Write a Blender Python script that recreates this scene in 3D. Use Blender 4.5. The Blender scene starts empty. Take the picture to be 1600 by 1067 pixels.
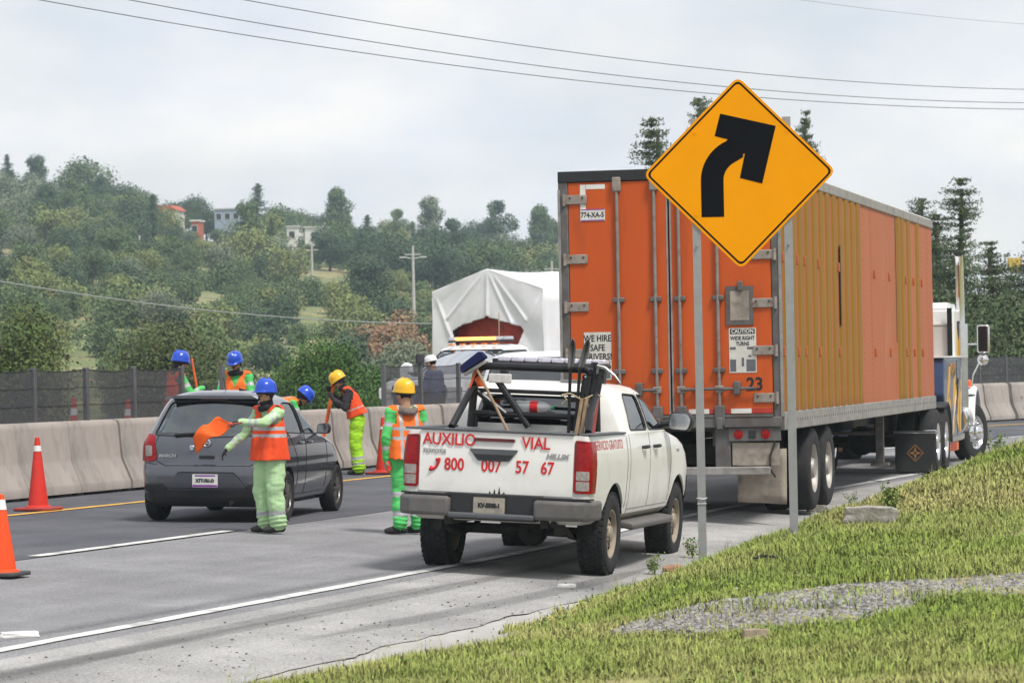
import bpy, bmesh, math, random
import numpy as np
from mathutils import Vector, Matrix, noise
from mathutils.bvhtree import BVHTree
from mathutils.geometry import tessellate_polygon
R = math.radians
random.seed(7); rng = np.random.default_rng(7)
scn = bpy.context.scene
COL = scn.collection
# ---------------------------------------------------------------- camera
CAM_F, CAM_YH, CAM_ROLL, CAM_H = 5100.0, 577.5, 0.0186, 1.78
cam_data = bpy.data.cameras.new('camera')
cam_data.sensor_width = 36.0
cam_data.lens = CAM_F * 36 / 1600
cam_data.clip_start, cam_data.clip_end = 0.5, 6000
cam_data.dof.use_dof = True
cam_data.dof.focus_distance = 32.0
cam_data.dof.aperture_fstop = 7.5
cam = bpy.data.objects.new('camera', cam_data); COL.objects.link(cam)
cam.matrix_world = (Matrix.Translation((0, 0, CAM_H)) @ Matrix.Rotation(R(90) + math.atan((CAM_YH - 533.5) / CAM_F), 4, 'X')
                    @ Matrix.Rotation(-CAM_ROLL, 4, 'Z'))
scn.camera = cam
# ---------------------------------------------------------------- sky and sun
SUN_EL, SUN_AZ = R(58), R(140)          # azimuth clockwise from +Y: high, from the right and slightly behind the camera
world = bpy.data.worlds.new('World'); scn.world = world; world.use_nodes = True
wn, wl = world.node_tree.nodes, world.node_tree.links
bgn = wn['Background']
sky = wn.new('ShaderNodeTexSky'); sky.sky_type = 'NISHITA'; sky.sun_disc = False
sky.sun_elevation = SUN_EL; sky.sun_rotation = SUN_AZ; sky.air_density = 1.4; sky.dust_density = 2.5
tc = wn.new('ShaderNodeTexCoord')
def wnoise(scale, detail, sz, lo, hi):
    mp = wn.new('ShaderNodeMapping'); mp.inputs['Scale'].default_value = (1, 1, sz)
    n = wn.new('ShaderNodeTexNoise'); n.inputs['Scale'].default_value = scale; n.inputs['Detail'].default_value = detail
    n.inputs['Roughness'].default_value = .55
    r = wn.new('ShaderNodeMapRange'); r.inputs[1].default_value = lo; r.inputs[2].default_value = hi
    wl.new(tc.outputs['Generated'], mp.inputs[0]); wl.new(mp.outputs[0], n.inputs['Vector']); wl.new(n.outputs['Fac'], r.inputs[0])
    return r.outputs[0]
cover = wnoise(7, 6, 3.2, .34, .60)
mixc = wn.new('ShaderNodeMix'); mixc.data_type = 'RGBA'
mixc.inputs[6].default_value = (7.7, 8.15, 9.1, 1); mixc.inputs[7].default_value = (10.2, 9.95, 9.6, 1)
wl.new(wnoise(11, 7, 2.0, .36, .74), mixc.inputs[0])
mixs = wn.new('ShaderNodeMix'); mixs.data_type = 'RGBA'
mr = wn.new('ShaderNodeMapRange'); mr.inputs[3].default_value = .80; mr.inputs[4].default_value = 1.0
wl.new(cover, mr.inputs[0]); wl.new(mr.outputs[0], mixs.inputs[0])
wl.new(sky.outputs[0], mixs.inputs[6]); wl.new(mixc.outputs[2], mixs.inputs[7]); wl.new(mixs.outputs[2], bgn.inputs[0])
bgn.inputs[1].default_value = 0.089
sun_d = bpy.data.lights.new('sun', 'SUN'); sun_d.energy = 3.2; sun_d.angle = R(12); sun_d.color = (1, .96, .90)
sun = bpy.data.objects.new('sun', sun_d); COL.objects.link(sun)
sd = Vector((math.sin(SUN_AZ) * math.cos(SUN_EL), math.cos(SUN_AZ) * math.cos(SUN_EL), math.sin(SUN_EL)))
sun.rotation_euler = sd.to_track_quat('Z', 'Y').to_euler()
vs = scn.view_settings; vs.view_transform = 'Standard'; vs.look = 'None'; vs.gamma = 1; vs.use_curve_mapping = False; vs.exposure = 0.24
scn.cycles.max_bounces = 6; scn.cycles.volume_bounces = 1; scn.cycles.transparent_max_bounces = 16
# ---------------------------------------------------------------- materials
def lin(c):
    return tuple((v / 12.92 if v <= .04045 else ((v + .055) / 1.055) ** 2.4) for v in (x / 255 for x in c))
MATS = {}
def pm(name, col, rough=.5, metal=0., var=.12, scale=6., bump=0., bscale=60., col2=None, lo=.4, hi=.6, coat=0., alpha=1., trans=0., emit=0.,
       island=0., spec=.32, dirt=None, stretch=(1, 1, 1), sub=0.):
    """procedural principled material: base colour with two noises, optional second colour patches, dirt and bump"""
    m = bpy.data.materials.new(name); m.use_nodes = True; MATS[name] = m
    nt = m.node_tree; N, L = nt.nodes, nt.links; b = N['Principled BSDF']
    tcn = N.new('ShaderNodeTexCoord'); mp = N.new('ShaderNodeMapping'); mp.inputs['Scale'].default_value = stretch
    L.new(tcn.outputs['Object'], mp.inputs[0])
    def nz(s, d=5):
        n = N.new('ShaderNodeTexNoise'); n.inputs['Scale'].default_value = s; n.inputs['Detail'].default_value = d
        n.inputs['Roughness'].default_value = .6; L.new(mp.outputs[0], n.inputs['Vector']); return n.outputs['Fac']
    def rng_(o, a, c, e, f):
        r = N.new('ShaderNodeMapRange'); L.new(o, r.inputs[0])
        for i, v in zip((1, 2, 3, 4), (a, c, e, f)): r.inputs[i].default_value = v
        return r.outputs[0]
    def mix(f, a, c):
        x = N.new('ShaderNodeMix'); x.data_type = 'RGBA'
        for v, i in ((f, 0), (a, 6), (c, 7)):
            if hasattr(v, 'is_linked'): L.new(v, x.inputs[i])
            elif i == 0: x.inputs[0].default_value = v
            else: x.inputs[i].default_value = (*v, 1)
        return x.outputs[2]
    c = tuple(col)
    out = mix(rng_(nz(scale), .3, .7, 0, 1), tuple(v * (1 - var) for v in c), tuple(min(1, v * (1 + var)) for v in c))
    if col2 is not None: out = mix(rng_(nz(scale * .37, 6), lo, hi, 0, 1), out, col2)
    if dirt is not None:      # dust and stains: (colour, noise scale, lo, hi, amount)
        out = mix(rng_(nz(dirt[1], 7), dirt[2], dirt[3], 0, dirt[4]), out, dirt[0])
    if island:
        g = N.new('ShaderNodeNewGeometry'); h = N.new('ShaderNodeHueSaturation')
        L.new(rng_(g.outputs['Random Per Island'], 0, 1, 1 - island, 1 + island), h.inputs['Value'])
        L.new(rng_(g.outputs['Random Per Island'], 0, 1, .5 - island * .05, .5 + island * .05), h.inputs['Hue'])
        L.new(out, h.inputs['Color']); out = h.outputs[0]
    L.new(out, b.inputs['Base Color'])
    b.inputs['Roughness'].default_value = rough; b.inputs['Metallic'].default_value = metal
    if 'Specular IOR Level' in b.inputs: b.inputs['Specular IOR Level'].default_value = spec
    b.inputs['Coat Weight'].default_value = coat; b.inputs['Coat Roughness'].default_value = .06
    b.inputs['Transmission Weight'].default_value = trans; b.inputs['Alpha'].default_value = alpha
    if sub: b.inputs['Subsurface Weight'].default_value = sub; b.inputs['Subsurface Radius'].default_value = (.05, .05, .03)
    if emit: L.new(out, b.inputs['Emission Color']); b.inputs['Emission Strength'].default_value = emit
    if bump:
        bn = N.new('ShaderNodeBump'); bn.inputs['Strength'].default_value = bump; bn.inputs['Distance'].default_value = .02
        L.new(nz(bscale, 4), bn.inputs['Height']); L.new(bn.outputs[0], b.inputs['Normal'])
    return m
def glass(name, tint, amount=.45, rough=.02):
    """thin window pane: part clear, part tinted reflection"""
    m = bpy.data.materials.new(name); m.use_nodes = True; MATS[name] = m
    nt = m.node_tree; N, L = nt.nodes, nt.links; N.remove(N['Principled BSDF'])
    tr = N.new('ShaderNodeBsdfTransparent'); tr.inputs[0].default_value = (*tint, 1)
    gl = N.new('ShaderNodeBsdfGlossy'); gl.inputs['Roughness'].default_value = rough; gl.inputs[0].default_value = (.9, .93, .95, 1)
    fr = N.new('ShaderNodeFresnel'); fr.inputs[0].default_value = 1.5
    tcn = N.new('ShaderNodeTexCoord'); nz = N.new('ShaderNodeTexNoise'); nz.inputs['Scale'].default_value = 5; nz.inputs['Detail'].default_value = 6
    L.new(tcn.outputs['Object'], nz.inputs['Vector'])
    ad = N.new('ShaderNodeMath'); ad.operation = 'MULTIPLY_ADD'; L.new(nz.outputs['Fac'], ad.inputs[0]); ad.inputs[1].default_value = .06
    L.new(fr.outputs[0], ad.inputs[2])
    mx = N.new('ShaderNodeMath'); mx.operation = 'MAXIMUM'; L.new(ad.outputs[0], mx.inputs[0]); mx.inputs[1].default_value = amount
    ms = N.new('ShaderNodeMixShader'); L.new(mx.outputs[0], ms.inputs[0]); L.new(tr.outputs[0], ms.inputs[1]); L.new(gl.outputs[0], ms.inputs[2])
    L.new(ms.outputs[0], N['Material Output'].inputs[0]); return m
def screen_mat(name, col, density):
    """shade-net cloth: woven, partly see-through"""
    m = bpy.data.materials.new(name); m.use_nodes = True; MATS[name] = m
    nt = m.node_tree; N, L = nt.nodes, nt.links; b = N['Principled BSDF']
    b.inputs['Base Color'].default_value = (*col, 1); b.inputs['Roughness'].default_value = .9
    tcn = N.new('ShaderNodeTexCoord'); nz = N.new('ShaderNodeTexNoise'); nz.inputs['Scale'].default_value = 2.2; nz.inputs['Detail'].default_value = 5
    L.new(tcn.outputs['Object'], nz.inputs['Vector'])
    r = N.new('ShaderNodeMapRange'); L.new(nz.outputs['Fac'], r.inputs[0])
    for i, v in zip((1, 2, 3, 4), (.3, .7, density - .05, density + .05)): r.inputs[i].default_value = v
    tr = N.new('ShaderNodeBsdfTransparent'); ms = N.new('ShaderNodeMixShader')
    L.new(r.outputs[0], ms.inputs[0]); L.new(tr.outputs[0], ms.inputs[1]); L.new(b.outputs[0], ms.inputs[2])
    L.new(ms.outputs[0], N['Material Output'].inputs[0]); return m
# ---------------------------------------------------------------- mesh builder
class MB:
    def __init__(self): self.v, self.f, self.m = [], [], []
    def add(self, vs, fs, mi=0):
        o = len(self.v); self.v += [tuple(p) for p in vs]; self.f += [tuple(i + o for i in f) for f in fs]; self.m += [mi] * len(fs); return self
    def box(self, c, s, rot=None, mi=0):
        hx, hy, hz = (k / 2 for k in s)
        P = [Vector((x * hx, y * hy, z * hz)) for z in (-1, 1) for y in (-1, 1) for x in (-1, 1)]
        if rot is not None: P = [rot @ p for p in P]
        return self.add([p + Vector(c) for p in P], [(0, 2, 3, 1), (4, 5, 7, 6), (0, 1, 5, 4), (2, 6, 7, 3), (0, 4, 6, 2), (1, 3, 7, 5)], mi)
    def b2(self, lo, hi, mi=0):
        return self.box([(a + b) / 2 for a, b in zip(lo, hi)], [b - a for a, b in zip(lo, hi)], None, mi)
    def tube(self, pts, r, n=8, mi=0, cap=True):
        pts = [Vector(p) for p in pts]; k = len(pts); rs = r if hasattr(r, '__len__') else [r] * k
        base = len(self.v); up = None
        for i, p in enumerate(pts):
            t = (pts[min(i + 1, k - 1)] - pts[max(i - 1, 0)])
            t = t.normalized() if t.length > 1e-9 else Vector((0, 0, 1))
            if up is None: up = t.orthogonal().normalized()
            up = (up - t * up.dot(t)); up = up.normalized() if up.length > 1e-6 else t.orthogonal().normalized()
            w = t.cross(up)
            for j in range(n):
                a = 2 * math.pi * j / n; self.v.append(tuple(p + (up * math.cos(a) + w * math.sin(a)) * rs[i]))
        for i in range(k - 1):
            for j in range(n):
                a = base + i * n + j; b = base + i * n + (j + 1) % n; self.f.append((a, b, b + n, a + n)); self.m.append(mi)
        if cap:
            self.f.append(tuple(base + j for j in reversed(range(n)))); self.m.append(mi)
            self.f.append(tuple(base + (k - 1) * n + j for j in range(n))); self.m.append(mi)
        return self
    def lathe(self, prof, n=24, M=None, mi=0, closed=False):
        """profile of (radius, height) turned about Z, then moved by matrix M"""
        base = len(self.v); k = len(prof)
        for r, h in prof:
            for j in range(n):
                a = 2 * math.pi * j / n; p = Vector((r * math.cos(a), r * math.sin(a), h)); self.v.append(tuple(M @ p if M else p))
        for i in range(k if closed else k - 1):
            i2 = (i + 1) % k
            for j in range(n):
                j2 = (j + 1) % n; self.f.append((base + i * n + j, base + i * n + j2, base + i2 * n + j2, base + i2 * n + j)); self.m.append(mi)
        return self
    def prism(self, poly, a, b, axis='y', mi=0):
        """polygon in the plane across `axis`, from a to b (axis x: (y,z); y: (x,z); z: (x,y))"""
        n = len(poly)
        def P(p, t): return (t, p[0], p[1]) if axis == 'x' else (p[0], t, p[1]) if axis == 'y' else (p[0], p[1], t)
        V = [P(p, a) for p in poly] + [P(p, b) for p in poly]
        return self.add(V, [tuple(range(n)), tuple(range(2 * n - 1, n - 1, -1))] + [(i, (i + 1) % n, (i + 1) % n + n, i + n) for i in range(n)], mi)
    def mesh(self, name='mesh', fix=True):
        me = bpy.data.meshes.new(name); me.from_pydata(self.v, [], self.f); me.update()
        if len(set(self.m)) > 1: me.polygons.foreach_set('material_index', self.m)
        if fix: fixn(me)
        return me
    def obj(self, name, mats, parent=None, smooth=35, bevel=0, fix=True, seg=2, **kw):
        return mk(name, self.mesh(name, fix), mats, parent, smooth, bevel, seg, **kw)
def fixn(me):
    bm = bmesh.new(); bm.from_mesh(me); bmesh.ops.recalc_face_normals(bm, faces=bm.faces); bm.to_mesh(me); bm.free(); me.update()
def mk(name, me, mats, parent=None, smooth=35, bevel=0, seg=2, label=None, cat=None, group=None, kind=None, M=None):
    if not isinstance(mats, (list, tuple)): mats = [mats]
    if len(me.materials) == 0:
        for m in mats: me.materials.append(MATS[m] if isinstance(m, str) else m)
    if smooth:
        me.polygons.foreach_set('use_smooth', [True] * len(me.polygons))
        if smooth < 180: me.set_sharp_from_angle(angle=R(smooth))
    o = bpy.data.objects.new(name, me); COL.objects.link(o)
    if M is not None: o.matrix_world = M
    if parent is not None: o.parent = parent
    if bevel:
        bv = o.modifiers.new('bevel', 'BEVEL'); bv.width = bevel; bv.segments = seg; bv.limit_method = 'ANGLE'; bv.angle_limit = R(40)
    tag(o, label, cat, group, kind); return o
def tag(o, label=None, cat=None, group=None, kind=None):
    for k, v in (('label', label), ('category', cat), ('group', group), ('kind', kind)):
        if v: o[k] = v
    return o
def root(name, loc, yaw=0., label=None, cat=None, group=None, roll=0., pitch=0.):
    o = bpy.data.objects.new(name, None); o.empty_display_size = .2; COL.objects.link(o)
    o.location = loc; o.rotation_euler = (pitch, roll, -yaw); return tag(o, label, cat, group)
def copy_tree(o, parent=None):
    c = o.copy(); COL.objects.link(c)
    if parent is not None: c.parent = parent
    for ch in list(o.children): copy_tree(ch, c)
    return c
# ---- temporary scene: booleans, voxel remeshes and text are evaluated there
TMP = bpy.data.scenes.new('tmp')
def evald(objs, target):
    for o in objs: TMP.collection.objects.link(o)
    vl = TMP.view_layers[0]; vl.update(); me = bpy.data.meshes.new_from_object(target.evaluated_get(vl.depsgraph))
    for o in objs: bpy.data.objects.remove(o)
    return me
def boole(A, B, op='DIFFERENCE'):
    oa = bpy.data.objects.new('a', A); obs = [oa]
    for b in (B if isinstance(B, (list, tuple)) else [B]):
        ob = bpy.data.objects.new('b', b); obs.append(ob)
        md = oa.modifiers.new('x', 'BOOLEAN'); md.operation = op; md.object = ob; md.solver = 'EXACT'
    me = evald(obs, oa)
    if len(me.materials): me.materials.clear()
    return me
def vnorm(me):
    n = len(me.vertices); co = np.empty(n * 3); me.vertices.foreach_get('co', co); no = np.empty(n * 3); me.vertex_normals.foreach_get('vector', no)
    return co.reshape(-1, 3), no.reshape(-1, 3)
def shell(me, out, th):
    """double-walled closed copy of a closed mesh: outer wall offset by `out`, inner wall `th` inside it (material 1 inside)"""
    co, no = vnorm(me); n = len(co); F = [tuple(p.vertices) for p in me.polygons]
    mb = MB(); mb.add(co + no * out, F, 0); mb.add(co + no * (out - th), [tuple(reversed(f)) for f in F], 1); return mb.mesh('shell', fix=False)
def patch(me, cutter, out, th): return boole(shell(me, out, th), cutter, 'INTERSECT')
def bvh(me): return BVHTree.FromPolygons([v.co for v in me.vertices], [tuple(p.vertices) for p in me.polygons])
def onto(bv, pts, axis, sgn, lift=.002, start=4.):
    """drop points onto a surface along +-x / +-y: pts give the two other coordinates"""
    o = []
    for a, b in pts:
        p, d = (Vector((sgn * start, a, b)), Vector((-sgn, 0, 0))) if axis == 'x' else (Vector((a, sgn * start * 2, b)), Vector((0, -sgn, 0)))
        h = bv.ray_cast(p, d)
        if h[0] is not None: o.append(h[0] - d * lift)
    return o
def resample(pts, step):
    out = []
    for a, b in zip(pts[:-1], pts[1:]):
        n = max(1, int(math.dist(a, b) / step)); out += [tuple(x + (y - x) * i / n for x, y in zip(a, b)) for i in range(n)]
    return out + [tuple(pts[-1])]
def text(body, size, sx=1., bold=0., depth=.002, shear=0., align='CENTER'):
    cu = bpy.data.curves.new('t', 'FONT'); cu.body = body; cu.size = size; cu.align_x = align; cu.align_y = 'CENTER'; cu.offset = bold; cu.extrude = depth
    cu.shear = shear; cu.resolution_u = 3
    o = bpy.data.objects.new('t', cu); me = evald([o], o); me.transform(Matrix.Diagonal((sx, 1, 1, 1))); me.materials.clear(); return me
REAR = Matrix(((1, 0, 0, 0), (0, 0, -1, 0), (0, 1, 0, 0), (0, 0, 0, 1)))      # text plane facing -Y (read from behind)
RIGHT = Matrix(((0, 0, 1, 0), (1, 0, 0, 0), (0, 1, 0, 0), (0, 0, 0, 1)))      # text plane facing +X
def T(x, y, z): return Matrix.Translation((x, y, z))
def lettering(name, body, size, mat, parent, at, face=REAR, sx=1., bold=0., shear=0., depth=.002, align='CENTER', rot=0.):
    me = text(body, size, sx, bold, depth, shear, align); me.transform(T(*at) @ face @ Matrix.Rotation(rot, 4, 'Z')); return mk(name, me, mat, parent, 0)
def rect(x0, x1, y0, y1, r=0., n=4):
    if r <= 0: return [(x0, y0), (x1, y0), (x1, y1), (x0, y1)]
    o = []
    for cx, cy, a in ((x1 - r, y0 + r, -90), (x1 - r, y1 - r, 0), (x0 + r, y1 - r, 90), (x0 + r, y0 + r, 180)):
        o += [(cx + r * math.cos(R(a + 90 * i / n)), cy + r * math.sin(R(a + 90 * i / n))) for i in range(n + 1)]
    return o
def rounded(poly, r, n=4):
    """round the corners of a polygon"""
    o = []; k = len(poly)
    for i in range(k):
        p, a, b = Vector(poly[i]), Vector(poly[i - 1]), Vector(poly[(i + 1) % k]); d1, d2 = (a - p), (b - p); rr = min(r, d1.length * .45, d2.length * .45)
        s, e = p + d1.normalized() * rr, p + d2.normalized() * rr
        for j in range(n + 1):
            t = j / n; o.append(tuple(s * (1 - t) ** 2 + p * 2 * t * (1 - t) + e * t * t))
    return o
# ---------------------------------------------------------------- road frame: s along the carriageway, u to the right of its right-hand edge line
RA = math.atan(.336); RO = Vector((-3.55, 22.4)); RD = Vector((math.sin(RA), math.cos(RA))); RN = Vector((math.cos(RA), -math.sin(RA)))
S1, RAD = 29.0, 145.0
RC = RO + RD * S1 + RN * RAD
def sst(x, a, b):
    t = min(1, max(0, (x - a) / (b - a))); return t * t * (3 - 2 * t)
def heading(s): return RA + max(0, s - S1) / RAD
def xy(s, u):
    if s <= S1: p = RO + RD * s + RN * u; return p.x, p.y
    h = heading(s); p = RC - Vector((math.cos(h), -math.sin(h))) * (RAD - u); return p.x, p.y
def su(x, y):
    d = Vector((x, y)) - RO; s = d.dot(RD); u = d.dot(RN)
    if s > S1:
        q = RC - Vector((x, y)); h = math.atan2(-q.y, q.x); return S1 + (h - RA) * RAD, RAD - q.length
    return s, u
def lerp(x, xs, ys): return float(np.interp(x, xs, ys))
def grass_edge(s): return lerp(s, [-20, -7, -2.6, 0, 1.6, 3.2, 4.9, 8.3, 12, 20, 30, 60], [1.9, 1.95, 2.35, 3.0, 3.2, 2.6, 2.45, 2.25, 2.5, 2.9, 3.1, 3.4])
def zroad(s, u):
    z = -.018 * u if u < 0 else -.075 * min(u, 2) + max(0, u - 2) * .02
    return z - .08 * (1 - sst(s, 10, 20)) * sst(u, -4, -.5)
def zg(s, u):
    e = grass_edge(s); z = zroad(s, min(u, e))
    if u > e:
        H = lerp(s, [-12, -3, 2, 6, 9, 12, 15, 19, 30, 60], [.30, .30, .37, .47, .60, .78, .93, 1.08, 1.3, 1.4])
        z += H * sst(u, e - .15, e + 1.65) + .05 * (u - e) * sst(u, e + 1.5, e + 5) * .4
        z += .03 * noise.noise(Vector((s * .8, u * .8, 3))) * sst(u, e, e + .8)
    return z
def gpt(s, u, dz=0.):
    x, y = xy(s, u); return (x, y, zg(s, u) + dz)
# ================================================================ setting materials
def asphalt(name, c, c2, lo, hi, tracks=0., bump=.25):
    """worn road surface: aggregate grain, patches, dust and long faint wheel polish along the road"""
    m = pm(name, c, .88, var=.16, scale=1.3, bump=bump, bscale=260, col2=c2, lo=lo, hi=hi, spec=.3); nt = m.node_tree; N, L = nt.nodes, nt.links
    b = N['Principled BSDF']; src = b.inputs['Base Color'].links[0].from_socket
    tcn = N.new('ShaderNodeTexCoord')
    ro = N.new('ShaderNodeMapping'); ro.inputs['Rotation'].default_value = (0, 0, RA); L.new(tcn.outputs['Object'], ro.inputs[0])
    mp = N.new('ShaderNodeMapping'); mp.inputs['Scale'].default_value = (1, .05, 1); L.new(ro.outputs[0], mp.inputs[0])
    n = N.new('ShaderNodeTexNoise'); n.inputs['Scale'].default_value = 2.6; n.inputs['Detail'].default_value = 7; L.new(mp.outputs[0], n.inputs['Vector'])
    r = N.new('ShaderNodeMapRange'); L.new(n.outputs['Fac'], r.inputs[0])
    for i, v in zip((1, 2, 3, 4), (.35, .7, 1 + tracks * .5, 1 - tracks)): r.inputs[i].default_value = v
    g = N.new('ShaderNodeTexNoise'); g.inputs['Scale'].default_value = 48; g.inputs['Detail'].default_value = 4; L.new(tcn.outputs['Object'], g.inputs['Vector'])
    r2 = N.new('ShaderNodeMapRange'); L.new(g.outputs['Fac'], r2.inputs[0])
    for i, v in zip((1, 2, 3, 4), (.32, .68, .70, 1.30)): r2.inputs[i].default_value = v
    mu = N.new('ShaderNodeMath'); mu.operation = 'MULTIPLY'; L.new(r.outputs[0], mu.inputs[0]); L.new(r2.outputs[0], mu.inputs[1])
    x = N.new('ShaderNodeVectorMath'); x.operation = 'SCALE'; L.new(src, x.inputs[0]); L.new(mu.outputs[0], x.inputs[3]); L.new(x.outputs[0], b.inputs['Base Color'])
    return m
asphalt('asphalt_new', (.082, .084, .097), (.105, .106, .118), .45, .62, .08)
asphalt('asphalt_old', (.228, .225, .232), (.195, .192, .2), .45, .62, .10)
asphalt('asphalt_shoulder', (.345, .337, .328), (.29, .283, .277), .46, .6, .13, .4)
pm('gutter', (.40, .39, .37), .9, var=.14, scale=3, bump=.35, bscale=90, col2=(.33, .315, .29), lo=.45, hi=.66, stretch=(1, .35, 1))
pm('paint_white', (.60, .60, .58), .7, var=.12, scale=10, col2=(.34, .335, .33), lo=.50, hi=.66, bump=.2, bscale=120)
pm('paint_yellow', (.66, .37, .06), .7, var=.12, scale=6, col2=(.36, .26, .12), lo=.55, hi=.75)
pm('soil', (.27, .265, .10), .95, var=.25, scale=4, col2=(.30, .25, .13), lo=.5, hi=.62, bump=.5, bscale=40)
pm('skid', (.10, .10, .102), .85, var=.25, scale=3, alpha=.24)
pm('hill_ground', (.15, .18, .07), .95, var=.35, scale=.5, col2=(.33, .27, .14), lo=.46, hi=.60, bump=.5, bscale=1, dirt=((.10, .13, .05), .9, .5, .62, .7))
pm('concrete', (.355, .315, .285), .9, var=.10, scale=2.2, bump=.25, bscale=45, col2=(.29, .262, .24), lo=.5, hi=.68, dirt=((.17, .15, .135), 4., .52, .76, .7), stretch=(1, 1, .4))
pm('post_grey', (.14, .14, .145), .55, .5, var=.12)
pm('gravel', (.22, .21, .20), .9, var=.1, scale=3, island=.55)
pm('pebble', (.16, .155, .15), .9, island=.5)
pm('bark', (.10, .075, .05), .95, var=.3, scale=3, bump=.5, bscale=12)
def leafm(n, c, isl=.35, c2=None, up=0.):
    m = leafm_(n, c, isl, c2)
    if up:      # blades and leaves scatter light from all round: soften their facet shading towards the sky
        N, L = m.node_tree.nodes, m.node_tree.links; g = N.new('ShaderNodeNewGeometry'); a = N.new('ShaderNodeVectorMath'); a.operation = 'ADD'; a.inputs[1].default_value = (0, 0, up); nn = N.new('ShaderNodeVectorMath'); nn.operation = 'NORMALIZE'
        L.new(g.outputs['Normal'], a.inputs[0]); L.new(a.outputs[0], nn.inputs[0]); L.new(nn.outputs[0], N['Principled BSDF'].inputs['Normal'])
    return m
def leafm_(n, c, isl=.35, c2=None): return pm(n, c, .7, var=.22, scale=.5, col2=c2, lo=.45, hi=.62, island=isl, spec=.25)
leafm('leaf_hill', (.086, .130, .048), up=.8); leafm('leaf_hill_dark', (.050, .084, .042), up=.8); leafm('leaf_hill_pale', (.175, .205, .066), up=.8)
leafm('leaf_hill_silver', (.15, .18, .115), up=.8); leafm('leaf_rust', (.30, .16, .09), .3, (.16, .15, .07), .8)
leafm('leaf_bush', (.070, .105, .024), .4, (.11, .10, .035), .6); leafm('leaf_pine', (.050, .105, .017), .4, None, .6); leafm('leaf_olive', (.078, .098, .034), .35, None, .6)
leafm('leaf_cypress', (.055, .082, .030), .45, (.085, .105, .040), .5); leafm('leaf_fluffy', (.11, .165, .065), .3)
leafm('leaf_weed', (.14, .2, .05), .35)
leafm('grass_blade', (.245, .325, .056), .38, (.43, .395, .145), 3.)
# ================================================================ ground sheets
def sheet(name, ss, us, mat, dz=0., zf=None, uv=None):
    """grid in road coordinates: us may be functions of s"""
    V, F = [], []; n = len(us)
    for s in ss:
        for u in us:
            u_ = u(s) if callable(u) else u; x, y = xy(s, u_); V.append((x, y, (zf or zg)(s, u_) + dz))
    for i in range(len(ss) - 1):
        for j in range(n - 1): F.append((i * n + j, i * n + j + 1, (i + 1) * n + j + 1, (i + 1) * n + j))
    mb = MB().add(V, F); o = mb.obj(name, mat, smooth=60, fix=False, kind='structure'); return o
def wob(s, k, a=.05): return a * noise.noise(Vector((s * 1.1, k, 0))) + a * .5 * noise.noise(Vector((s * 4, k, 9)))
SS = list(np.arange(-45, 60, .75)) + list(np.arange(60, 190, 3.))
SF = list(np.arange(-14, 40, .2)) + list(np.arange(40, 130, 1.5))
sheet('opposite_carriageway', SS, [-17.5, -14, -11, -9.4], 'asphalt_old', 0.)
sheet('left_lane_asphalt', SF, [-9.4, -7.7, -5.7, -4.2, lambda s: -3.78 + wob(s, 1, .02)], 'asphalt_new', .004)
sheet('right_lane_asphalt', SF, [-3.9, -3, -2, -1, -.3, 0, .3, .6], 'asphalt_old', 0.)
sheet('shoulder_asphalt', SF, [.25, .6, 1, 1.5, lambda s: 2.0 + wob(s, 2, .12)], 'asphalt_shoulder', .004)
gz = lambda s, u: zroad(s, u) - .004 + .010 * noise.noise(Vector((s * .9, 4, 0)))
sheet('concrete_gutter', SF, [1.7, 2., 2.3, 2.6, 2.9, 3.2, lambda s: max(3.3, grass_edge(s) + .35)], 'gutter', 0., gz)
USG = [0, .1, .25, .45, .7, 1., 1.4, 1.8, 2.3, 3, 4, 5.5, 8, 12, 20]
verge = sheet('grass_verge', list(np.arange(-45, 45, .35)) + list(np.arange(45, 150, 2.)), [(lambda s, k=k: grass_edge(s) + k + (wob(s, 5, .12) if k < .2 else 0)) for k in USG], 'soil', .01)
def stripe(name, s0, s1, u, w, mat, lab, wear=.01, dz=.009):
    ss = list(np.arange(s0, s1, .25 if s1 - s0 < 60 else .5)) + [s1]
    o = sheet(name, ss, [lambda s: u - w / 2 + wob(s * 3, 7, wear), lambda s: u + w / 2 + wob(s * 3, 8, wear)], mat, dz); o['label'] = lab; return o
stripe('edge_line_marking', -14, 100, 0., .13, 'paint_white', 'continuous white edge line between lane and shoulder', .02)
stripe('yellow_line_marking', -14, 120, -7.7, .15, 'paint_yellow', 'yellow edge line beside the concrete barriers', .015, .0125)
for k in range(-1, 9): stripe('lane_dash_marking', 8.1 + k * 10.6, 12.75 + k * 10.6, -3.85, .15, 'paint_white', 'white dash of the broken lane line', .008, .0125)
for k, (s0, s1, u, w, bend) in enumerate([(-6, 12, .45, .16, .3), (-3, 8, .8, .2, -.2), (0, 14, -.35, .14, .12), (2, 11, 1.35, .22, .25)]):
    ss = list(np.arange(s0, s1, .4))
    o = sheet('tyre_mark', ss, [lambda s: u + bend * math.sin((s - s0) / (s1 - s0) * 2.4) - w / 2 * sst(s, s0, s0 + 2) * (1 - sst(s, s1 - 2, s1)), lambda s: u + bend * math.sin((s - s0) / (s1 - s0) * 2.4) + w / 2 * sst(s, s0, s0 + 2) * (1 - sst(s, s1 - 2, s1)) + .01], 'skid', .0135 + .001 * k)
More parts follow.
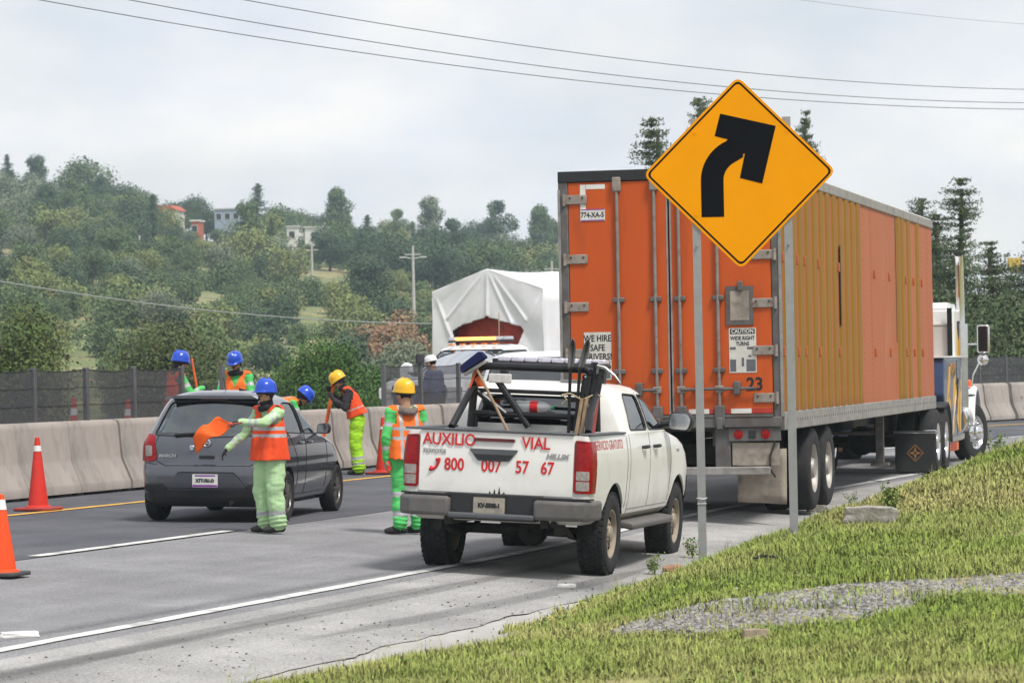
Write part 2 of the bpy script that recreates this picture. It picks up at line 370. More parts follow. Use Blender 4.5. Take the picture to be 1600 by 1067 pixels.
# ---- the land: one sheet out to the horizon
def ridge(a): return lerp(a, [-.6, -.25, -.157, -.12, -.078, -.03, .014, .12, .2, .5], [40, 36, 31, 28.5, 24, 21.5, 18.5, 13, 11, 8])
def land(x, y):
    d = math.hypot(x, y)
    if y > -60 and d < 260:
        s, u = su(x, y); w = sst(-u, 17, 26); corr = zroad(min(s, 200), max(-17.5, min(u, 2))) - .35
        z = corr * (1 - w) + (-3.2) * w
        if u > 2.5: z = zg(min(max(s, -45), 150), min(u, 22)) - .35
    else: z = -3.2
    if y > 130:
        t = (y - 130) / 430; r = ridge(x / y); h = r * min(1, t ** 1.15) if t < 1 else r * math.exp(-((t - 1) * 1.3) ** 2)
        k = sst(y, 130, 190); z = z * (1 - k) + (h - 3.2 * (1 - min(1, t))) * k if d < 260 else h - 3.2 * (1 - min(1, t))
        z += 1.6 * noise.noise(Vector((x * .02, y * .02, 1))) * k
    return z
th = np.unique(np.concatenate([np.linspace(-13, 13, 90), np.linspace(-180, 180, 73)])); rr = np.concatenate([[1.5], np.geomspace(4, 940, 90)])
V = [(r * math.sin(R(t)), r * math.cos(R(t)), land(r * math.sin(R(t)), r * math.cos(R(t)))) for r in rr for t in th]; n = len(th)
MB().add(V, [(i * n + j, i * n + j + 1, (i + 1) * n + j + 1, (i + 1) * n + j) for i in range(len(rr) - 1) for j in range(n - 1)] + [tuple(range(n - 1))]).obj('terrain', 'hill_ground', smooth=180, kind='structure')
# ================================================================ fast quad clouds: leaves, blades, stones
def quads(name, V, tri=False):
    k = V.shape[1]; n = V.shape[0]; me = bpy.data.meshes.new(name); me.vertices.add(n * k); me.vertices.foreach_set('co', V.reshape(-1).astype(np.float32))
    me.loops.add(n * k); me.loops.foreach_set('vertex_index', np.arange(n * k, dtype=np.int32)); me.polygons.add(n)
    me.polygons.foreach_set('loop_start', np.arange(0, n * k, k, dtype=np.int32)); me.polygons.foreach_set('loop_total', np.full(n, k, dtype=np.int32))
    me.update(calc_edges=True); return me
def unit(a): return a / (np.linalg.norm(a, axis=-1, keepdims=True) + 1e-9)
def cards(C, size, nrm, asp=.55):
    """rhombic leaf cards at C facing nrm"""
    n = len(C); t = unit(np.cross(nrm, unit(rng.normal(size=(n, 3))))); b = np.cross(nrm, t); s = size[:, None]
    return np.stack([C - t * s, C - b * s * asp, C + t * s, C + b * s * asp], 1)
def clump_leaves(clumps, n, size, up=.3, fill=.55, squash=1.):
    cl = np.array([c[:3] for c in clumps], float); ra = np.array([c[3] for c in clumps], float); w = ra ** 2; w /= w.sum()
    i = rng.choice(len(cl), n, p=w); d = unit(rng.normal(size=(n, 3))); rad = (fill + (1 - fill) * rng.random(n)) * (1 + .12 * rng.normal(size=n))
    off = d * (rad * ra[i])[:, None]; off[:, 2] *= squash
    nn = unit(d * .8 + np.array([0, 0, up]) + rng.normal(size=(n, 3)) * .55)
    return cards(cl[i] + off, size * (.6 + .8 * rng.random(n)), nn)
def trunk_mb(h, r, limbs, lean=.1, seed=0):
    rd = random.Random(seed); mb = MB(); pts = []; x = y = 0
    for k in range(7): pts.append((x, y, h * k / 6)); x += rd.uniform(-lean, lean) * h * .12; y += rd.uniform(-lean, lean) * h * .12
    mb.tube(pts, [r * (1 - .75 * k / 6) for k in range(7)], 7)
    for tgt in limbs:
        k = rd.randint(2, 4); a = Vector(pts[k]); b = Vector(tgt); m = (a + b) / 2 + Vector((rd.uniform(-.2, .2), rd.uniform(-.2, .2), rd.uniform(0, .3))) * h * .1
        mb.tube([a, m, b], [r * .4, r * .25, r * .08], 5)
    return mb
def round_tree(seed, h, w, n, leaf, low=.35, k=12):
    rd = random.Random(seed); cl = []
    for i in range(k):
        z = rd.uniform(low, .92); rr_ = math.sin(math.pi * min(1, (z - low * .6) / (1 - low * .6))) ** .6; a = rd.uniform(0, 6.28); q = rd.uniform(.15, .8) * rr_ * w / 2
        cl.append((q * math.cos(a), q * math.sin(a), z * h, rd.uniform(.16, .3) * w * (.6 + .5 * rr_)))
    return quads('crown', clump_leaves(cl, n, leaf)), trunk_mb(h * .75, w * .035 + .05, [c[:3] for c in cl[:7]], .15, seed).mesh('trunk')
def cone_tree(seed, h, w, n, leaf, droop=.15, ragged=.3, tip=.5):
    """conifer: whorls of drooping boughs, each a spray of small cards"""
    rd = random.Random(seed); P, L_, Nn = [], [], []; z = .08 * h
    while z < h * .985:
        f = 1 - z / h; rad = w / 2 * (f ** .62) * (1 + rd.uniform(-ragged, ragged)) + .08
        for b in range(rd.randint(6, 10)):
            a = rd.uniform(0, 6.28); ln = rad * rd.uniform(.6, 1.15)
            for t in np.linspace(.15, 1, max(3, int(ln / (leaf * 1.6)))):
                q = ln * t; zz = z + (tip * q * .5 * t - droop * q)
                m = 5 + int(6 * (1 - t))
                for _ in range(m):
                    P.append((q * math.cos(a) + rd.gauss(0, .16) * ln * .5, q * math.sin(a) + rd.gauss(0, .16) * ln * .5, zz + rd.gauss(0, .10) * (ln + .3) * .5))
                    L_.append(leaf * rd.uniform(.6, 1.3))
        z += h * rd.uniform(.008, .022) * (1 + f)
    P = np.array(P); L_ = np.array(L_)
    if len(P) > n: i = rng.choice(len(P), n, replace=False); P, L_ = P[i], L_[i]
    nn = unit(rng.normal(size=P.shape) * .8 + np.array([0, 0, .5]) + unit(P * np.array([1, 1, 0])) * .5)
    return quads('crown', cards(P, L_, nn, .3)), trunk_mb(h * .95, h * .016 + .04, [], .05, seed).mesh('trunk')
def plant(name, meshes, leaf, loc, rot, sc, label, cat='tree', group=None, wsc=1.):
    t = root(name, loc, rot, label, cat, group); t.scale = (sc * wsc, sc * wsc, sc)
    c = mk('crown', meshes[0], leaf, t, 0); k = mk('trunk', meshes[1], 'bark', t, 60); return t
def px(x, y, Y):
    """world point seen at photograph pixel (x, y) at depth Y - used once to survey positions"""
    p = cam.matrix_world @ Vector(((x - 800) / CAM_F, (533.5 - y) / CAM_F, -1)); d = p - Vector((0, 0, CAM_H)); return Vector((0, 0, CAM_H)) + d * (Y / d.y)
# ---- hillside trees
PROT = {'round': [round_tree(20 + i, 8, 6.5 + i % 3 * .8, 5200, .19, .3, 17) for i in range(5)],
        'tall': [cone_tree(40 + i, 12, 5.5, 7000, .20, .1, .45, .4) for i in range(2)] + [round_tree(50, 13, 5.5, 5200, .21, .35, 17), round_tree(51, 12, 6, 4600, .21, .4, 13)],
        'shrub': [round_tree(60 + i, 3.0, 5.2, 3600, .14, .12, 14) for i in range(3)]}
def variants(meshes, leaf):
    a = meshes[0].copy(); a.materials.clear(); b = meshes[1]
    a.materials.append(MATS[leaf]); return (a, b)
VAR = {(k, l): [variants(m, l) for m in v] for k, v in PROT.items() for l in ('leaf_hill', 'leaf_hill_dark', 'leaf_hill_pale', 'leaf_hill_silver', 'leaf_rust')}
rd = random.Random(5); placed = []
def hill_label(kind, leaf, x, y, sc):
    q = 800 + CAM_F * x / y; where = next(w for lim, w in ((90, 'at the left end of the hill'), (200, 'below the hilltop'), (310, 'below the red roofed house'), (420, 'below the blue building'), (470, 'left of the white house'), (545, 'below the white house'), (612, 'left of the lamp pole'), (690, 'around the lamp pole'), (800, 'above the white tarp'), (9e9, 'next to the orange trailer')) if q < lim)
    band = 'near the skyline' if y > 500 else 'on the upper slope' if y > 430 else 'on the middle slope' if y > 350 else 'on the lower slope' if y > 260 else 'at the slope foot'
    col_ = {'leaf_hill': 'mid green', 'leaf_hill_dark': 'dark green', 'leaf_hill_pale': 'yellowish green', 'leaf_hill_silver': 'silvery green', 'leaf_rust': 'reddish brown'}[leaf]
    size = 'small' if sc < .62 else 'large' if sc > .88 else 'medium'
    return f"{size} {col_} {dict(round='rounded tree', tall='tall tree', shrub='shrub')[kind]} {band} {where}"
def hill_plant(kind, leaf, x, y, sc, label=None, group=None, idx=None, wsc=1.):
    sc *= .80 if kind != 'shrub' and not label else .86 if label else 1
    v = VAR[(kind, leaf)]; m = v[rd.randrange(len(v)) if idx is None else idx]
    return plant('hillside_shrub' if kind == 'shrub' else 'hillside_tree', m, leaf, (x, y, land(x, y) - .25), rd.uniform(0, 6.28), sc, label or hill_label(kind, leaf, x, y, sc), 'shrub' if kind == 'shrub' else 'tree',
          group or ('trees of the hillside wood' if kind != 'shrub' else 'shrubs on the hillside'), wsc * (1.18 if kind == 'round' else 1))
tries = 0; HOUSES = [(254, 545, 34), (362, 545, 44), (491, 480, 22), (456, 500, 16), (304, 520, 14), (8, 390, 32), (645, 300, 9), (218, 400, 8)]
while len(placed) < 285 and tries < 12000:
    tries += 1; y = math.sqrt(rd.uniform(270 ** 2, 575 ** 2)); a = rd.uniform(-.172, .045); x = a * y
    top = y > 400 + 40 * noise.noise(Vector((x * .02, 3, 0))); den = .5 + .9 * noise.noise(Vector((x * .028, y * .017, 7)))
    if not top and den < .45: continue
    pxx = 800 + CAM_F * x / y
    if any(abs(pxx - hx) < hw_ and hy - 70 < y < hy + 8 for hx, hy, hw_ in HOUSES): continue
    if any((x - p[0]) ** 2 + (y - p[1]) ** 2 < (4.3 if top else 4.3) ** 2 * p[2] for p in placed): continue
    q = rd.random()
    if y < 330 and q < .62: k, l, sc = 'shrub', rd.choice(['leaf_hill', 'leaf_hill', 'leaf_hill_dark', 'leaf_hill_pale']), rd.uniform(.7, 1.25)
    elif top and q < .10: k, l, sc = 'tall', rd.choice(['leaf_hill', 'leaf_hill_dark']), rd.uniform(.7, 1.0)
    else: k, l, sc = 'round', rd.choice(['leaf_hill', 'leaf_hill', 'leaf_hill_dark', 'leaf_hill_dark', 'leaf_hill_pale', 'leaf_hill_silver']), rd.uniform(.5, 1.1) * (.55 if y < 330 else .75 if not top else 1)
    placed.append((x, y, .6 if k == 'shrub' else 1)); hill_plant(k, l, x, y, sc)
n_tree = len(placed); tries = 0
while len(placed) < n_tree + 118 and tries < 6000:
    tries += 1; y = math.sqrt(rd.uniform(172 ** 2, 372 ** 2)); x = rd.uniform(-.172, .03) * y
    if noise.noise(Vector((x * .05, y * .03, 31))) < -.08 or any((x - p[0]) ** 2 + (y - p[1]) ** 2 < 3.3 ** 2 for p in placed): continue
    placed.append((x, y, .5)); hill_plant('shrub', rd.choice(['leaf_hill', 'leaf_hill', 'leaf_hill_dark', 'leaf_hill_pale']), x, y, rd.uniform(.45, 1.05), None, None, None, rd.uniform(.85, 1.2))
def at_hill(pxx, y): p = px(pxx, 400, y); return p.x, y
for X_, Y_, k, i, l, sc, lab in [(404, 540, 'tall', 0, 'leaf_hill_dark', 1.12, 'tallest dark conifer on the skyline between the two hilltop houses'),
        (14, 560, 'tall', 1, 'leaf_hill_dark', .95, 'pointed dark conifer on the skyline at the left end of the hill'), (54, 560, 'tall', 0, 'leaf_hill_dark', .8, 'second pointed conifer from the left on the skyline'),
        (130, 560, 'round', 2, 'leaf_hill', 1.35, 'broad rounded tree crowning the top of the hill'), (195, 545, 'round', 1, 'leaf_hill_dark', 1.0, 'dark tree on the skyline just right of the hilltop'),
        (528, 545, 'tall', 2, 'leaf_hill', 1.0, 'tall loose tree on the skyline right of the white house'), (625, 540, 'tall', 3, 'leaf_hill', .8, 'dome topped tree on the skyline left of the airy one'),
        (672, 550, 'tall', 2, 'leaf_hill_silver', .95, 'airy feathery tree on the skyline above the lamp pole'), (782, 545, 'tall', 3, 'leaf_hill_dark', 1.12, 'broad tall tree on the skyline above the white tarp'),
        (845, 550, 'tall', 2, 'leaf_hill', 1.05, 'tall pale tree on the skyline next to the orange trailer'), (575, 330, 'round', 0, 'leaf_hill_dark', .8, 'dark round tree above the yellow grass patch')]:
    x, y = at_hill(X_, y=Y_); hill_plant(k, l, x, y, sc, lab, 'landmark trees of the hill', i)
for X_, Y_ in ((620, 232), (598, 214), (642, 250), (612, 262), (640, 222), (585, 240), (655, 236)):
    x, y = at_hill(X_, Y_); hill_plant('shrub', 'leaf_rust', x, y, rd.uniform(.8, 1.15), None, 'reddish shrubs')
# ---- trees just beyond the far carriageway
def near_tree(name, meshes, leaf, pxx, pyt, Y, h, label, wsc=1.):
    p = px(pxx, pyt, Y); return plant(name, meshes, leaf, (p.x, Y, p.z - h), 0, 1, label, 'tree', None, wsc)
def fluffy(seed, h, w, n, leaf, k): return round_tree(seed, h, w, n, leaf, .12, k)
near_tree('bushy_tree', fluffy(71, 6.5, 3.6, 34000, .055, 60), 'leaf_bush', 22, 468, 84, 6.5, 'bushy green tree rising above the dark screen at the left edge')
near_tree('bushy_tree', fluffy(72, 4.8, 4.4, 30000, .055, 60), 'leaf_olive', 262, 514, 104, 4.8, 'olive green bushy tree behind the two blue helmets')
near_tree('bushy_tree', fluffy(73, 7, 4.6, 20000, .085, 44), 'leaf_fluffy', 318, 500, 160, 7, 'pale green tree behind the olive bushy tree')
near_tree('round_pine', fluffy(74, 4.6, 3.6, 36000, .05, 70), 'leaf_pine', 512, 535, 100, 4.6, 'dense rounded bright green pine behind the stooping workers')
near_tree('umbrella_tree', fluffy(75, 6, 4.6, 18000, .08, 46), 'leaf_hill_silver', 632, 531, 150, 6, 'pale flat topped tree left of the white tarp')
near_tree('bushy_tree', fluffy(76, 3.2, 2.4, 9000, .06, 26), 'leaf_pine', 574, 560, 112, 3.2, 'small green bush left of the dark screen with black topped post')
# ---- conifers on the right
CY = [cone_tree(80 + i, 9.5, [4.2, 5.2, 3.4][i], 80000, .060, .16, .5, .5) for i in range(3)]
HEDGE = [round_tree(95 + i, 8, 7, 16000, .11, .1, 40) for i in range(2)]
for i, (x_, y_, Y, h, w, lab) in enumerate([(1500, 272, 104, 9.5, 1.05, 'tall ragged conifer with a bent tip right of the trailer'), (1462, 330, 112, 9.5, 1.3, 'conifer half hidden by the trailer front corner'),
        (1548, 372, 106, 8.5, 1.25, 'conifer leaning over the chrome exhaust stack'), (1580, 425, 116, 8, 1.6, 'low broad conifer at the right edge below the yellow mast'),
        (1440, 305, 124, 11, .8, 'thin conifer top peeking over the trailer front corner'), (1612, 370, 110, 9, 1.3, 'conifer cut off by the right edge of the photo'),
        (1018, 178, 118, 12, 1.05, 'conifer top above the trailer roof left of the sign'), (1092, 148, 124, 13, .7, 'slim conifer top just left of the yellow sign corner'),
        (1258, 166, 118, 12.5, .6, 'slim conifer top right of the yellow sign'), (1525, 455, 98, 6.5, 1.6, 'dark conifer behind the wrecker mirror')]):
    m = CY[i % 3]; p = px(x_, y_, Y); q = plant('conifer', m, 'leaf_cypress', (p.x, Y, p.z - h), i * 1.3, h / 9.5, lab, 'tree', None, w)
for i, (x_, y_, Y, h) in enumerate([(1480, 470, 94, 6), (1560, 480, 92, 5.5), (1600, 470, 93, 6), (1440, 480, 96, 6), (1525, 500, 90, 5)]):
    p = px(x_, y_, Y); plant('roadside_shrub', HEDGE[i % 2], 'leaf_cypress', (p.x, Y, p.z - h), i, h / 8, ['dark shrub behind the far screen, right beside the wrecker cab', 'dark shrub behind the far screen, second from the right edge', 'dark shrub behind the far screen at the right edge', 'dark shrub behind the trailer front corner', 'dark shrub behind the far screen below the round mirror'][i], 'shrub', 'shrubs behind the far screen', .8)

# ---- scrub between the hillside trees: a mass nobody could count
cl = []
while len(cl) < 1500:
    y = math.sqrt(rd.uniform(175 ** 2, 570 ** 2)); x = rd.uniform(-.175, .05) * y; q = noise.noise(Vector((x * .05, y * .03, 21)))
    if q < (.02 if y > 340 else .22): continue
    r_ = rd.uniform(.35, 1.0) * (1 + max(0, q)); cl.append((x, y, land(x, y) + r_ * .35, r_))
mk('hillside_scrub', quads('scrub', clump_leaves(cl, 150000, .15, .5, .5, .7)), 'leaf_hill', None, 0, kind='stuff', label='low scrub covering the hillside between the trees', cat='scrub')
# ================================================================ barriers, screens, cables, hilltop houses, verge details
def hit(x_, y_):
    """ground point of the verge or road seen at a photograph pixel (survey helper)"""
    o = Vector((0, 0, CAM_H)); d = px(x_, y_, 1.) - o; t = 8.
    while t < 140:
        p = o + d * t; s, u = su(p.x, p.y)
        if p.z < zg(s, u): return p, s, u
        t += .03
    return p, s, u
ORD = ['first', 'second', 'third', 'fourth', 'fifth', 'sixth', 'seventh', 'eighth', 'ninth', 'tenth', 'eleventh', 'twelfth', 'thirteenth', 'fourteenth', 'fifteenth', 'sixteenth']
prof = [(.31, 0), (.31, .10), (.295, .13), (.17, .40), (.155, .46), (.115, .88), (.105, .93), (.08, .962), (.04, .975)]
pr = [(x, z) for x, z in prof] + [(-x, z) for x, z in reversed(prof)]
BAR = []
for v in range(3):
    mb = MB(); L_ = 1.56; n = len(pr)
    for k, y in enumerate((-L_ / 2, -L_ / 2 + .03, -.3, .3, L_ / 2 - .03, L_ / 2)):
        e = .012 if k in (0, 5) else 0
        mb.v += [(x * (1 - e * 2) + .004 * noise.noise(Vector((y * 3, z * 4, v))), y, z * (1 - e * .6) + .003 * noise.noise(Vector((y * 3, x * 9, v + 5)))) for x, z in pr]
    for k in range(5):
        for j in range(n): mb.f.append((k * n + j, k * n + (j + 1) % n, (k + 1) * n + (j + 1) % n, (k + 1) * n + j))
    mb.f += [tuple(range(n)), tuple(range(5 * n, 6 * n))]; mb.m = [0] * len(mb.f)
    BAR.append(mb.mesh('barrier'))
    for m in [BAR[-1]]:
        m.materials.append(MATS['concrete']); m.polygons.foreach_set('use_smooth', [True] * len(m.polygons)); m.set_sharp_from_angle(angle=R(30))
foot_me = MB().b2((-.2, -.09, -.045), (.2, .09, .0)).mesh('foot'); foot_me.materials.append(MATS['concrete'])
rd = random.Random(11); s = 15.5 + .8; k = 0
while s < 112:
    x, y = xy(s, -9.61 + rd.uniform(-.02, .02)); z = zroad(s, -9.6) + .04
    j = k - 0
    lab = (ORD[j] + ' concrete barrier unit counting from the left edge of the photo') if j < 14 else 'grey concrete barrier unit hidden behind the pickup and the trailer' if s < 62 else f'{ORD[int((s - 62) / 1.6)]} unit of the far barrier run right of the wrecker' if s < 62 + 1.6 * 15 else 'grey concrete barrier unit beyond the curve at the right edge'
    t = root('concrete_barrier', (x, y, z), heading(s) + R(rd.uniform(-.5, .5)), lab, 'barrier', 'concrete barriers along the far side of the road')
    b = bpy.data.objects.new('barrier_block', BAR[k % 3]); COL.objects.link(b); b.parent = t
    for e in (-.6, .6):
        f = bpy.data.objects.new('support_foot', foot_me); COL.objects.link(f); f.parent = t; f.location = (0, e, 0)
    s += 1.6; k += 1
screen_mat('net', (.06, .06, .068), .76); pm('net_seam', (.045, .045, .05), .9)
def net_run(label, posts, z0, z1, uu=-9.61, tops=()):
    x0, y0 = xy(posts[0], uu); t = root('shade_net_screen', (x0, y0, zroad(posts[0], uu)), 0, label, 'screen')
    zb = zroad(posts[0], uu)
    for i, s in enumerate(posts):
        x, y = xy(s, uu); M_ = T(x - x0, y - y0, 0) @ Matrix.Rotation(-heading(s), 4, 'Z'); h1 = z1 + .03
        me = MB().b2((-.035, -.04, z0 - .04), (.035, .04, h1)).mesh('post'); me.transform(M_); mk('post', me, 'post_grey', t, 30, .006)
        if i in tops:
            me = MB().lathe([(0, h1 + .16), (.075, h1 + .16), (.08, h1 + .15), (.08, h1), (0, h1)], 14).mesh('cap'); me.transform(M_); mk('post_cap', me, 'net_seam', t)
        if i + 1 < len(posts):
            mb = MB(); n = 10; s2 = posts[i + 1]; zs = np.linspace(z0, z1, 7)
            for a in range(n + 1):
                f = a / n; X, Y = xy(s + (s2 - s) * f, uu + .02 * math.sin(f * 3.1 * 2 + i) * math.sin(f * math.pi))
                for zz in zs:
                    sag = -.03 * math.sin(f * math.pi) * (zz - z0) / (z1 - z0) + .012 * noise.noise(Vector((f * 3 + i * 2, zz * 2, 1)))
                    mb.v.append((X - x0, Y - y0, zz + sag))
            for a in range(n):
                for b in range(6): mb.f.append((a * 7 + b, a * 7 + b + 1, a * 7 + b + 8, a * 7 + b + 7)); mb.m.append(0)
            p = mb.obj('mesh_panel', 'net', t, 60, fix=False)
            for b in (2, 4, 6):
                MB().tube([(mb.v[a * 7 + b][0], mb.v[a * 7 + b][1], mb.v[a * 7 + b][2]) for a in range(n + 1)], .008, 4).obj('seam', 'net_seam', p)
    return t
net_run('dark shade-net screen on the barriers at the left edge, ending by the worker', [14.7, 16.3, 17.9, 19.49, 21.09, 22.63, 24.3], 1.0, 1.72)
net_run('dark shade-net screen behind the yellow-helmeted worker beside the white tow pickup', [32.4, 34.0, 35.7, 37.3, 38.9, 40.5, 42.1, 43.7, 45.3, 46.9, 48.5, 50.1, 51.7], 1.0, 1.72, tops=(1,))
net_run('grey shade-net screen in the far distance right of the wrecker', list(np.arange(60.3, 111, 1.6)), 1.0, 1.72)
x, y = xy(25.8, -9.61); o = MB().b2((-.035, -.04, .95), (.035, .04, 1.75)).obj('bare_screen_post', 'post_grey', None, 30, .006, label='lone bare screen post in front of the masked worker', cat='post'); o.location = (x, y, zroad(25.8, -9.6)); o.rotation_euler.z = -RA
# ---- overhead cables
pm('cable', (.12, .125, .125), .6); pm('cable_far', (.3, .31, .32), .6)
for i, (a, b, Y0, Y1, sag, r, lab) in enumerate([((60, 0), (1600, 171), 58, 84, .45, .009, 'lowest of the three overhead cables crossing the sky'), ((200, 0), (1600, 161), 58, 84, .42, .009, 'middle of the three overhead cables crossing the sky'),
        ((380, 0), (1600, 140), 60, 86, .35, .009, 'highest of the three parallel overhead cables crossing the sky'), ((1250, 0), (1600, 38), 74, 92, .05, .006, 'faint short cable in the upper right corner of the sky'), ((-20, 436), (760, 505), 120, 150, .5, .022, 'thin cable crossing in front of the lower hillside')]):
    A, B = px(*a, Y0), px(*b, Y1); d = B - A; A2, B2 = A - d * .35, B + d * .35; pts = []
    for k in range(41):
        f = k / 40; p = A2.lerp(B2, f); g = (f * 1.7 - .35); p.z -= sag * 4 * g * (1 - g); pts.append(p)
    MB().tube(pts, r, 6).obj('overhead_cable', 'cable' if i < 3 else 'cable_far', label=lab, cat='cable')
# ---- poles, houses and mast on and beyond the hill
pm('pole_c', (.45, .44, .42), .8, var=.15); pm('wall_white', (.72, .70, .66), .8, var=.08); pm('wall_blue', (.30, .36, .45), .7); pm('roof_red', (.42, .10, .05), .8, var=.2)
pm('roof_flat', (.55, .54, .52), .8); pm('window_dark', (.03, .035, .04), .15); pm('mast_yellow', (.6, .42, .05), .6); pm('mast_grey', (.42, .44, .46), .5, .4)
for x_, yt, Y, h, lab in [(645, 384, 300, 5.2, 'concrete lamp pole with two lamps on the mid hillside'), (218, 368, 400, 6, 'pale pole among the trees on the left hillside'), (487, 380, 380, 5, 'thin pale pole below the white hill house'), (862, 408, 330, 6, 'pale pole just left of the orange trailer')]:
    p = px(x_, yt, Y); t = root('utility_pole', (p.x, Y, p.z - h - 3), 0, lab, 'pole', 'utility poles on the hillside'); hh = h + 3
    MB().tube([(0, 0, 0), (0, 0, hh)], [.17, .1], 8).obj('pole', 'pole_c', t)
    MB().box((0, 0, hh - .8), (1.5, .1, .1)).obj('crossarm', 'pole_c', t)
    if x_ == 645:
        for e in (-1, 1): MB().tube([(0, 0, hh - 1.2), (e * .8, 0, hh - 1.05)], .04, 6).box((e * 1.0, 0, hh - 1.05), (.5, .2, .12)).obj('lamp_head', 'roof_flat', t)
def house(x_, y_, Y, w, d, h, wall, roofm, lab, gable=0., wins=2, floors=1):
    p = px(x_, y_, Y); t = root('hill_house', (p.x, Y, p.z - h - gable), R(12), lab, 'house')
    MB().b2((-w / 2, 0, -2.5), (w / 2, d, h)).obj('wall', wall, t)
    if gable: MB().prism([(-w / 2 - .3, h), (w / 2 + .3, h), (w / 2 - .8, h + gable), (-w / 2 + .8, h + gable)], -.4, d + .4).obj('roof', roofm, t)
    else: MB().b2((-w / 2 - .2, -.2, h + .003), (w / 2 + .2, d + .2, h + .22)).obj('roof', roofm, t)
    for i in range(wins):
        x = -w / 2 + w * (i + .5) / wins; q = MB().b2((x - .5, -.06, h - 1.7), (x + .5, .02, h - .6)).obj('window_frame', 'roof_flat', t); MB().b2((x - .42, -.08, h - 1.62), (x + .42, -.055, h - .68)).obj('pane', 'window_dark', q)
house(254, 321, 545, 4.4, 5, 2., 'wall_white', 'roof_red', 'small house with red tiled roof in the hilltop trees', .9)
house(362, 327, 545, 6, 5, 1.9, 'wall_blue', 'roof_flat', 'long low blue walled building left of the tallest conifer', 0, 4)
house(491, 356, 480, 2.9, 5, 3., 'wall_white', 'roof_flat', 'white flat roofed house on the hill right of the tallest conifer', 0, 1)
house(456, 355, 500, 1.6, 4, 2.4, 'wall_white', 'roof_flat', 'tiny white house corner just left of the white hill house', 0, 1)
house(304, 346, 520, 1.1, 3, 1.2, 'roof_red', 'wall_white', 'tiny red walled hut below the red roofed house', 0, 1)
house(8, 402, 390, 3.4, 4, 2.2, 'wall_white', 'roof_flat', 'white shed roof at the left edge of the hillside', 0, 1)
for hx, hy, hs_, hl in ((238, 538, .42, 'left of the red roofed house'), (272, 537, .44, 'right of the red roofed house'), (252, 530, .36, 'in front of the red roofed house'), (340, 538, .42, 'in front of the blue building, left of two'), (372, 536, .42, 'in front of the blue building, right of two'), (478, 470, .42, 'left of the white hill house'), (502, 472, .42, 'right of the white hill house'), (300, 512, .4, 'in front of the red hut'), (225, 562, .8, 'on the skyline behind the red roofed house'), (285, 566, .85, 'on the skyline right of the red roofed house'), (330, 565, .75, 'on the skyline left of the blue building'), (378, 566, .8, 'on the skyline behind the blue building'), (445, 560, .85, 'on the skyline right of the tallest conifer'), (490, 560, .8, 'on the skyline behind the white hill house')):
    x_h, y_h = at_hill(hx, hy); hill_plant('round', 'leaf_hill_dark' if hx % 4 else 'leaf_hill', x_h, y_h, hs_, ('small round tree ' if hs_ < .5 else 'round tree ') + hl, 'trees by the hilltop houses')
p = px(1585, 402, 330); t = root('lattice_mast', (p.x, 330, p.z - 16), R(20), 'yellow topped lattice mast in the distance at the right edge', 'mast')
mb = MB()
for a in range(4):
    c, s_ = [(-1, -1), (1, -1), (1, 1), (-1, 1)][a], [(-1, -1), (1, -1), (1, 1), (-1, 1)][(a + 1) % 4]
    mb.tube([(c[0] * .75, c[1] * .75, 0), (c[0] * .38, c[1] * .38, 14.6)], .05, 4)
    for k in range(10):
        f, g = k / 10, (k + 1) / 10; r0, r1 = .75 - .37 * f, .75 - .37 * g
        mb.tube([(c[0] * r0, c[1] * r0, 14.6 * f), (s_[0] * r1, s_[1] * r1, 14.6 * g)], .03, 3)
mb.obj('lattice', 'mast_grey', t); MB().lathe([(.45, 14.4), (.6, 15.4), (.66, 15.45), (.66, 15.9), (0, 15.9)], 8).obj('platform', 'mast_yellow', t)
for a in range(6): MB().box((.6 * math.cos(a * 1.05), .6 * math.sin(a * 1.05), 15.3), (.22, .22, 1.3)).obj('antenna', 'mast_yellow', t)
# ---- verge: grass blades, gravel spill, stones, litter
GP = [hit(*q)[0].xy for q in ((952, 994), (1010, 968), (1090, 948), (1200, 930), (1330, 915), (1470, 905), (1625, 897), (1625, 935), (1520, 938), (1430, 952), (1330, 972), (1240, 985), (1150, 990), (1050, 996))]
def inside(x, y, P):
    c = False; j = len(P) - 1
    for i in range(len(P)):
        if (P[i].y > y) != (P[j].y > y) and x < (P[j].x - P[i].x) * (y - P[i].y) / (P[j].y - P[i].y) + P[i].x: c = not c
        j = i
    return c
MI = cam.matrix_world.inverted()
def in_view(p, m=.02):
    q = MI @ Vector(p); return q.z < 0 and abs(q.x / -q.z) < .157 + m and -.105 - m < q.y / -q.z
SG, KG = np.arange(-16, 36, .25), np.arange(-.3, 11, .2)
ZT_ = np.array([[zg(a, grass_edge(a) + k) for k in KG] for a in SG]); EG = np.array([grass_edge(a) for a in SG])
def vnoise(x, y, seed):
    """smooth value noise in about -1..1"""
    g = np.random.default_rng(seed).uniform(-1, 1, (256, 256)); xi, yi = np.floor(x).astype(int), np.floor(y).astype(int); fx, fy = x - xi, y - yi; fx, fy = fx * fx * (3 - 2 * fx), fy * fy * (3 - 2 * fy)
    a = g[xi % 256, yi % 256]; b = g[(xi + 1) % 256, yi % 256]; c = g[xi % 256, (yi + 1) % 256]; d = g[(xi + 1) % 256, (yi + 1) % 256]; return (a * (1 - fx) + b * fx) * (1 - fy) + (c * (1 - fx) + d * fx) * fy
def inside_v(x, y, P):
    c = np.zeros(len(x), bool); j = len(P) - 1
    for i in range(len(P)):
        c ^= ((P[i].y > y) != (P[j].y > y)) & (x < (P[j].x - P[i].x) * (y - P[i].y) / (P[j].y - P[i].y + 1e-12) + P[i].x); j = i
    return c
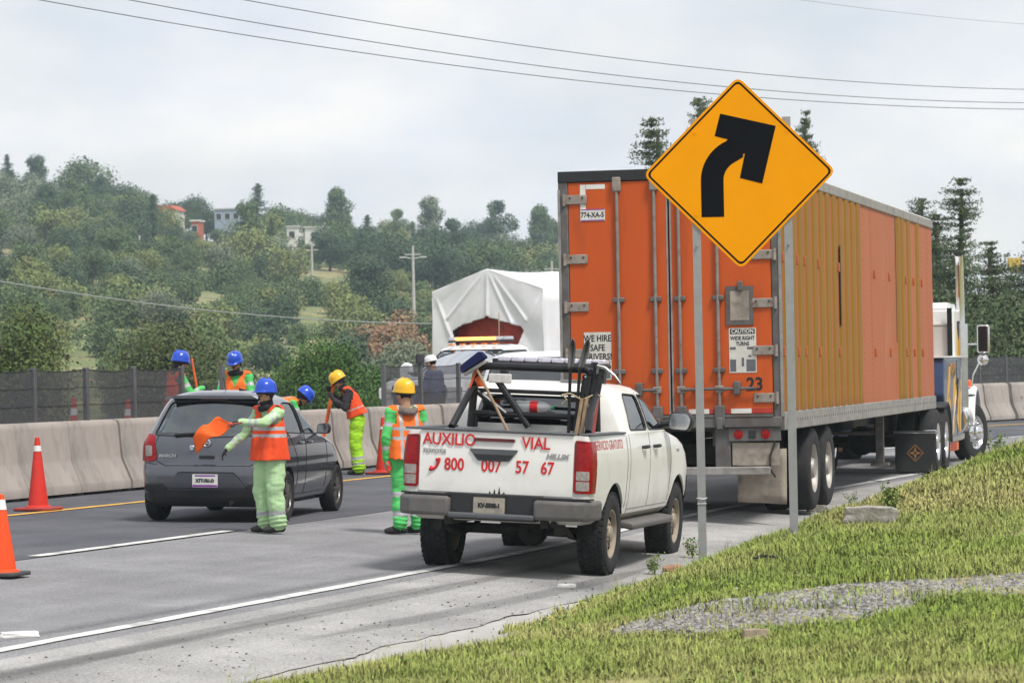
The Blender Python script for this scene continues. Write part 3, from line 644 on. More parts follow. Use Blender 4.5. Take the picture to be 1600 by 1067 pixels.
def blades(n, s0, s1, kmax, width, hmin, hmax):
    out = []; got = 0
    while got < n:
        m = 120000; s = rng.uniform(s0, s1, m); k = rng.random(m) * kmax - .12; u = np.interp(s, SG, EG) + k
        x = RO.x + RD.x * s + RN.x * u; y = RO.y + RD.y * s + RN.y * u; ok = (y > 8) & (np.abs(x / y) < .18) & (s < S1)
        fs, fk = (s - SG[0]) / .25, (k - KG[0]) / .2; a, b = fs.astype(int), fk.astype(int); fs, fk = fs - a, fk - b; a = np.clip(a, 0, len(SG) - 2); b = np.clip(b, 0, len(KG) - 2)
        z = ZT_[a, b] * (1 - fs) * (1 - fk) + ZT_[a + 1, b] * fs * (1 - fk) + ZT_[a, b + 1] * (1 - fs) * fk + ZT_[a + 1, b + 1] * fs * fk
        q, q2 = vnoise(x * 1.1, y * 1.1, 1), vnoise(x * 3.3, y * 3.3, 2)
        ok &= ~((k < .35) & (rng.random(m) > .3 + k * 1.9 + q2 * .5)); ok &= rng.random(m) < .80 + .45 * q2
        ok &= ~(inside_v(x + .10 * q2, y + .14 * q, GP) & (rng.random(m) > .015 + .07 * np.clip(q2, 0, 1)))
        h = (hmin + (hmax - hmin) * rng.random(m) ** 1.8) * (1 + .45 * q + .4 * q2)
        A = np.stack([x, y, z + .004, h, width * rng.uniform(.6, 1.4, m), rng.uniform(0, 6.283, m), rng.normal(0, .6, m), q], 1)[ok]; out.append(A); got += len(A)
    return np.concatenate(out)[:n]
rd = random.Random(3)
G = np.concatenate([blades(230000, -11, 2, 9, .0030, .022, .075), blades(130000, 0, 12, 6.5, .0042, .024, .08), blades(60000, 9, 29, 4.5, .0065, .03, .09), blades(3500, -13, 14, 9, .0018, .08, .19)])
n = len(G); P0 = G[:, :3]; h = np.clip(G[:, 3:4], .012, .25); w = G[:, 4:5]; a = G[:, 5]; t = np.stack([np.cos(a), np.sin(a), 0 * a], 1); bn = np.stack([-np.sin(a), np.cos(a), 0 * a], 1); lean = G[:, 6:7]
mid = P0 + bn * lean * h * .35 + np.array([0, 0, 1]) * h * .6; tip = P0 + bn * lean * h * 1.05 + np.array([0, 0, 1]) * h * (1 - .25 * np.abs(lean))
me = quads('grass', np.concatenate([np.stack([P0 - t * w, P0 + t * w, mid + t * w * .8, mid - t * w * .8], 1), np.stack([mid - t * w * .8, mid + t * w * .8, tip + t * w * .15, tip - t * w * .15], 1)]))
mk('grass', me, 'grass_blade', None, 0, kind='stuff', label='short yellowish green grass covering the verge', cat='grass')
def stones(n, sampler, smin, smax, rd):
    O = np.array([(1, 0, 0), (0, 1, 0), (-1, 0, 0), (0, -1, 0), (0, 0, .75), (0, 0, -.6)], float); F = [(0, 1, 4), (1, 2, 4), (2, 3, 4), (3, 0, 4), (1, 0, 5), (2, 1, 5), (3, 2, 5), (0, 3, 5)]
    mb = MB()
    for _ in range(n):
        p = sampler(); r = smin + (smax - smin) * rd.random() ** 2; a = rd.uniform(0, 6.28); c, s_ = math.cos(a), math.sin(a); V = []
        for o in O:
            k = r * rd.uniform(.65, 1.25); V.append((p[0] + (o[0] * c - o[1] * s_) * k, p[1] + (o[0] * s_ + o[1] * c) * k, p[2] + o[2] * k * .8 + r * .25))
        mb.add(V, F)
    return mb
bx = [min(p.x for p in GP), max(p.x for p in GP), min(p.y for p in GP), max(p.y for p in GP)]
def gs():
    while True:
        x, y = rd.uniform(bx[0], bx[1]), rd.uniform(bx[2], bx[3])
        if inside(x, y, GP):
            if rd.random() < .22: x += rd.gauss(0, .10); y += rd.gauss(0, .28)
            return (x, y, zg(*su(x, y)) + .006)
stones(9000, gs, .008, .028, rd).obj('gravel', 'gravel', None, 0, kind='stuff', label='loose grey gravel spilled in a strip across the grass', cat='gravel', fix=False)
def ps():
    s = rd.uniform(-9, 9); u = min(3.1, max(.3, rd.gauss(1.6, .7))); x, y = xy(s, u); return (x, y, zg(s, u) + .004)
stones(900, ps, .004, .017, rd).obj('pebbles', 'pebble', None, 0, kind='stuff', label='dark pebbles scattered over the shoulder and gutter', cat='pebbles', fix=False)
def rock(name, x_, y_, size, mat, lab, cat, seed, rot=0.):
    p, s, u = hit(x_, y_); bm = bmesh.new(); bmesh.ops.create_cube(bm, size=1); bmesh.ops.subdivide_edges(bm, edges=bm.edges, cuts=6, use_grid_fill=True)
    for v in bm.verts:
        q = v.co.normalized() * .62; v.co = v.co.lerp(q, .28); v.co += v.co * .16 * noise.noise(v.co * 2.3 + Vector((seed, 0, 0))) + v.co * .08 * noise.noise(v.co * 7 + Vector((seed, 3, 0)))
        v.co = Vector((v.co.x * size[0], v.co.y * size[1], v.co.z * size[2]))
    me = bpy.data.meshes.new(name); bm.to_mesh(me); bm.free(); o = mk(name, me, mat, None, 50, label=lab, cat=cat); o.location = p + Vector((0, 0, size[2] * .30)); o.rotation_euler.z = rot; return o
pm('rock_grey', (.34, .32, .29), .95, var=.25, scale=9, bump=.8, bscale=30, col2=(.2, .19, .16), lo=.48, hi=.6); pm('rock_brown', (.30, .24, .18), .95, var=.2, bump=.5, bscale=30)
pm('brick_red', (.36, .20, .13), .9, var=.2, bump=.4, bscale=40); pm('rubber_black', (.025, .025, .026), .7, var=.2, bump=.3, bscale=50); pm('litter', (.72, .71, .68), .8, var=.15)
rock('concrete_chunk', 1360, 818, (.44, .24, .19), 'rock_grey', 'grey broken concrete chunk lying in the grass right of the sign post', 'rock', 1, R(-14))
rock('brown_stone', 1181, 1003, (.15, .11, .10), 'rock_brown', 'small brown stone at the lower edge of the gravel strip', 'rock', 2)
rock('kerb_brick', 1052, 893, (.30, .12, .08), 'brick_red', 'reddish kerb brick between two weeds beside the pickup front wheel', 'brick', 3, R(70))
rock('pale_stone', 885, 918, (.16, .1, .045), 'litter', 'pale flat stone at the asphalt crack behind the pickup', 'rock', 4)
rock('crumpled_paper', 30, 995, (.26, .12, .05), 'litter', 'crumpled white litter on the edge line at the lower left', 'litter', 5, .4)
rock('dark_stone', 1275, 800, (.22, .15, .11), 'rock_grey', 'grey stone at the foot of the trailer rear wheels', 'rock', 6)
p, s, u = hit(1216, 882); t_ = [(-.19 + .38 * k / 12, .03 * math.sin(k * .7), .02 + .02 * math.sin(k * .5)) for k in range(13)]
mb = MB()
for a_, b_ in zip(t_[:-1], t_[1:]): mb.box([(q + w_) / 2 for q, w_ in zip(a_, b_)], (.045, .05, .014), Matrix.Rotation(a_[1] * 9, 3, 'Y'))
o = mb.obj('rubber_strip', 'rubber_black', None, 40, label='black strip of torn tyre rubber lying in the grass', cat='rubber scrap'); o.location = p + Vector((0, 0, .03))
def weed(x_, y_, h, lab, n=220):
    p, s, u = hit(x_, y_); t = root('weed', p, 0, lab, 'weed'); C = []
    mb = MB()
    for k in range(7):
        a = rd.uniform(0, 6.28); q = (math.cos(a) * h * .35, math.sin(a) * h * .35, h * rd.uniform(.6, 1)); mb.tube([(0, 0, 0), (q[0] * .4, q[1] * .4, q[2] * .6), q], [.003, .0025, .001], 4); C += [(q[0] * f, q[1] * f, q[2] * f, .05 * h / .2) for f in (.4, .6, .8, 1)]
    mb.obj('stem', 'leaf_weed', t); mk('leaves', quads('leaves', clump_leaves(C, n, .014 * h / .2)), 'leaf_weed', t, 0)
weed(1022, 898, .2, 'leafy green weed left of the kerb brick'); weed(1082, 872, .2, 'leafy green weed right of the kerb brick'); weed(1398, 800, .26, 'tall weed growing beside the grey concrete chunk'); weed(1330, 792, .2, 'thin weed on the verge crest behind the concrete chunk', 90); weed(1555, 712, .45, 'tall dry weed on the verge crest at the right edge', 200)
weed(1500, 1010, .12, 'small green weed low on the verge at the lower right', 120)

C = []
while len(C) < 420:
    s_ = rd.uniform(-9, 20); u_ = grass_edge(s_) + rd.random() ** 1.4 * 6; x, y = xy(s_, u_)
    if y > 11 and abs(x / y) < .17 and not inside(x, y, GP): C.append((x, y, zg(s_, u_) + .03, rd.uniform(.025, .07)))
mk('verge_weeds', quads('weeds', clump_leaves(C, 9000, .014, .8, .4, .7)), 'leaf_weed', None, 0, kind='stuff', label='small broad-leaved weeds scattered through the verge grass', cat='weeds')
# ================================================================ vehicle toolkit
pm('tyre', (.022, .022, .023), .85, var=.25, scale=9, bump=.3, bscale=70, dirt=((.07, .06, .05), 6., .55, .8, .4)); pm('plastic_black', (.022, .022, .024), .55, var=.15)
pm('chassis', (.03, .028, .026), .85, var=.3, scale=8, dirt=((.07, .055, .04), 5., .5, .75, .5)); pm('liner', (.012, .012, .012), .95)
pm('chrome', (.72, .72, .73), .14, 1., var=.05); pm('steel', (.40, .40, .40), .42, .85, var=.15); pm('lamp_red', (.26, .004, .006), .22, var=.35, scale=26, spec=.3); pm('lamp_dark', (.10, .01, .012), .2, coat=.4)
pm('lamp_clear', (.62, .60, .58), .12, var=.15, scale=30, coat=.7); pm('lens_smoke', (.30, .27, .25), .2, var=.3, scale=40); pm('lamp_amber', (.8, .24, .02), .2, coat=.5); pm('interior', (.05, .05, .052), .85); pm('seat_cloth', (.09, .09, .10), .9)
pm('black_gloss', (.012, .012, .013), .12, coat=.5); glass('glass_car', (.52, .58, .58), .15); glass('glass_dark', (.10, .12, .125), .16); glass('glass_screen', (.45, .58, .60), .8)
pm('plate_dull', (.30, .27, .22), .6, var=.25, scale=14); pm('plate_white', (.62, .61, .58), .5, var=.12, scale=18); pm('ink_black', (.02, .02, .022), .6); pm('ink_red', (.55, .018, .022), .5, var=.06); pm('ink_violet', (.20, .05, .28), .5)
def plan_row(yr, yf, w, rr, rf, br, bf, barrel=.03):
    H = []
    for i in range(7): x = (w - rr) * i / 6; H.append((x, yr + br * (x / w) ** 2))
    y0 = H[-1][1]; e0 = yr + br
    for i in range(1, 7): a = R(90 * i / 6); H.append((w - rr + rr * math.sin(a), y0 + (e0 + rr - y0) * (1 - math.cos(a))))
    ya, yb = e0 + rr, yf - bf - rf
    for i in range(1, 18): t = i / 18; H.append((w, ya + (yb - ya) * t))
    for i in range(0, 7): a = R(90 * i / 6); H.append((w - rf + rf * math.cos(a), yb + rf * math.sin(a)))
    y1 = H[-1][1]
    for i in range(1, 7): x = (w - rf) * (1 - i / 6); H.append((x, y1 + (yf - y1) * (1 - (x / max(w - rf, 1e-4)) ** 2)))
    ym, L_ = (yr + yf) / 2, (yf - yr) / 2
    H = [(x * (1 - barrel * ((y - ym) / L_) ** 4), y) for x, y in H]
    return H + [(-x, y) for x, y in reversed(H[1:-1])]
def slices(rows, sub=2):
    rows = np.array(rows, float); q = []
    for i in range(len(rows) - 1):
        k = sub if rows[i + 1, 0] - rows[i, 0] > .03 else 1
        q += [rows[i] + (rows[i + 1] - rows[i]) * j / k for j in range(k)]
    q.append(rows[-1]); mb = MB(); n = None
    for r in q:
        P = plan_row(*r[1:8]); n = len(P); mb.v += [(x, y, r[0]) for x, y in P]
    k = len(q)
    for i in range(k - 1):
        for j in range(n): mb.f.append((i * n + j, i * n + (j + 1) % n, (i + 1) * n + (j + 1) % n, (i + 1) * n + j))
    mb.f += [tuple(reversed(range(n))), tuple(range((k - 1) * n, k * n))]; mb.m = [0] * len(mb.f); return mb.mesh('loft')
def prismM(poly, a, b, axis): return MB().prism(poly, a, b, axis).mesh('cut')
def disc_cut(y, z, r, x0, x1, n=40): return prismM([(y + r * math.cos(2 * math.pi * i / n), z + r * math.sin(2 * math.pi * i / n)) for i in range(n)], x0, x1, 'x')
def wheel_meshes(r, w, rim_r, style, tread=0):
    """tyre, rim and hub facing +X"""
    MX = Matrix.Rotation(R(90), 4, 'Y'); t = MB()
    t.lathe([(rim_r, -w / 2 + .012), (rim_r + .02, -w / 2), (r * .9, -w / 2 - .004), (r * .965, -w / 2 + .012), (r, -w / 2 + .035), (r * 1.003, 0), (r, w / 2 - .035), (r * .965, w / 2 - .012), (r * .9, w / 2 + .004), (rim_r + .02, w / 2), (rim_r, w / 2 - .012)], 40, MX)
    if tread:
        for row, xo in enumerate(np.linspace(-w * .40, w * .40, tread)):
            nb = 40
            for k in range(nb):
                a = 2 * math.pi * (k + .5 * (row % 2)) / nb; t.box((xo, -math.sin(a) * (r + .003), math.cos(a) * (r + .003)), (w * .8 / tread * .84, 2 * math.pi * r / nb * .72, .014), Matrix.Rotation(a, 3, 'X') @ Matrix.Rotation(.12 * (1 if row % 2 else -1), 3, 'Z'))
    m = MB(); q = w / 2
    if style == 'steel':
        m.lathe([(rim_r, -q + .02), (rim_r - .015, -q + .03), (rim_r - .03, q - .05), (rim_r - .012, q - .012), (rim_r, q - .012)], 36, MX)
        m.lathe([(rim_r - .03, q - .06), (rim_r * .78, q - .075), (rim_r * .62, q - .05), (rim_r * .5, q - .035), (rim_r * .34, q - .04), (rim_r * .30, q - .01), (rim_r * .16, q), (0, q)], 36, MX)
        for k in range(8): a = k * math.pi / 4; m.box((q - .06, math.sin(a) * rim_r * .77, math.cos(a) * rim_r * .77), (.012, rim_r * .16, rim_r * .13), Matrix.Rotation(-a, 3, 'X'), 1)
        for k in range(6): a = k * math.pi / 3; m.tube([(q - .05, math.sin(a) * rim_r * .42, math.cos(a) * rim_r * .42), (q - .02, math.sin(a) * rim_r * .42, math.cos(a) * rim_r * .42)], .011, 6)
    elif style == 'alloy':
        m.lathe([(rim_r, -q + .02), (rim_r - .02, -q + .04), (rim_r - .025, q - .05), (rim_r - .008, q - .012), (rim_r, q - .01)], 36, MX)
        m.lathe([(rim_r * .9, -.02), (0, -.02)], 30, MX, 1)
        for k in range(8):
            a = k * math.pi / 4
            for e in (-.09, .09): m.tube([(q - .02, math.sin(a) * rim_r * .15, math.cos(a) * rim_r * .15), (q - .03, math.sin(a + e) * rim_r * .97, math.cos(a + e) * rim_r * .97)], [.018, .012], 6)
        m.lathe([(rim_r * .26, q - .06), (rim_r * .24, q - .005), (0, q)], 20, MX)
    elif style == 'dual':      # deep dished outer wheel of a dual pair
        m.lathe([(rim_r, q - .004), (rim_r - .012, q - .02), (rim_r - .03, q - .06), (rim_r - .035, -q + .03), (rim_r * .72, -q + .06), (rim_r * .62, -q + .09), (rim_r * .46, -q + .09), (rim_r * .44, q - .04), (rim_r * .36, q), (0, q)], 36, MX)
        for k in range(10): a = k * math.pi / 5; m.tube([(-q + .08, math.sin(a) * rim_r * .55, math.cos(a) * rim_r * .55), (-q + .13, math.sin(a) * rim_r * .55, math.cos(a) * rim_r * .55)], .014, 6)
    elif style == 'steer':     # convex polished front wheel with hand holes
        m.lathe([(rim_r, q - .004), (rim_r - .012, q - .02), (rim_r - .03, q - .05), (rim_r * .80, q - .055), (rim_r * .70, q - .01), (rim_r * .58, q + .015), (rim_r * .46, q + .01), (rim_r * .44, q + .05), (rim_r * .30, q + .09), (0, q + .1)], 36, MX)
        for k in range(10):
            a = k * math.pi / 5; m.lathe([(0, q - .028), (rim_r * .09, q - .028), (rim_r * .1, q - .035)], 10, Matrix.Translation((0, math.sin(a) * rim_r * .735, math.cos(a) * rim_r * .735)) @ MX, 1); m.tube([(q + .01, math.sin(a + .3) * rim_r * .52, math.cos(a + .3) * rim_r * .52), (q + .05, math.sin(a + .3) * rim_r * .52, math.cos(a + .3) * rim_r * .52)], .017, 6)
    return t.mesh('tyre'), m.mesh('rim')
def wheel(parent, meshes, loc, side, mats=('tyre', 'steel'), dark='liner', steer=0.):
    h = bpy.data.objects.new('wheel', None); COL.objects.link(h); h.parent = parent; h.location = loc; h.rotation_euler.z = (0 if side > 0 else math.pi) + steer
    mk('tyre', meshes[0], mats[0], h, 40); mk('rim', meshes[1], [mats[1], dark], h, 40); return h
def well(parent, y, z, r, s, x0, x1, zmin):
    a0 = math.asin((zmin - z) / r); A = np.linspace(a0, math.pi - a0, 20); P = [(y + r * math.cos(a), z + r * math.sin(a)) for a in A]; mb = MB(); n = len(P)
    mb.add([(s * x0, *p) for p in P] + [(s * x1, *p) for p in P], [(i, i + 1, i + 1 + n, i + n) for i in range(n - 1)] + [tuple(range(n))]); return mb.obj('wheel_well', 'liner', parent, fix=False)
def conform(name, me, mat, parent, bv, y, z, s):
    """lay flat lettering onto a curved vehicle side"""
    for v in me.vertices:
        h = bv.ray_cast(Vector((s * 4, y + s * v.co.x, z + v.co.y)), Vector((-s, 0, 0)))[0]; v.co = (h.x + s * .003, h.y, h.z) if h else (s * .9, y + v.co.x, z + v.co.y)
    return mk(name, me, mat, parent, 0)
def posem(loc, yaw, roll=0., pitch=0.): return T(*loc) @ Matrix.Rotation(-yaw, 4, 'Z') @ Matrix.Rotation(roll, 4, 'Y') @ Matrix.Rotation(pitch, 4, 'X')
def seam(name, parent, bv, pts, axis, sgn, r=.0045, mat='liner', step=.05): return MB().tube(onto(bv, resample(pts, step), axis, sgn, .0005), r, 5).obj(name, mat, parent)
def flatpoly(pts3, th, nrm): 
    n = Vector(nrm) * th; k = len(pts3); A = [Vector(p) for p in pts3]; return MB().add(A + [p + n for p in A], [tuple(range(k)), tuple(range(2 * k - 1, k - 1, -1))] + [(i, (i + 1) % k, (i + 1) % k + k, i + k) for i in range(k)])
def plate(parent, c, w, h, body, size, mat='plate_white', face=REAR, frame=None, band=None, sx=.9):
    """licence plate with raised characters; c is the centre of the front face"""
    M_ = T(*c) @ face
    if frame: me = MB().prism(rect(-w / 2 - .012, w / 2 + .012, -h / 2 - .012, h / 2 + .012, .012), -.012, -.002, 'z').mesh('f'); me.transform(M_); mk('plate_frame', me, frame, parent)
    me = MB().prism(rect(-w / 2, w / 2, -h / 2, h / 2, .01), -.008, .001, 'z').mesh('p'); me.transform(M_); pl = mk('licence_plate', me, mat, parent)
    if band: 
        me = MB().b2((-w / 2 + .004, -h / 2 + .004, .0014), (w / 2 - .004, -h / 2 + h * .2, .0022)).b2((-w / 2 + .03, h / 2 - h * .17, .0014), (w / 2 - .03, h / 2 - h * .06, .0022)).mesh('b'); me.transform(M_); mk('plate_band', me, band, pl)
    me = text(body, size, sx, .004); me.transform(M_ @ T(0, .0, .002)); mk('plate_number', me, 'ink_black', pl, 0); return pl
# ================================================================ roadside assistance pickup
DIRT = (.33, .27, .19)
def dirtied(name, col, zlo, zhi, dcol, amt, rough=.32, coat=.35, metal=0.):
    """vehicle paint with road dust thrown up around the lower edges and a few streaks"""
    m = pm(name, col, rough, metal, var=.03, scale=2., coat=coat, dirt=(tuple(c * .85 for c in dcol), 3.5, .55, .8, .22)); nt = m.node_tree; N, L = nt.nodes, nt.links; b = N['Principled BSDF']
    src = b.inputs['Base Color'].links[0].from_socket; tcn = N.new('ShaderNodeTexCoord'); sp = N.new('ShaderNodeSeparateXYZ'); L.new(tcn.outputs['Object'], sp.inputs[0])
    nz = N.new('ShaderNodeTexNoise'); nz.inputs['Scale'].default_value = 4; nz.inputs['Detail'].default_value = 8; L.new(tcn.outputs['Object'], nz.inputs['Vector'])
    ma = N.new('ShaderNodeMath'); ma.operation = 'MULTIPLY_ADD'; L.new(nz.outputs['Fac'], ma.inputs[0]); ma.inputs[1].default_value = (zhi - zlo) * 1.3; L.new(sp.outputs[2], ma.inputs[2])
    r = N.new('ShaderNodeMapRange'); L.new(ma.outputs[0], r.inputs[0])
    for i, v in zip((1, 2, 3, 4), (zlo + (zhi - zlo) * .4, zhi + (zhi - zlo) * .4, amt, 0)): r.inputs[i].default_value = v
    x = N.new('ShaderNodeMix'); x.data_type = 'RGBA'; L.new(r.outputs[0], x.inputs[0]); L.new(src, x.inputs[6]); x.inputs[7].default_value = (*dcol, 1); L.new(x.outputs[2], b.inputs['Base Color']); return m
dirtied('paint_pickup', (.74, .735, .70), .5, .95, DIRT, .55); pm('bumper_grey', (.115, .108, .105), .5, var=.12, dirt=((.2, .17, .14), 5., .5, .75, .35)); pm('rail_grey', (.085, .09, .1), .6, var=.1)
pm('gap_grey', (.10, .10, .095), .9); pm('rim_dusty', (.30, .255, .20), .7, .2, var=.15, scale=12); pm('rack_black', (.018, .018, .02), .35, .2, var=.2, dirt=((.12, .1, .09), 7., .6, .8, .3))
HP = dict(loc=(.03, 31.25, -.135), yaw=.247, roll=.055, pitch=-.008)
pk = root('pickup_truck', HP['loc'], HP['yaw'], 'white double-cab roadside assistance pickup with red lettering parked on the shoulder', 'pickup truck', None, HP['roll'], HP['pitch'])
HM = posem(**HP)
rows = [(.50, -.92, 3.90, .80, .08, .35, .002, .10), (.56, -1.02, 4.00, .875, .08, .38, .002, .12), (.70, -1.04, 4.05, .905, .07, .40, .002, .14), (.95, -1.04, 4.04, .92, .06, .42, .002, .16),
        (1.08, -1.04, 3.98, .92, .06, .45, .002, .18), (1.18, -1.035, 3.84, .912, .06, .45, .002, .2), (1.25, -1.03, 3.55, .90, .05, .4, .002, .2), (1.30, -1.03, 3.12, .89, .05, .3, .002, .2), (1.328, -1.03, 2.86, .885, .05, .25, .002, .18),
        (1.331, .50, 2.85, .885, .05, .25, .01, .18), (1.37, .50, 2.70, .872, .05, .2, .01, .16), (1.5, .53, 2.44, .825, .06, .18, .01, .13), (1.64, .58, 2.17, .765, .08, .16, .02, .1),
        (1.72, .62, 2.0, .72, .10, .15, .02, .1), (1.765, .68, 1.86, .67, .14, .15, .03, .1), (1.79, .76, 1.72, .60, .16, .2, .04, .1), (1.803, .90, 1.55, .48, .16, .2, .05, .1), (1.808, 1.05, 1.4, .3, .14, .14, .02, .02)]
loft = slices(rows, 3); hb = bvh(loft)
W_rear = prismM(rounded([(-.64, 1.385), (.64, 1.385), (.575, 1.665), (-.575, 1.665)], .06), -.2, .85, 'y')
W_front = prismM(rounded([(-.74, 1.40), (.74, 1.40), (.60, 1.725), (-.60, 1.725)], .05), 1.5, 3.4, 'y')
wr = rounded([(.76, 1.362), (1.50, 1.357), (1.50, 1.695), (.98, 1.71), (.90, 1.66)], .05); wf = rounded([(1.59, 1.357), (2.52, 1.354), (2.36, 1.48), (2.04, 1.68), (1.59, 1.70)], .05)
Wside = [prismM(w_, s * .4, s * 1.2, 'x') for s in (1, -1) for w_ in (wr, wf)]
cuts = [W_rear, W_front] + Wside + [disc_cut(y, .40, .475, s * .5, s * 1.3) for y in (0, 3.085) for s in (1, -1)] + [MB().b2((-.755, -.965, .86), (.755, .44, 1.7)).mesh('bed')]
body = boole(shell(loft, 0, .03), cuts)
mk('body', body, ['paint_pickup', 'interior'], pk, 32)
for nm, c in (('rear_window', W_rear), ('windscreen', W_front)): mk(nm, patch(loft, c, -.008, .006), 'glass_dark', pk, 60)
for c in Wside: mk('side_window', patch(loft, c, -.008, .006), 'glass_dark', pk, 60)
for s in (1, -1):
    for w_, nm in ((wr, 'rear'), (wf, 'front')): MB().tube(onto(hb, resample(w_ + [w_[0]], .05), 'x', s, .001), .008, 5).obj('window_seal', 'plastic_black', pk)
    for y in (0, 3.085): well(pk, y, .40, .47, s, .5, .885, .56)
    for pts in ([(.62, .56), (.62, 1.33)], [(1.55, .60), (1.55, 1.72)], [(2.56, .62), (2.60, 1.0), (2.56, 1.36)], [(.62, .60), (2.56, .60)]):
        seam('door_gap', pk, hb, pts, 'x', s, .0032, 'gap_grey')
    seam('bed_gap', pk, hb, [(.49, .62), (.49, 1.33)], 'x', s, .004, 'gap_grey')
    for y in (1.25, 2.05 - .25):
        q = onto(hb, [(y, 1.19)], 'x', s, .0)[0]; MB().tube([q + Vector((s * .005, -.09, 0)), q + Vector((s * .04, -.06, .005)), q + Vector((s * .04, .06, .005)), q + Vector((s * .005, .09, 0))], [.016, .018, .018, .016], 8).obj('door_handle', 'plastic_black', pk)
    # mirror
    MB().tube([(s * .84, 2.42, 1.40), (s * .98, 2.40, 1.41)], [.035, .03], 8).obj('mirror_arm', 'plastic_black', pk)
    mr_ = mk('mirror', MB().prism(rounded([(s * .93, 1.345), (s * 1.15, 1.335), (s * 1.19, 1.46), (s * 1.13, 1.535), (s * .95, 1.53)], .05), 2.30, 2.46, 'y').mesh('mirror'), 'plastic_black', pk, 40, .02)
    MB().prism(rounded([(s * .945, 1.36), (s * 1.14, 1.35), (s * 1.172, 1.46), (s * 1.12, 1.52), (s * .96, 1.515)], .04), 2.288, 2.296, 'y').obj('mirror_glass', 'chrome', mr_)
    # running board
    MB().prism([(s * .74, .44), (s * .96, .40), (s * .985, .43), (s * .97, .475), (s * .74, .50)], .58, 2.50, 'y').obj('running_board', 'bumper_grey', pk, 30, .02)
    # tail lamps wrap round the rear corners
    lp = rounded([(s * .742, .80), (s * 1.2, .80), (s * 1.2, 1.15), (s * .93, 1.275), (s * .742, 1.29)], .03); tl = mk('tail_lamp', patch(loft, prismM(lp, -2, -.84, 'y'), .014, .03), 'lamp_red', pk, 40)
    for z0, z1 in ((.825, .91), (.92, 1.005)): mk('reverse_lens', patch(loft, prismM(rounded([(s * .765, z0), (s * .885, z0), (s * .885, z1), (s * .765, z1)], .012), -2, -.9, 'y'), .0165, .012), 'lens_smoke', tl, 40)
    MB().tube(onto(hb, resample([(s * .757, 1.01), (s * .757, 1.27), (s * .84, 1.27)], .05), 'y', -1, .014), .006, 5).obj('lamp_trim', 'lamp_dark', tl)
    MB().b2((s * .775, -1.0, 1.332), (s * .90, .46, 1.350)).obj('bed_rail_cap', 'rail_grey', pk, 30, .006)
    # bumper corner
    MB().prism([(s * .40, -1.20), (s * .78, -1.19), (s * .895, -1.11), (s * .925, -.98), (s * .93, -.62), (s * .86, -.62), (s * .85, -1.0), (s * .40, -1.02)], .545, .73, 'z').obj('bumper_corner', 'bumper_grey', pk, 30, .035, seg=3)
    MB().prism([(s * .40, -1.17), (s * .78, -1.16), (s * .90, -1.07), (s * .92, -.95), (s * .82, -.95), (s * .40, -1.0)], .738, .752, 'z').obj('bumper_step', 'plastic_black', pk)
tg = mk('tailgate', patch(loft, MB().b2((-.735, -2, .765), (.735, -.95, 1.327)).mesh('c'), .010, .03), 'paint_pickup', pk, 30)
MB().b2((-.735, -1.056, 1.331), (.735, -.97, 1.352)).obj('tailgate_cap', 'rail_grey', tg, 30, .006)
yt = -1.0535
def tgp(name, poly, th, mat, bevel=0): return MB().prism(poly, yt - th, yt + .02, 'y').obj(name, mat, tg, 30, bevel)
tgp('brake_lamp', rect(-.215, .175, 1.245, 1.275, .014), .010, 'lamp_dark'); tgp('handle_recess', rounded([(-.26, 1.175), (.21, 1.175), (.125, 1.065), (-.175, 1.065)], .015), .012, 'rail_grey', .006); tgp('handle', rounded([(-.22, 1.125), (.17, 1.125), (.10, 1.075), (-.15, 1.075)], .01), .018, 'plastic_black', .005)
lettering('lettering', 'AUXILIO', .155, 'ink_red', tg, (-.455, yt, 1.245), sx=.84, bold=.0022); lettering('lettering', 'VIAL', .155, 'ink_red', tg, (.375, yt, 1.24), sx=.86, bold=.0022)
for b, x in (('800', -.40), ('007', -.045), ('57', .25), ('67', .49)): lettering('lettering', b, .16, 'ink_red', tg, (x, yt, 1.015), sx=.80, bold=.003)
hs = [Vector((-.61 + .055 * math.cos(a), 0, 1.045 + .075 * math.sin(a))) for a in np.linspace(-2.0, .35, 9)]
MB().tube([p + Vector((0, yt + .002, 0)) for p in hs], [.026, .024, .016, .013, .012, .013, .016, .024, .026], 8).obj('handset_symbol', 'ink_red', tg)
lettering('lettering', 'TOYOTA', .055, 'steel', tg, (-.60, yt - .001, 1.135), sx=1., bold=.002, shear=.3); lettering('lettering', 'HILUX', .06, 'steel', tg, (.58, yt - .001, 1.13), sx=1.2, bold=.003, shear=.2)
for k in range(4): MB().prism([(-.06 + k * .045, .765), (-.05 + k * .045, .765 + .045 * (1 + (k * 7 % 3)) * .5), (-.04 + k * .045, .765)], yt - .001, yt + .001, 'y').obj('rust_stain', 'liner', tg)
MB().prism(rounded([(-.42, .52), (.42, .52), (.42, .72), (.47, .76), (-.47, .76), (-.42, .72)], .02), -1.13, -.98, 'y').obj('bumper_centre', 'plastic_black', pk, 30, .015)
MB().b2((-.41, -1.205, .535), (.41, -1.13, .585)).obj('bumper_lip', 'rail_grey', pk, 30, .015)
plate(pk, (-.03, -1.142, .655), .30, .15, 'KV-5508-1', .055, frame='plastic_black', sx=.86, mat='plate_dull')
for y in (-.3, 1.0, 2.6): MB().b2((-.5, y, .50), (.5, y + .08, .60)).obj('crossmember', 'chassis', pk)
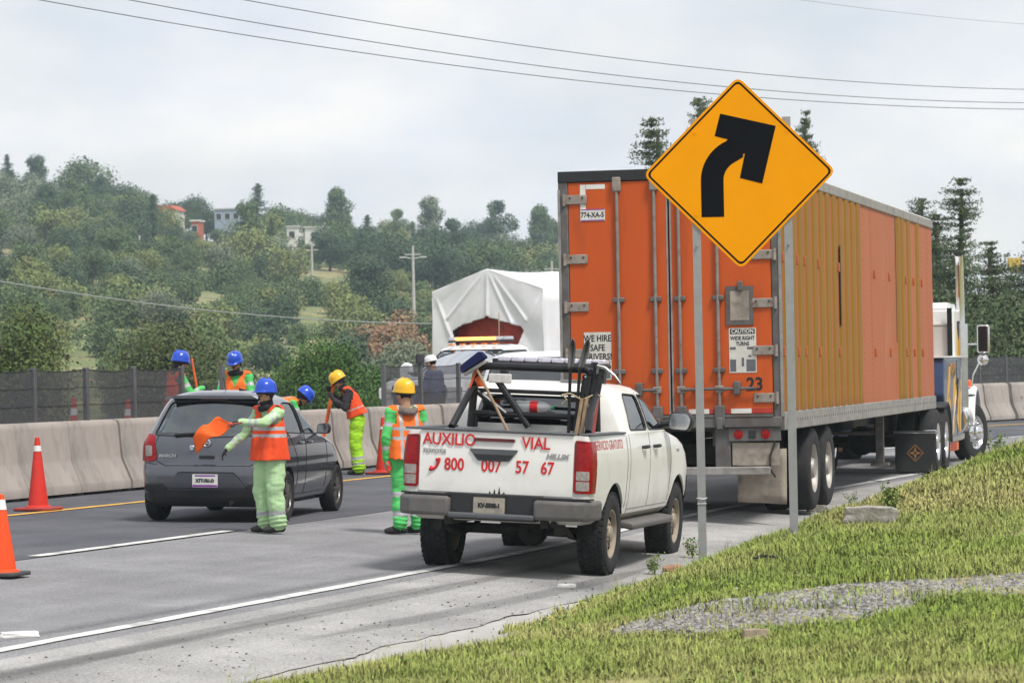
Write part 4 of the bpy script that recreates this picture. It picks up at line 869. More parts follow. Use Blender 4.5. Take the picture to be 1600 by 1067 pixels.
for s in (1, -1):
    MB().b2((s * .42, -.98, .46), (s * .5, 3.6, .60)).obj('frame_rail', 'chassis', pk, 30, .01)
    MB().tube([(s * .58, -.85, .5), (s * .58, -.4, .37), (s * .58, 0, .33), (s * .58, .5, .38), (s * .58, .75, .5)], .03, 6).obj('leaf_spring', 'chassis', pk); MB().b2((s * .54, -.9, .40), (s * .62, -.8, .56)).obj('shackle', 'chassis', pk)
    MB().tube([(s * .62, .06, .36), (s * .5, -.05, .75)], .03, 8).obj('shock_absorber', 'chassis', pk)
MB().tube([(-.74, 0, .385), (.74, 0, .385)], .05, 10).lathe([(.02, -.15), (.12, -.1), (.15, 0), (.12, .1), (.02, .15)], 14, T(.12, 0, .385) @ Matrix.Rotation(R(90), 4, 'X')).obj('rear_axle', 'chassis', pk)
MB().b2((-.62, .5, .47), (.62, 2.6, .55)).b2((-.7, -.9, .80), (.7, .5, .855)).obj('underbody', 'chassis', pk)
MB().tube([(.5, -.2, .5), (.55, -.7, .52), (.55, -1.0, .5)], .03, 8).obj('exhaust_pipe', 'chassis', pk)
wm = wheel_meshes(.388, .265, .235, 'steel', 5)
for y in (0, 3.085):
    for s in (1, -1): wheel(pk, wm, (s * .765, y, .388), s, ('tyre', 'rim_dusty'))
# cabin furniture
MB().b2((-.66, .72, .75), (.66, 1.15, 1.08)).b2((-.66, .64, 1.0), (.66, .80, 1.44)).obj('rear_seat', 'seat_cloth', pk, 30, .05)
for s in (1, -1): MB().b2((s * .18, 1.72, .8), (s * .66, 2.2, 1.08)).b2((s * .20, 1.60, 1.0), (s * .64, 1.74, 1.48)).b2((s * .30, 1.60, 1.5), (s * .54, 1.70, 1.66)).obj('front_seat', 'seat_cloth', pk, 30, .05)
MB().b2((-.78, 2.35, 1.1), (.78, 2.8, 1.38)).b2((-.8, .6, .7), (.8, 2.7, .76)).obj('dashboard', 'interior', pk, 30, .03)
MB().lathe([(.17, -.014), (.184, 0), (.17, .014), (.156, 0)], 24, T(-.40, 2.28, 1.32) @ Matrix.Rotation(R(65), 4, 'X'), closed=True).obj('steering_wheel', 'interior', pk)
conform('lettering', text('SERVICIO GRATUITO', .125, .94, 0, 0), 'ink_red', pk, hb, -.26, 1.235, 1)
lettering('lettering', '2.7 VVT', .05, 'steel', pk, (.9115, 2.95, 1.12), RIGHT, depth=.004)
# roof light bar, antenna base, roll bar
lb = MB().b2((-.56, .98, 1.95), (.56, 1.22, 1.985)).obj('light_bar', 'plastic_black', pk, 30, .01)
pm('lens_lilac', (.55, .53, .62), .15, var=.2, scale=25, coat=.6)
for k in range(8): MB().b2((-.545 + k * .137, .985, 1.986), (-.545 + k * .137 + .127, 1.215, 2.035)).obj('light_module', 'lens_lilac', lb, 30, .012)
for s in (1, -1): MB().b2((s * .5 - .03, 1.05, 1.79), (s * .5 + .03, 1.15, 1.952)).obj('bar_mount', 'plastic_black', lb)
def hoop(y, w0, w1, z0, z1, r): return [(-w0, y, z0)] + [(-w1 - (w0 - w1) * .2, y, z1 - .2)] + [(-w1 + .13 * (1 - math.cos(R(a))) - .0, y, z1 - .13 + .13 * math.sin(R(a))) for a in range(0, 91, 15)] + [(w1 - .13 * (1 - math.cos(R(a))), y, z1 - .13 + .13 * math.sin(R(a))) for a in range(90, -1, -15)] + [(w1 + (w0 - w1) * .2, y, z1 - .2), (w0, y, z0)]
rk = MB().tube(hoop(.36, .63, .60, 1.34, 1.935, .04), .038, 12).obj('roll_bar', 'rack_black', pk)
MB().tube([(-.62, .36, 1.475), (.46, .36, 1.475), (.61, .36, 1.60)], .03, 10).obj('cross_tube', 'rack_black', rk); MB().tube([(-.60, .36, 1.70), (.60, .36, 1.70)], .020, 10).obj('cross_tube', 'rack_black', rk)
MB().tube([(-.58, .36, 1.69), (-.28, .36, 1.475)], .03, 10).obj('diagonal_tube', 'rack_black', rk)
for s in (-1, 1): MB().tube([(s * .62, .33, 1.72), (s * .64, -.02, 1.50), (s * .67, -.20, 1.345)], .036, 10).obj('rear_stay', 'rack_black', rk)
MB().tube([(-.42, .36, 1.86), (-.05, .36, 1.36)], .034, 10).obj('diagonal_tube', 'rack_black', rk)
for s in (-.58, .38, .48): MB().tube([(s, .36, 1.34), (s, .36, 1.47)], .022, 8).obj('rack_foot', 'rack_black', rk)
MB().prism(rect(-.46, -.23, 1.775, 1.865, .012), .32, .345, 'y').obj('work_lamp', 'lamp_clear', rk, 30, .008); MB().prism(rect(.24, .46, 1.80, 1.835, .015), .38, .48, 'y').obj('work_lamp', 'lamp_clear', rk, 30, .008)
# ---- tools and things carried in the bed (each of its own)
pm('wood', (.38, .27, .17), .75, var=.25, scale=14, stretch=(1, 1, .15), bump=.2, bscale=30); pm('blue_fabric', (.010, .014, .075), .95, var=.25, scale=25, bump=.8, bscale=80); pm('blade_steel', (.13, .13, .13), .5, .6, var=.3, dirt=((.2, .15, .1), 8., .5, .7, .5))
pm('red_paint', (.35, .08, .07), .6, var=.2); pm('pet', (.72, .75, .75), .12, var=.05, alpha=.42); pm('green_cap', (.02, .35, .12), .4); pm('orange_vinyl', (.75, .14, .03), .5, var=.1); pm('rope', (.45, .36, .22), .9)
def hobj(t): t.matrix_world = HM; return t
def hroot(name, label, cat): t = root(name, (0, 0, 0), 0, label, cat); t.matrix_world = HM; return t
t = hroot('broom', 'push broom with dark blue fabric head leaning out over the pickup roll bar', 'broom'); A, B = Vector((-.06, .30, 1.0)), Vector((-.56, .25, 1.90))
MB().tube([A, B], .014, 8).obj('handle', 'wood', t); ax = (B - A).normalized(); M_ = T(*(B + ax * .02)) @ Matrix.Rotation(R(33), 4, 'Y').inverted()
me = MB().box((0, 0, .0), (.28, .045, .035)).mesh('h'); me.transform(M_); mk('head_bar', me, 'pole_c', t, 30, .012)
mb = MB().prism(rounded([(-.15, .02), (.15, .02), (.125, .115), (-.12, .09)], .03), -.05, .05, 'y'); me = mb.mesh('f'); me.transform(M_); mk('fabric_head', me, 'blue_fabric', t, 60, .025, 3)
for x, lean, lab in ((.365, .0, 'shovel standing upright in the pickup bed, left of the two'), (.41, .05, 'shovel standing upright in the pickup bed, right of the two')):
    t = hroot('shovel', lab, 'shovel'); top = Vector((x + lean, .27, 1.95)); MB().tube([(x, .30, .9), top], .016, 8).obj('handle', 'rack_black', t)
    mb = MB(); n = 8
    for k in range(n + 1):
        f = k / n; w_ = .030 * (1 if f < .55 else math.sqrt(max(0, 1 - ((f - .55) / .45) ** 2))) * (.55 + .45 * min(1, f * 4)); c = top + Vector((lean * 1.2 * f + .015 * f, .03 * math.sin(f * 3), .30 * f - .02))
        mb.v += [tuple(c + Vector((-w_, -.02, 0))), tuple(c + Vector((0, .012, 0))), tuple(c + Vector((w_, -.02, 0)))]
    for k in range(n):
        for j in range(2): mb.f.append((k * 3 + j, k * 3 + j + 1, k * 3 + j + 4, k * 3 + j + 3)); mb.m.append(0)
    o = mb.obj('blade', 'blade_steel', t, 80, fix=False); so = o.modifiers.new('solid', 'SOLIDIFY'); so.thickness = .006
for i, (x, m, lab) in enumerate(((.43, 'wood', 'leftmost wooden tool handle bundled in the pickup bed'), (.49, 'wood', 'second wooden tool handle bundled in the pickup bed'), (.555, 'wood', 'third wooden tool handle bundled in the pickup bed'), (.615, 'red_paint', 'red painted tool handle at the right of the bundle in the pickup bed'))):
    t = hroot('tool_handle', lab, 'tool'); b = Vector((x - .02, .24 - i * .01, 1.0)); e = Vector((x + .055 - i * .012, .30, 1.66 + .02 * (i % 2)))
    MB().tube([b, e], .021, 8).obj('handle', m, t); d_ = (e - b).normalized(); MB().tube([e - d_ * .01, e + d_ * .10, e + d_ * .2], [.024, .032, .026], 8).lathe([(.02, -.02), (.035, 0), (.02, .02)], 10, T(*(e + d_ * .2)) @ Matrix.Rotation(R(90), 4, 'X')).obj('iron_head', 'rack_black', t)
t = hroot('tie_rope', 'twisted rope tying the tool handles to the pickup roll bar', 'rope')
MB().tube([(.30 + .38 * f, .20 + .06 * abs(math.sin(f * 5)), 1.675 + .025 * math.sin(f * 9)) for f in np.linspace(0, 1, 20)], .007, 5).tube([(.30, .25, 1.69), (.36, .2, 1.64), (.31, .2, 1.60)], .006, 5).obj('rope', 'rope', t)
t = hroot('pickaxe', 'pickaxe head hanging over the right end of the pickup roll bar', 'pickaxe'); MB().tube([(.60, .30, 1.98), (.70, .29, 1.96), (.80, .28, 1.89), (.86, .28, 1.82)], [.018, .016, .012, .008], 6).obj('pick_head', 'steel', t); MB().tube([(.58, .33, 1.5), (.60, .30, 1.99)], .018, 8).tube([(.6, .3, 1.97), (.6, .3, 2.01)], .03, 8).obj('handle', 'rack_black', t)
t = hroot('plastic_bottle', 'large clear plastic bottle with red label and green cap behind the roll bar', 'bottle'); MB_ = Matrix.Translation((-.02, .43, 1.555)) @ Matrix.Rotation(R(90), 4, 'Y') @ Matrix.Rotation(R(4), 4, 'X')
for nm, pf, m in (('bottle', [(0, -.18), (.05, -.18), (.058, -.165), (.056, -.08), (.058, .0), (.056, .06), (.045, .12), (.022, .165), (.016, .175), (.016, .19)], 'pet'), ('label_band', [(.0592, -.03), (.0592, .05)], 'ink_red'), ('cap', [(.018, .178), (.018, .205), (0, .205)], 'green_cap')):
    MB().lathe(pf, 20, MB_).obj(nm, m, t)
MB().b2((-.2, .36, 1.475), (.2, .5, 1.495)).obj('tool_tray', 'rack_black', rk)
t = hroot('orange_flag', 'furled orange cloth flag tied to the left corner of the roll bar', 'flag'); mb = MB()
for k in range(9):
    f = k / 8; mb.v += [(-.54 + .02 * math.sin(f * 9) + .10 * f * e - .05 * f, .30 + .03 * math.sin(f * 7 + e * 3), 1.89 - .16 * f) for e in (0, .33, .66, 1)]
for k in range(8):
    for j in range(3): mb.f.append((k * 4 + j, k * 4 + j + 1, k * 4 + j + 5, k * 4 + j + 4)); mb.m.append(0)
mb.obj('flag_cloth', 'orange_vinyl', t, 80, fix=False); MB().tube([(-.56, .29, 1.93), (-.70, .26, 1.52)], .012, 6).obj('flag_stick', 'orange_vinyl', t)
# ================================================================ grey hatchback
pm('paint_grey', (.10, .105, .122), .22, .65, var=.04, coat=1., dirt=((.16, .15, .14), 3., .55, .8, .2)); pm('rim_grey', (.16, .15, .145), .4, .7, var=.15)
def car_common(parent, loft, hb, windows, arches, paint, glassm, seals=True, th=.025):
    """hollow body with window and wheel openings, panes, seals and wheel wells. windows: (name, polygon, axis, a, b)"""
    cut = [(n, prismM(p, a, b, ax), p, ax, a, b) for n, p, ax, a, b in windows]
    wc = [disc_cut(y, z, r, s * x0, s * 1.5) for y, z, r, x0 in arches for s in (1, -1)]
    mk('body', boole(shell(loft, 0, th), [c[1] for c in cut] + wc), [paint, 'interior'], parent, 32)
    for n, c, p, ax, a, b in cut:
        g = glassm[n] if isinstance(glassm, dict) else glassm; mk(n, patch(loft, c, -.006, .005), g, parent, 60)
        if seals: MB().tube(onto(hb, resample(list(p) + [p[0]], .04), ax, 1 if a + b > 0 else -1, .001) , .007, 5).obj('window_seal', 'plastic_black', parent)
cz = zroad(16, -5)
mc = root('hatchback_car', (-3.44, 38.0, cz + .0), .182, 'grey hatchback car stopped in the left lane beside the flagger', 'car', None, .022)
rows = [(.19, -.48, 2.95, .68, .12, .4, .04, .15), (.25, -.56, 3.08, .77, .16, .4, .05, .2), (.42, -.605, 3.15, .815, .20, .45, .06, .25), (.58, -.61, 3.14, .832, .22, .45, .07, .25), (.645, -.595, 3.11, .832, .22, .45, .07, .25), (.67, -.565, 3.08, .83, .20, .45, .06, .25),
        (.75, -.55, 2.98, .832, .19, .45, .06, .25), (.86, -.545, 2.78, .826, .18, .42, .06, .25), (.92, -.53, 2.45, .815, .18, .4, .06, .2), (.96, -.51, 2.12, .803, .18, .35, .07, .2), (1.0, -.48, 1.95, .79, .18, .3, .07, .2), (1.12, -.40, 1.70, .748, .20, .26, .08, .2), (1.25, -.32, 1.42, .695, .20, .25, .08, .18),
        (1.36, -.255, 1.16, .638, .20, .22, .07, .16), (1.415, -.225, .98, .595, .2, .2, .06, .15), (1.455, -.18, .82, .535, .2, .2, .06, .14), (1.488, -.09, .64, .43, .2, .2, .06, .12), (1.507, .05, .45, .30, .18, .18, .05, .08), (1.515, .14, .34, .16, .08, .08, .02, .02)]
ml = slices(rows, 3); mbv = bvh(ml)
rw = rounded([(-.665, 1.0), (0, .975), (.665, 1.0), (.60, 1.20), (.525, 1.375), (0, 1.395), (-.525, 1.375), (-.60, 1.20)], .05)
sw1 = rounded([(.02, 1.03), (.78, 1.0), (.78, 1.36), (.42, 1.37), (.18, 1.31)], .05); sw2 = rounded([(.86, 1.0), (1.72, .985), (1.50, 1.13), (1.14, 1.33), (.86, 1.36)], .04)
car_common(mc, ml, mbv, [('rear_window', rw, 'y', -2, .1), ('windscreen', rounded([(-.70, 1.02), (.70, 1.02), (.55, 1.38), (-.55, 1.38)], .05), 'y', .7, 3)] + [('side_window', w_, 'x', s * .3, s * 1.2) for s in (1, -1) for w_ in (sw1, sw2)],
           [(0, .30, .335, .48), (2.45, .30, .335, .48)], 'paint_grey', 'glass_car')
wm2 = wheel_meshes(.295, .175, .19, 'alloy')
for y in (0, 2.45):
    for s in (1, -1): wheel(mc, wm2, (s * .735, y, .295), s, ('tyre', 'rim_grey')); well(mc, y, .30, .33, s, .5, .80, .34)
for s in (1, -1):
    for pts in ([(.30, .32), (.42, .42), (.42, .7), (.10, 1.02)], [(.82, .30), (.82, 1.37)], [(1.82, .34), (1.86, .7), (1.78, .98)], [(.34, .30), (1.82, .30)]): seam('door_gap', mc, mbv, pts, 'x', s, .004)
    for y in (.58, 1.42 - .42 + .0):
        q = onto(mbv, [(y, .90)], 'x', s, 0)[0]; MB().tube([q + Vector((s * .004, -.07, 0)), q + Vector((s * .03, -.045, 0)), q + Vector((s * .03, .045, 0)), q + Vector((s * .004, .07, 0))], .013, 8).obj('door_handle', 'paint_grey', mc)
    m_ = MB().prism(rounded([(s * .80, .985), (s * .95, .985), (s * .965, 1.06), (s * .93, 1.115), (s * .81, 1.10)], .03), 1.42, 1.54, 'y').obj('mirror', 'plastic_black', mc, 40, .02); MB().prism(rounded([(s * .815, .998), (s * .94, .998), (s * .952, 1.055), (s * .92, 1.10), (s * .82, 1.088)], .02), 1.412, 1.418, 'y').obj('mirror_glass', 'chrome', m_)
    tlp = rounded([(s * .60, .72), (s * .70, .695), (s * 1.1, .72), (s * 1.1, 1.02), (s * .80, 1.03), (s * .65, 1.0)], .04); tl = mk('tail_lamp', patch(ml, prismM(tlp, -2, -.36, 'y'), .016, .03), 'lamp_red', mc, 40)
    mk('lamp_lens', patch(ml, prismM(rounded([(s * .66, .765), (s * .75, .755), (s * .76, .88), (s * .665, .88)], .02), -2, -.36, 'y'), .0195, .012), 'lens_smoke', tl, 40)
    for sg in (1,): mk('bumper_vent', patch(ml, prismM(rounded([(s * .42, .30), (s * .78, .36), (s * .76, .43), (s * .50, .45)], .03), -2, -.3, 'y'), .004, .02), 'plastic_black', mc, 40)
mk('bumper_skirt', patch(ml, prismM(rounded([(-1, .1), (1, .1), (1, .335), (.6, .335), (.42, .375), (-.42, .375), (-.6, .335), (-1, .335)], .03), -2, -.28, 'y'), .008, .02), 'plastic_black', mc, 40)
mk('plate_recess', patch(ml, prismM(rounded([(-.48, .40), (.48, .40), (.33, .575), (-.33, .575)], .03), -2, -.3, 'y'), .006, .02), 'paint_grey', mc, 40); seam('recess_edge', mc, mbv, rounded([(-.48, .40), (.48, .40), (.33, .58), (-.33, .58)], .03), 'y', -1, .006)
seam('hatch_gap', mc, mbv, [(-.60, 1.0), (-.645, .85), (-.60, .70), (-.5, .655), (.5, .655), (.60, .70), (.645, .85), (.60, 1.0)], 'y', -1, .005); seam('bumper_gap', mc, mbv, [(-.82, .70), (-.6, .66)], 'y', -1); 
plate(mc, (0, -.635, .485), .30, .15, 'XTT-761-D', .052, band='ink_violet', sx=.86)
yb = -.556
MB().tube([(-.40, -.485, 1.005), (0, -.475, 1.03), (.02, -.50, 1.012)], [.018, .014, .022], 6).obj('wiper', 'plastic_black', mc)
MB().prism(rect(-.09, .09, .735, .775, .01), yb - .012, yb + .02, 'y').obj('hatch_handle', 'plastic_black', mc, 30, .006); MB().prism(rect(-.20, -.15, .825, .89, .015), yb - .02, yb + .02, 'y').obj('lock_cover', 'chrome', mc, 30, .008)
MB().lathe([(.036, -.006), (.046, 0), (.036, .006), (.03, 0)], 24, T(0, yb - .008, .915) @ Matrix.Rotation(R(90), 4, 'X'), closed=True).b2((-.046, yb - .014, .909), (.046, yb - .006, .921)).obj('badge', 'chrome', mc)
lettering('lettering', 'MARCH', .05, 'chrome', mc, (-.47, yb - .004, .765), sx=1.15, bold=.002, shear=.2)
MB().prism(rounded([(-.53, 1.418), (.53, 1.418), (.46, 1.455), (-.46, 1.455)], .012), -.285, -.05, 'y').obj('roof_spoiler', 'paint_grey', mc, 40, .012)
MB().b2((-.16, -.262, 1.405), (.16, -.25, 1.425)).obj('brake_lamp', 'lamp_dark', mc); MB().tube([(.30, -.5, .22), (.30, -.60, .235)], .028, 12).obj('exhaust_pipe', 'liner', mc)
MB().tube([(0, .28, 1.51), (-.01, .16, 1.66)], .004, 5).obj('antenna', 'plastic_black', mc); MB().b2((-.7, -.4, .2), (.7, 2.9, .26)).obj('underbody', 'chassis', mc)
MB().b2((-.60, .15, .5), (.60, .55, .72)).b2((-.60, .05, .66), (.60, .18, 1.02)).obj('rear_seat', 'seat_cloth', mc, 30, .05)
for s in (1, -1): MB().b2((s * .12, .95, .45), (s * .58, 1.45, .66)).b2((s * .13, .85, .6), (s * .57, .98, 1.10)).b2((s * .24, .86, 1.12), (s * .46, .95, 1.25)).obj('front_seat', 'seat_cloth', mc, 30, .05)
MB().b2((-.70, 1.6, .7), (.70, 2.1, .95)).obj('dashboard', 'interior', mc, 30, .04)
# ================================================================ oncoming escort pickup
pm('paint_white', (.78, .79, .80), .3, var=.03, coat=.4); pm('amber_lit', (1., .50, .14), .3, emit=1.2); pm('glass_strip', (.5, .5, .55), .2, coat=.5)
s0 = 43.5; X_, Y_ = -1.50, 66.5
ep = root('escort_pickup', (X_, Y_, zroad(su(X_, Y_)[0], -13) + .02), heading(s0) + math.pi, 'white heavy pickup with lit amber light bar coming the other way behind the screen', 'pickup truck')
rows = [(.5, -4.3, .80, .93, .1, .3, .02, .1), (.62, -4.35, .95, 1.0, .08, .3, .02, .1), (1.1, -4.35, .97, 1.0, .08, .3, .02, .1), (1.30, -4.35, .90, .985, .08, .35, .02, .12), (1.385, -4.35, .55, .97, .08, .35, .02, .15), (1.42, -4.35, -.45, .955, .08, .3, .02, .15), (1.425, -2.95, -.52, .95, .06, .25, .02, .15),
        (1.6, -2.93, -.86, .905, .08, .2, .02, .14), (1.85, -2.88, -1.32, .835, .1, .18, .03, .12), (1.99, -2.82, -1.60, .785, .12, .18, .03, .12), (2.04, -2.7, -1.78, .70, .16, .2, .04, .12), (2.065, -2.5, -2.0, .55, .16, .2, .04, .1), (2.07, -2.3, -2.15, .3, .06, .06, .02, .02)]
el = slices(rows, 3); ebv = bvh(el)
car_common(ep, el, ebv, [('windscreen', rounded([(-.82, 1.47), (.82, 1.47), (.70, 1.955), (-.70, 1.955)], .06), 'y', -1.95, 3)] + [('side_window', rounded([(-2.7, 1.47), (-.98, 1.47), (-1.5, 1.93), (-2.6, 1.94)], .06), 'x', s * .4, s * 1.3) for s in (1, -1)], [(0, .42, .47, .6), (-3.6, .42, .47, .6)], 'paint_white', {'windscreen': 'glass_screen', 'side_window': 'glass_car'})
for y in (0, -3.6):
    for s in (1, -1): wheel(ep, wm, (s * .86, y, .40), s, ('tyre', 'steel')); well(ep, y, .42, .465, s, .6, .95, .5)
for s in (1, -1):
    MB().tube([(s * .90, -.85, 1.45), (s * 1.10, -.82, 1.5)], .03, 8).obj('mirror_arm', 'plastic_black', ep); MB().prism(rounded([(s * 1.02, 1.36), (s * 1.30, 1.36), (s * 1.30, 1.62), (s * 1.18, 1.72), (s * 1.04, 1.68)], .06), -.95, -.80, 'y').obj('mirror', 'paint_white', ep, 40, .03)
    MB().prism(rect(s * .62, s * .92, .98, 1.2, .04), .85, .93, 'y').obj('headlamp', 'lamp_clear', ep, 30, .02)
MB().prism(rounded([(-.55, .75), (.55, .75), (.6, 1.25), (-.6, 1.25)], .05), .9, .99, 'y').obj('grille', 'plastic_black', ep, 30, .02); MB().b2((-.98, .82, .5), (.98, 1.08, .72)).obj('bumper', 'chrome', ep, 30, .05)
lb = MB().b2((-.72, -2.2, 2.12), (.72, -1.95, 2.15)).obj('light_bar', 'plastic_black', ep, 30, .01)
for k in range(9): MB().b2((-.70 + k * .157, -2.19, 2.151), (-.70 + k * .157 + .15, -1.955, 2.225)).obj('light_module', 'amber_lit' if 1 < k < 8 else 'glass_strip', lb, 30, .015)
for x in (-.5, -.25, 0, .25, .5): MB().prism(rect(x - .05, x + .05, 2.055, 2.085, .012), -1.74, -1.62, 'y').obj('marker_lamp', 'lamp_amber', ep, 30, .01)
for s in (1, -1): MB().b2((s * .2, -2.2, .9), (s * .75, -1.7, 1.15)).b2((s * .22, -2.3, 1.1), (s * .72, -2.16, 1.75)).obj('seat', 'seat_cloth', ep, 30, .05)
MB().b2((-.85, -1.2, 1.15), (.85, -.6, 1.44)).obj('dashboard', 'interior', ep, 30, .04); MB().b2((-.9, -4.2, .5), (.9, .7, .6)).obj('underbody', 'chassis', ep)
# ================================================================ white van ahead of the pickup, half hidden by the trailer
vn = root('passenger_van', (.54, 46.0, -.01), .30, 'white van with dark rear window between the pickup and the trailer', 'van')
rows = [(.25, -.9, 3.6, .80, .08, .3, .02, .1), (.35, -.98, 3.7, .90, .08, .35, .03, .15), (.8, -1.0, 3.72, .94, .08, .4, .03, .2), (1.05, -1.0, 3.5, .94, .08, .4, .03, .2), (1.2, -.99, 2.9, .93, .08, .35, .03, .2), (1.5, -.96, 2.4, .82, .1, .3, .03, .15), (1.85, -.9, 1.9, .70, .12, .25, .03, .12), (1.97, -.84, 1.65, .64, .14, .2, .04, .1), (2.02, -.7, 1.4, .52, .16, .2, .04, .1), (2.04, -.45, 1.1, .3, .12, .12, .02, .05)]
vl = slices(rows, 3); vbv = bvh(vl)
car_common(vn, vl, vbv, [('rear_window', rounded([(-.76, 1.28), (.76, 1.28), (.60, 1.86), (-.60, 1.86)], .06), 'y', -2, -.3)] + [('side_window', rounded([(-.6, 1.28), (2.2, 1.28), (1.75, 1.8), (-.5, 1.84)], .06), 'x', s * .4, s * 1.3) for s in (1, -1)], [(0, .34, .38, .55), (2.9, .34, .38, .55)], 'paint_white', 'glass_dark')
for y in (0, 2.9):
    for s in (1, -1): wheel(vn, wm2, (s * .80, y, .32), s, ('tyre', 'rim_grey')); well(vn, y, .34, .375, s, .55, .88, .4)
pm('red_lit', (.9, .03, .03), .3, emit=1.1)
for s in (1, -1):
    tl = mk('tail_lamp', patch(vl, prismM(rounded([(s * .80, 1.16), (s * 1.1, 1.16), (s * 1.1, 1.42), (s * .79, 1.42)], .05), -2, -.75, 'y'), .015, .03), 'red_lit', vn, 40); mk('lamp_lens', patch(vl, prismM(rect(s * .82, s * .88, 1.22, 1.30, .02), -2, -.75, 'y'), .018, .012), 'lamp_clear', tl, 40)
MB().prism(rect(-.28, .28, 1.895, 1.93, .012), -.93, -.86, 'y').obj('brake_lamp', 'lamp_dark', vn); MB().prism(rect(-.58, .58, 1.87, 1.955, .02), -.915, -.80, 'y').obj('rear_visor', 'ink_black', vn, 30, .02); MB().b2((-.92, -1.08, .3), (.92, -.9, .55)).obj('bumper', 'plastic_black', vn, 30, .04)
# ================================================================ tarped oversize load on the other carriageway
def tarp_mat():
    m = pm('tarp', (.72, .72, .73), .6, var=.05, scale=1.2, bump=.5, bscale=1.6, dirt=((.5, .48, .45), 1.5, .5, .75, .4)); return m
tarp_mat(); pm('red_cover', (.36, .035, .02), .45, var=.3, scale=5, bump=.9, bscale=9)
X_, Y_ = -.60, 81.0; gz_ = zroad(60, -13.5)
tl_ = root('tarped_load', (X_, Y_, gz_), heading(58), 'large load wrapped in white tarpaulin with a red front, behind the escort pickup', 'wrapped load')
hw, ze, zr, Ld = 1.60, 3.52, 4.05, 11.0
CR = [((0, zr), (-.62, 2.72)), ((0, zr), (.68, 2.70)), ((0, zr), (-1.15, 2.85)), ((0, zr), (0, 2.9)), ((-1.52, 3.42), (-.84, 1.9)), ((1.52, 3.42), (.78, 1.9)), ((.1, zr - .05), (1.1, 2.75))]
def crease(x, z):
    o = 0.
    for (ax, az), (bx_, bz) in CR:
        dx, dz = bx_ - ax, bz - az; t = max(0, min(1, ((x - ax) * dx + (z - az) * dz) / (dx * dx + dz * dz))); d = math.hypot(x - ax - t * dx, z - az - t * dz); o += .045 * math.exp(-(d / .045) ** 2) * min(1, t * 6)
    return o
def face_pt(x, z):      # pleats run from the peak down to the hem
    a = math.atan2(x, zr - z + .12); d = math.hypot(x, zr - z); return crease(x, z) + .05 * (abs(math.sin(a * 4.2 + .9)) - .6) * min(1, d / 1.3) + .05 * noise.noise(Vector((x * 1.5, z * 1.2, 2)))
op = [Vector(q) for q in ((-1.02, 2.52), (-.80, 2.64), (-.1, 2.84), (0, 2.87), (.1, 2.83), (.92, 2.60), (1.02, 2.5), (.78, 1.9), (.74, 1.2), (-.80, 1.2), (-.84, 1.9))]
mb = MB(); nx, nz_ = 140, 110; idx = {}
for j in range(nz_ + 1):
    for i in range(nx + 1):
        f = i / nx * 2 - 1; x = f * hw; zt = ze + (zr - ze) * (1 - abs(f)); z = .9 + (zt - .9) * j / nz_; idx[i, j] = len(mb.v); mb.v.append((x, -face_pt(x, z) * (1 - .9 * (j / nz_) ** 6), z))
for j in range(nz_):
    for i in range(nx):
        q = [idx[i, j], idx[i + 1, j], idx[i + 1, j + 1], idx[i, j + 1]]; c = sum((Vector(mb.v[k]) for k in q), Vector()) / 4
        if not inside(c.x, c.z, op): mb.f.append(tuple(q)); mb.m.append(0)
f_ = mb.obj('tarpaulin_front', 'tarp', tl_, 180, fix=False); f_.modifiers.new('solid', 'SOLIDIFY').thickness = .02
mb = MB(); ny = 30
P = [(-hw, .9), (-hw, ze)] + [(-hw + hw * k / 6, ze + (zr - ze) * k / 6) for k in range(1, 7)] + [(hw * k / 6, zr - (zr - ze) * k / 6) for k in range(1, 7)] + [(hw, .9)]
PP = []
for (a, b) in zip(P[:-1], P[1:]):
    k = max(1, int(math.dist(a, b) / .3)); PP += [(a[0] + (b[0] - a[0]) * t / k, a[1] + (b[1] - a[1]) * t / k) for t in range(k)]
PP.append(P[-1]); m_ = len(PP)
for j in range(ny + 1):
    y = Ld * j / ny
    for x, z in PP: w_ = .05 * noise.noise(Vector((y * .7, z * 1.2, x))) * (1 if 0 < j else 0) ; mb.v.append((x + w_, y, z - (.06 * abs(math.sin(y * .9)) if z > ze else 0) * (1 if j else 0)))
for j in range(ny):
    for i in range(m_ - 1): mb.f.append((j * m_ + i, j * m_ + i + 1, (j + 1) * m_ + i + 1, (j + 1) * m_ + i)); mb.m.append(0)
mb.f.append(tuple(ny * m_ + i for i in range(m_))); mb.m.append(0)
o = mb.obj('tarpaulin_cover', 'tarp', tl_, 180, fix=False); o.modifiers.new('solid', 'SOLIDIFY').thickness = .02
mb = MB()
for j in range(13):
    for i in range(21): x = -1.2 + 2.4 * i / 20; z = 1.0 + 2.1 * j / 12; mb.v.append((x, .30 + .06 * noise.noise(Vector((x * 3, z * 3, 5))) + .12 * (x / 1.2) ** 2, z))
for j in range(12):
    for i in range(20): mb.f.append((j * 21 + i, j * 21 + i + 1, (j + 1) * 21 + i + 1, (j + 1) * 21 + i)); mb.m.append(0)
mb.obj('red_cover', 'red_cover', tl_, 180, fix=False).modifiers.new('solid', 'SOLIDIFY').thickness = .02
MB().tube([(.36, -.06, 2.2), (.38, -.08, 2.95)], .012, 5).obj('tie_cord', 'rope', tl_)
fb = root('flatbed_trailer', (X_, Y_, gz_), heading(58), 'low flatbed trailer under the white wrapped load', 'trailer'); MB().b2((-1.25, .3, .78), (1.25, 10.8, .92)).obj('deck', 'chassis', fb, 30, .02)
wd = wheel_meshes(.5, .28, .29, 'dual')
for y in (7.5, 8.8, 2.0):
    for s in (1, -1): wheel(fb, wd, (s * 1.05, y, .5), s)
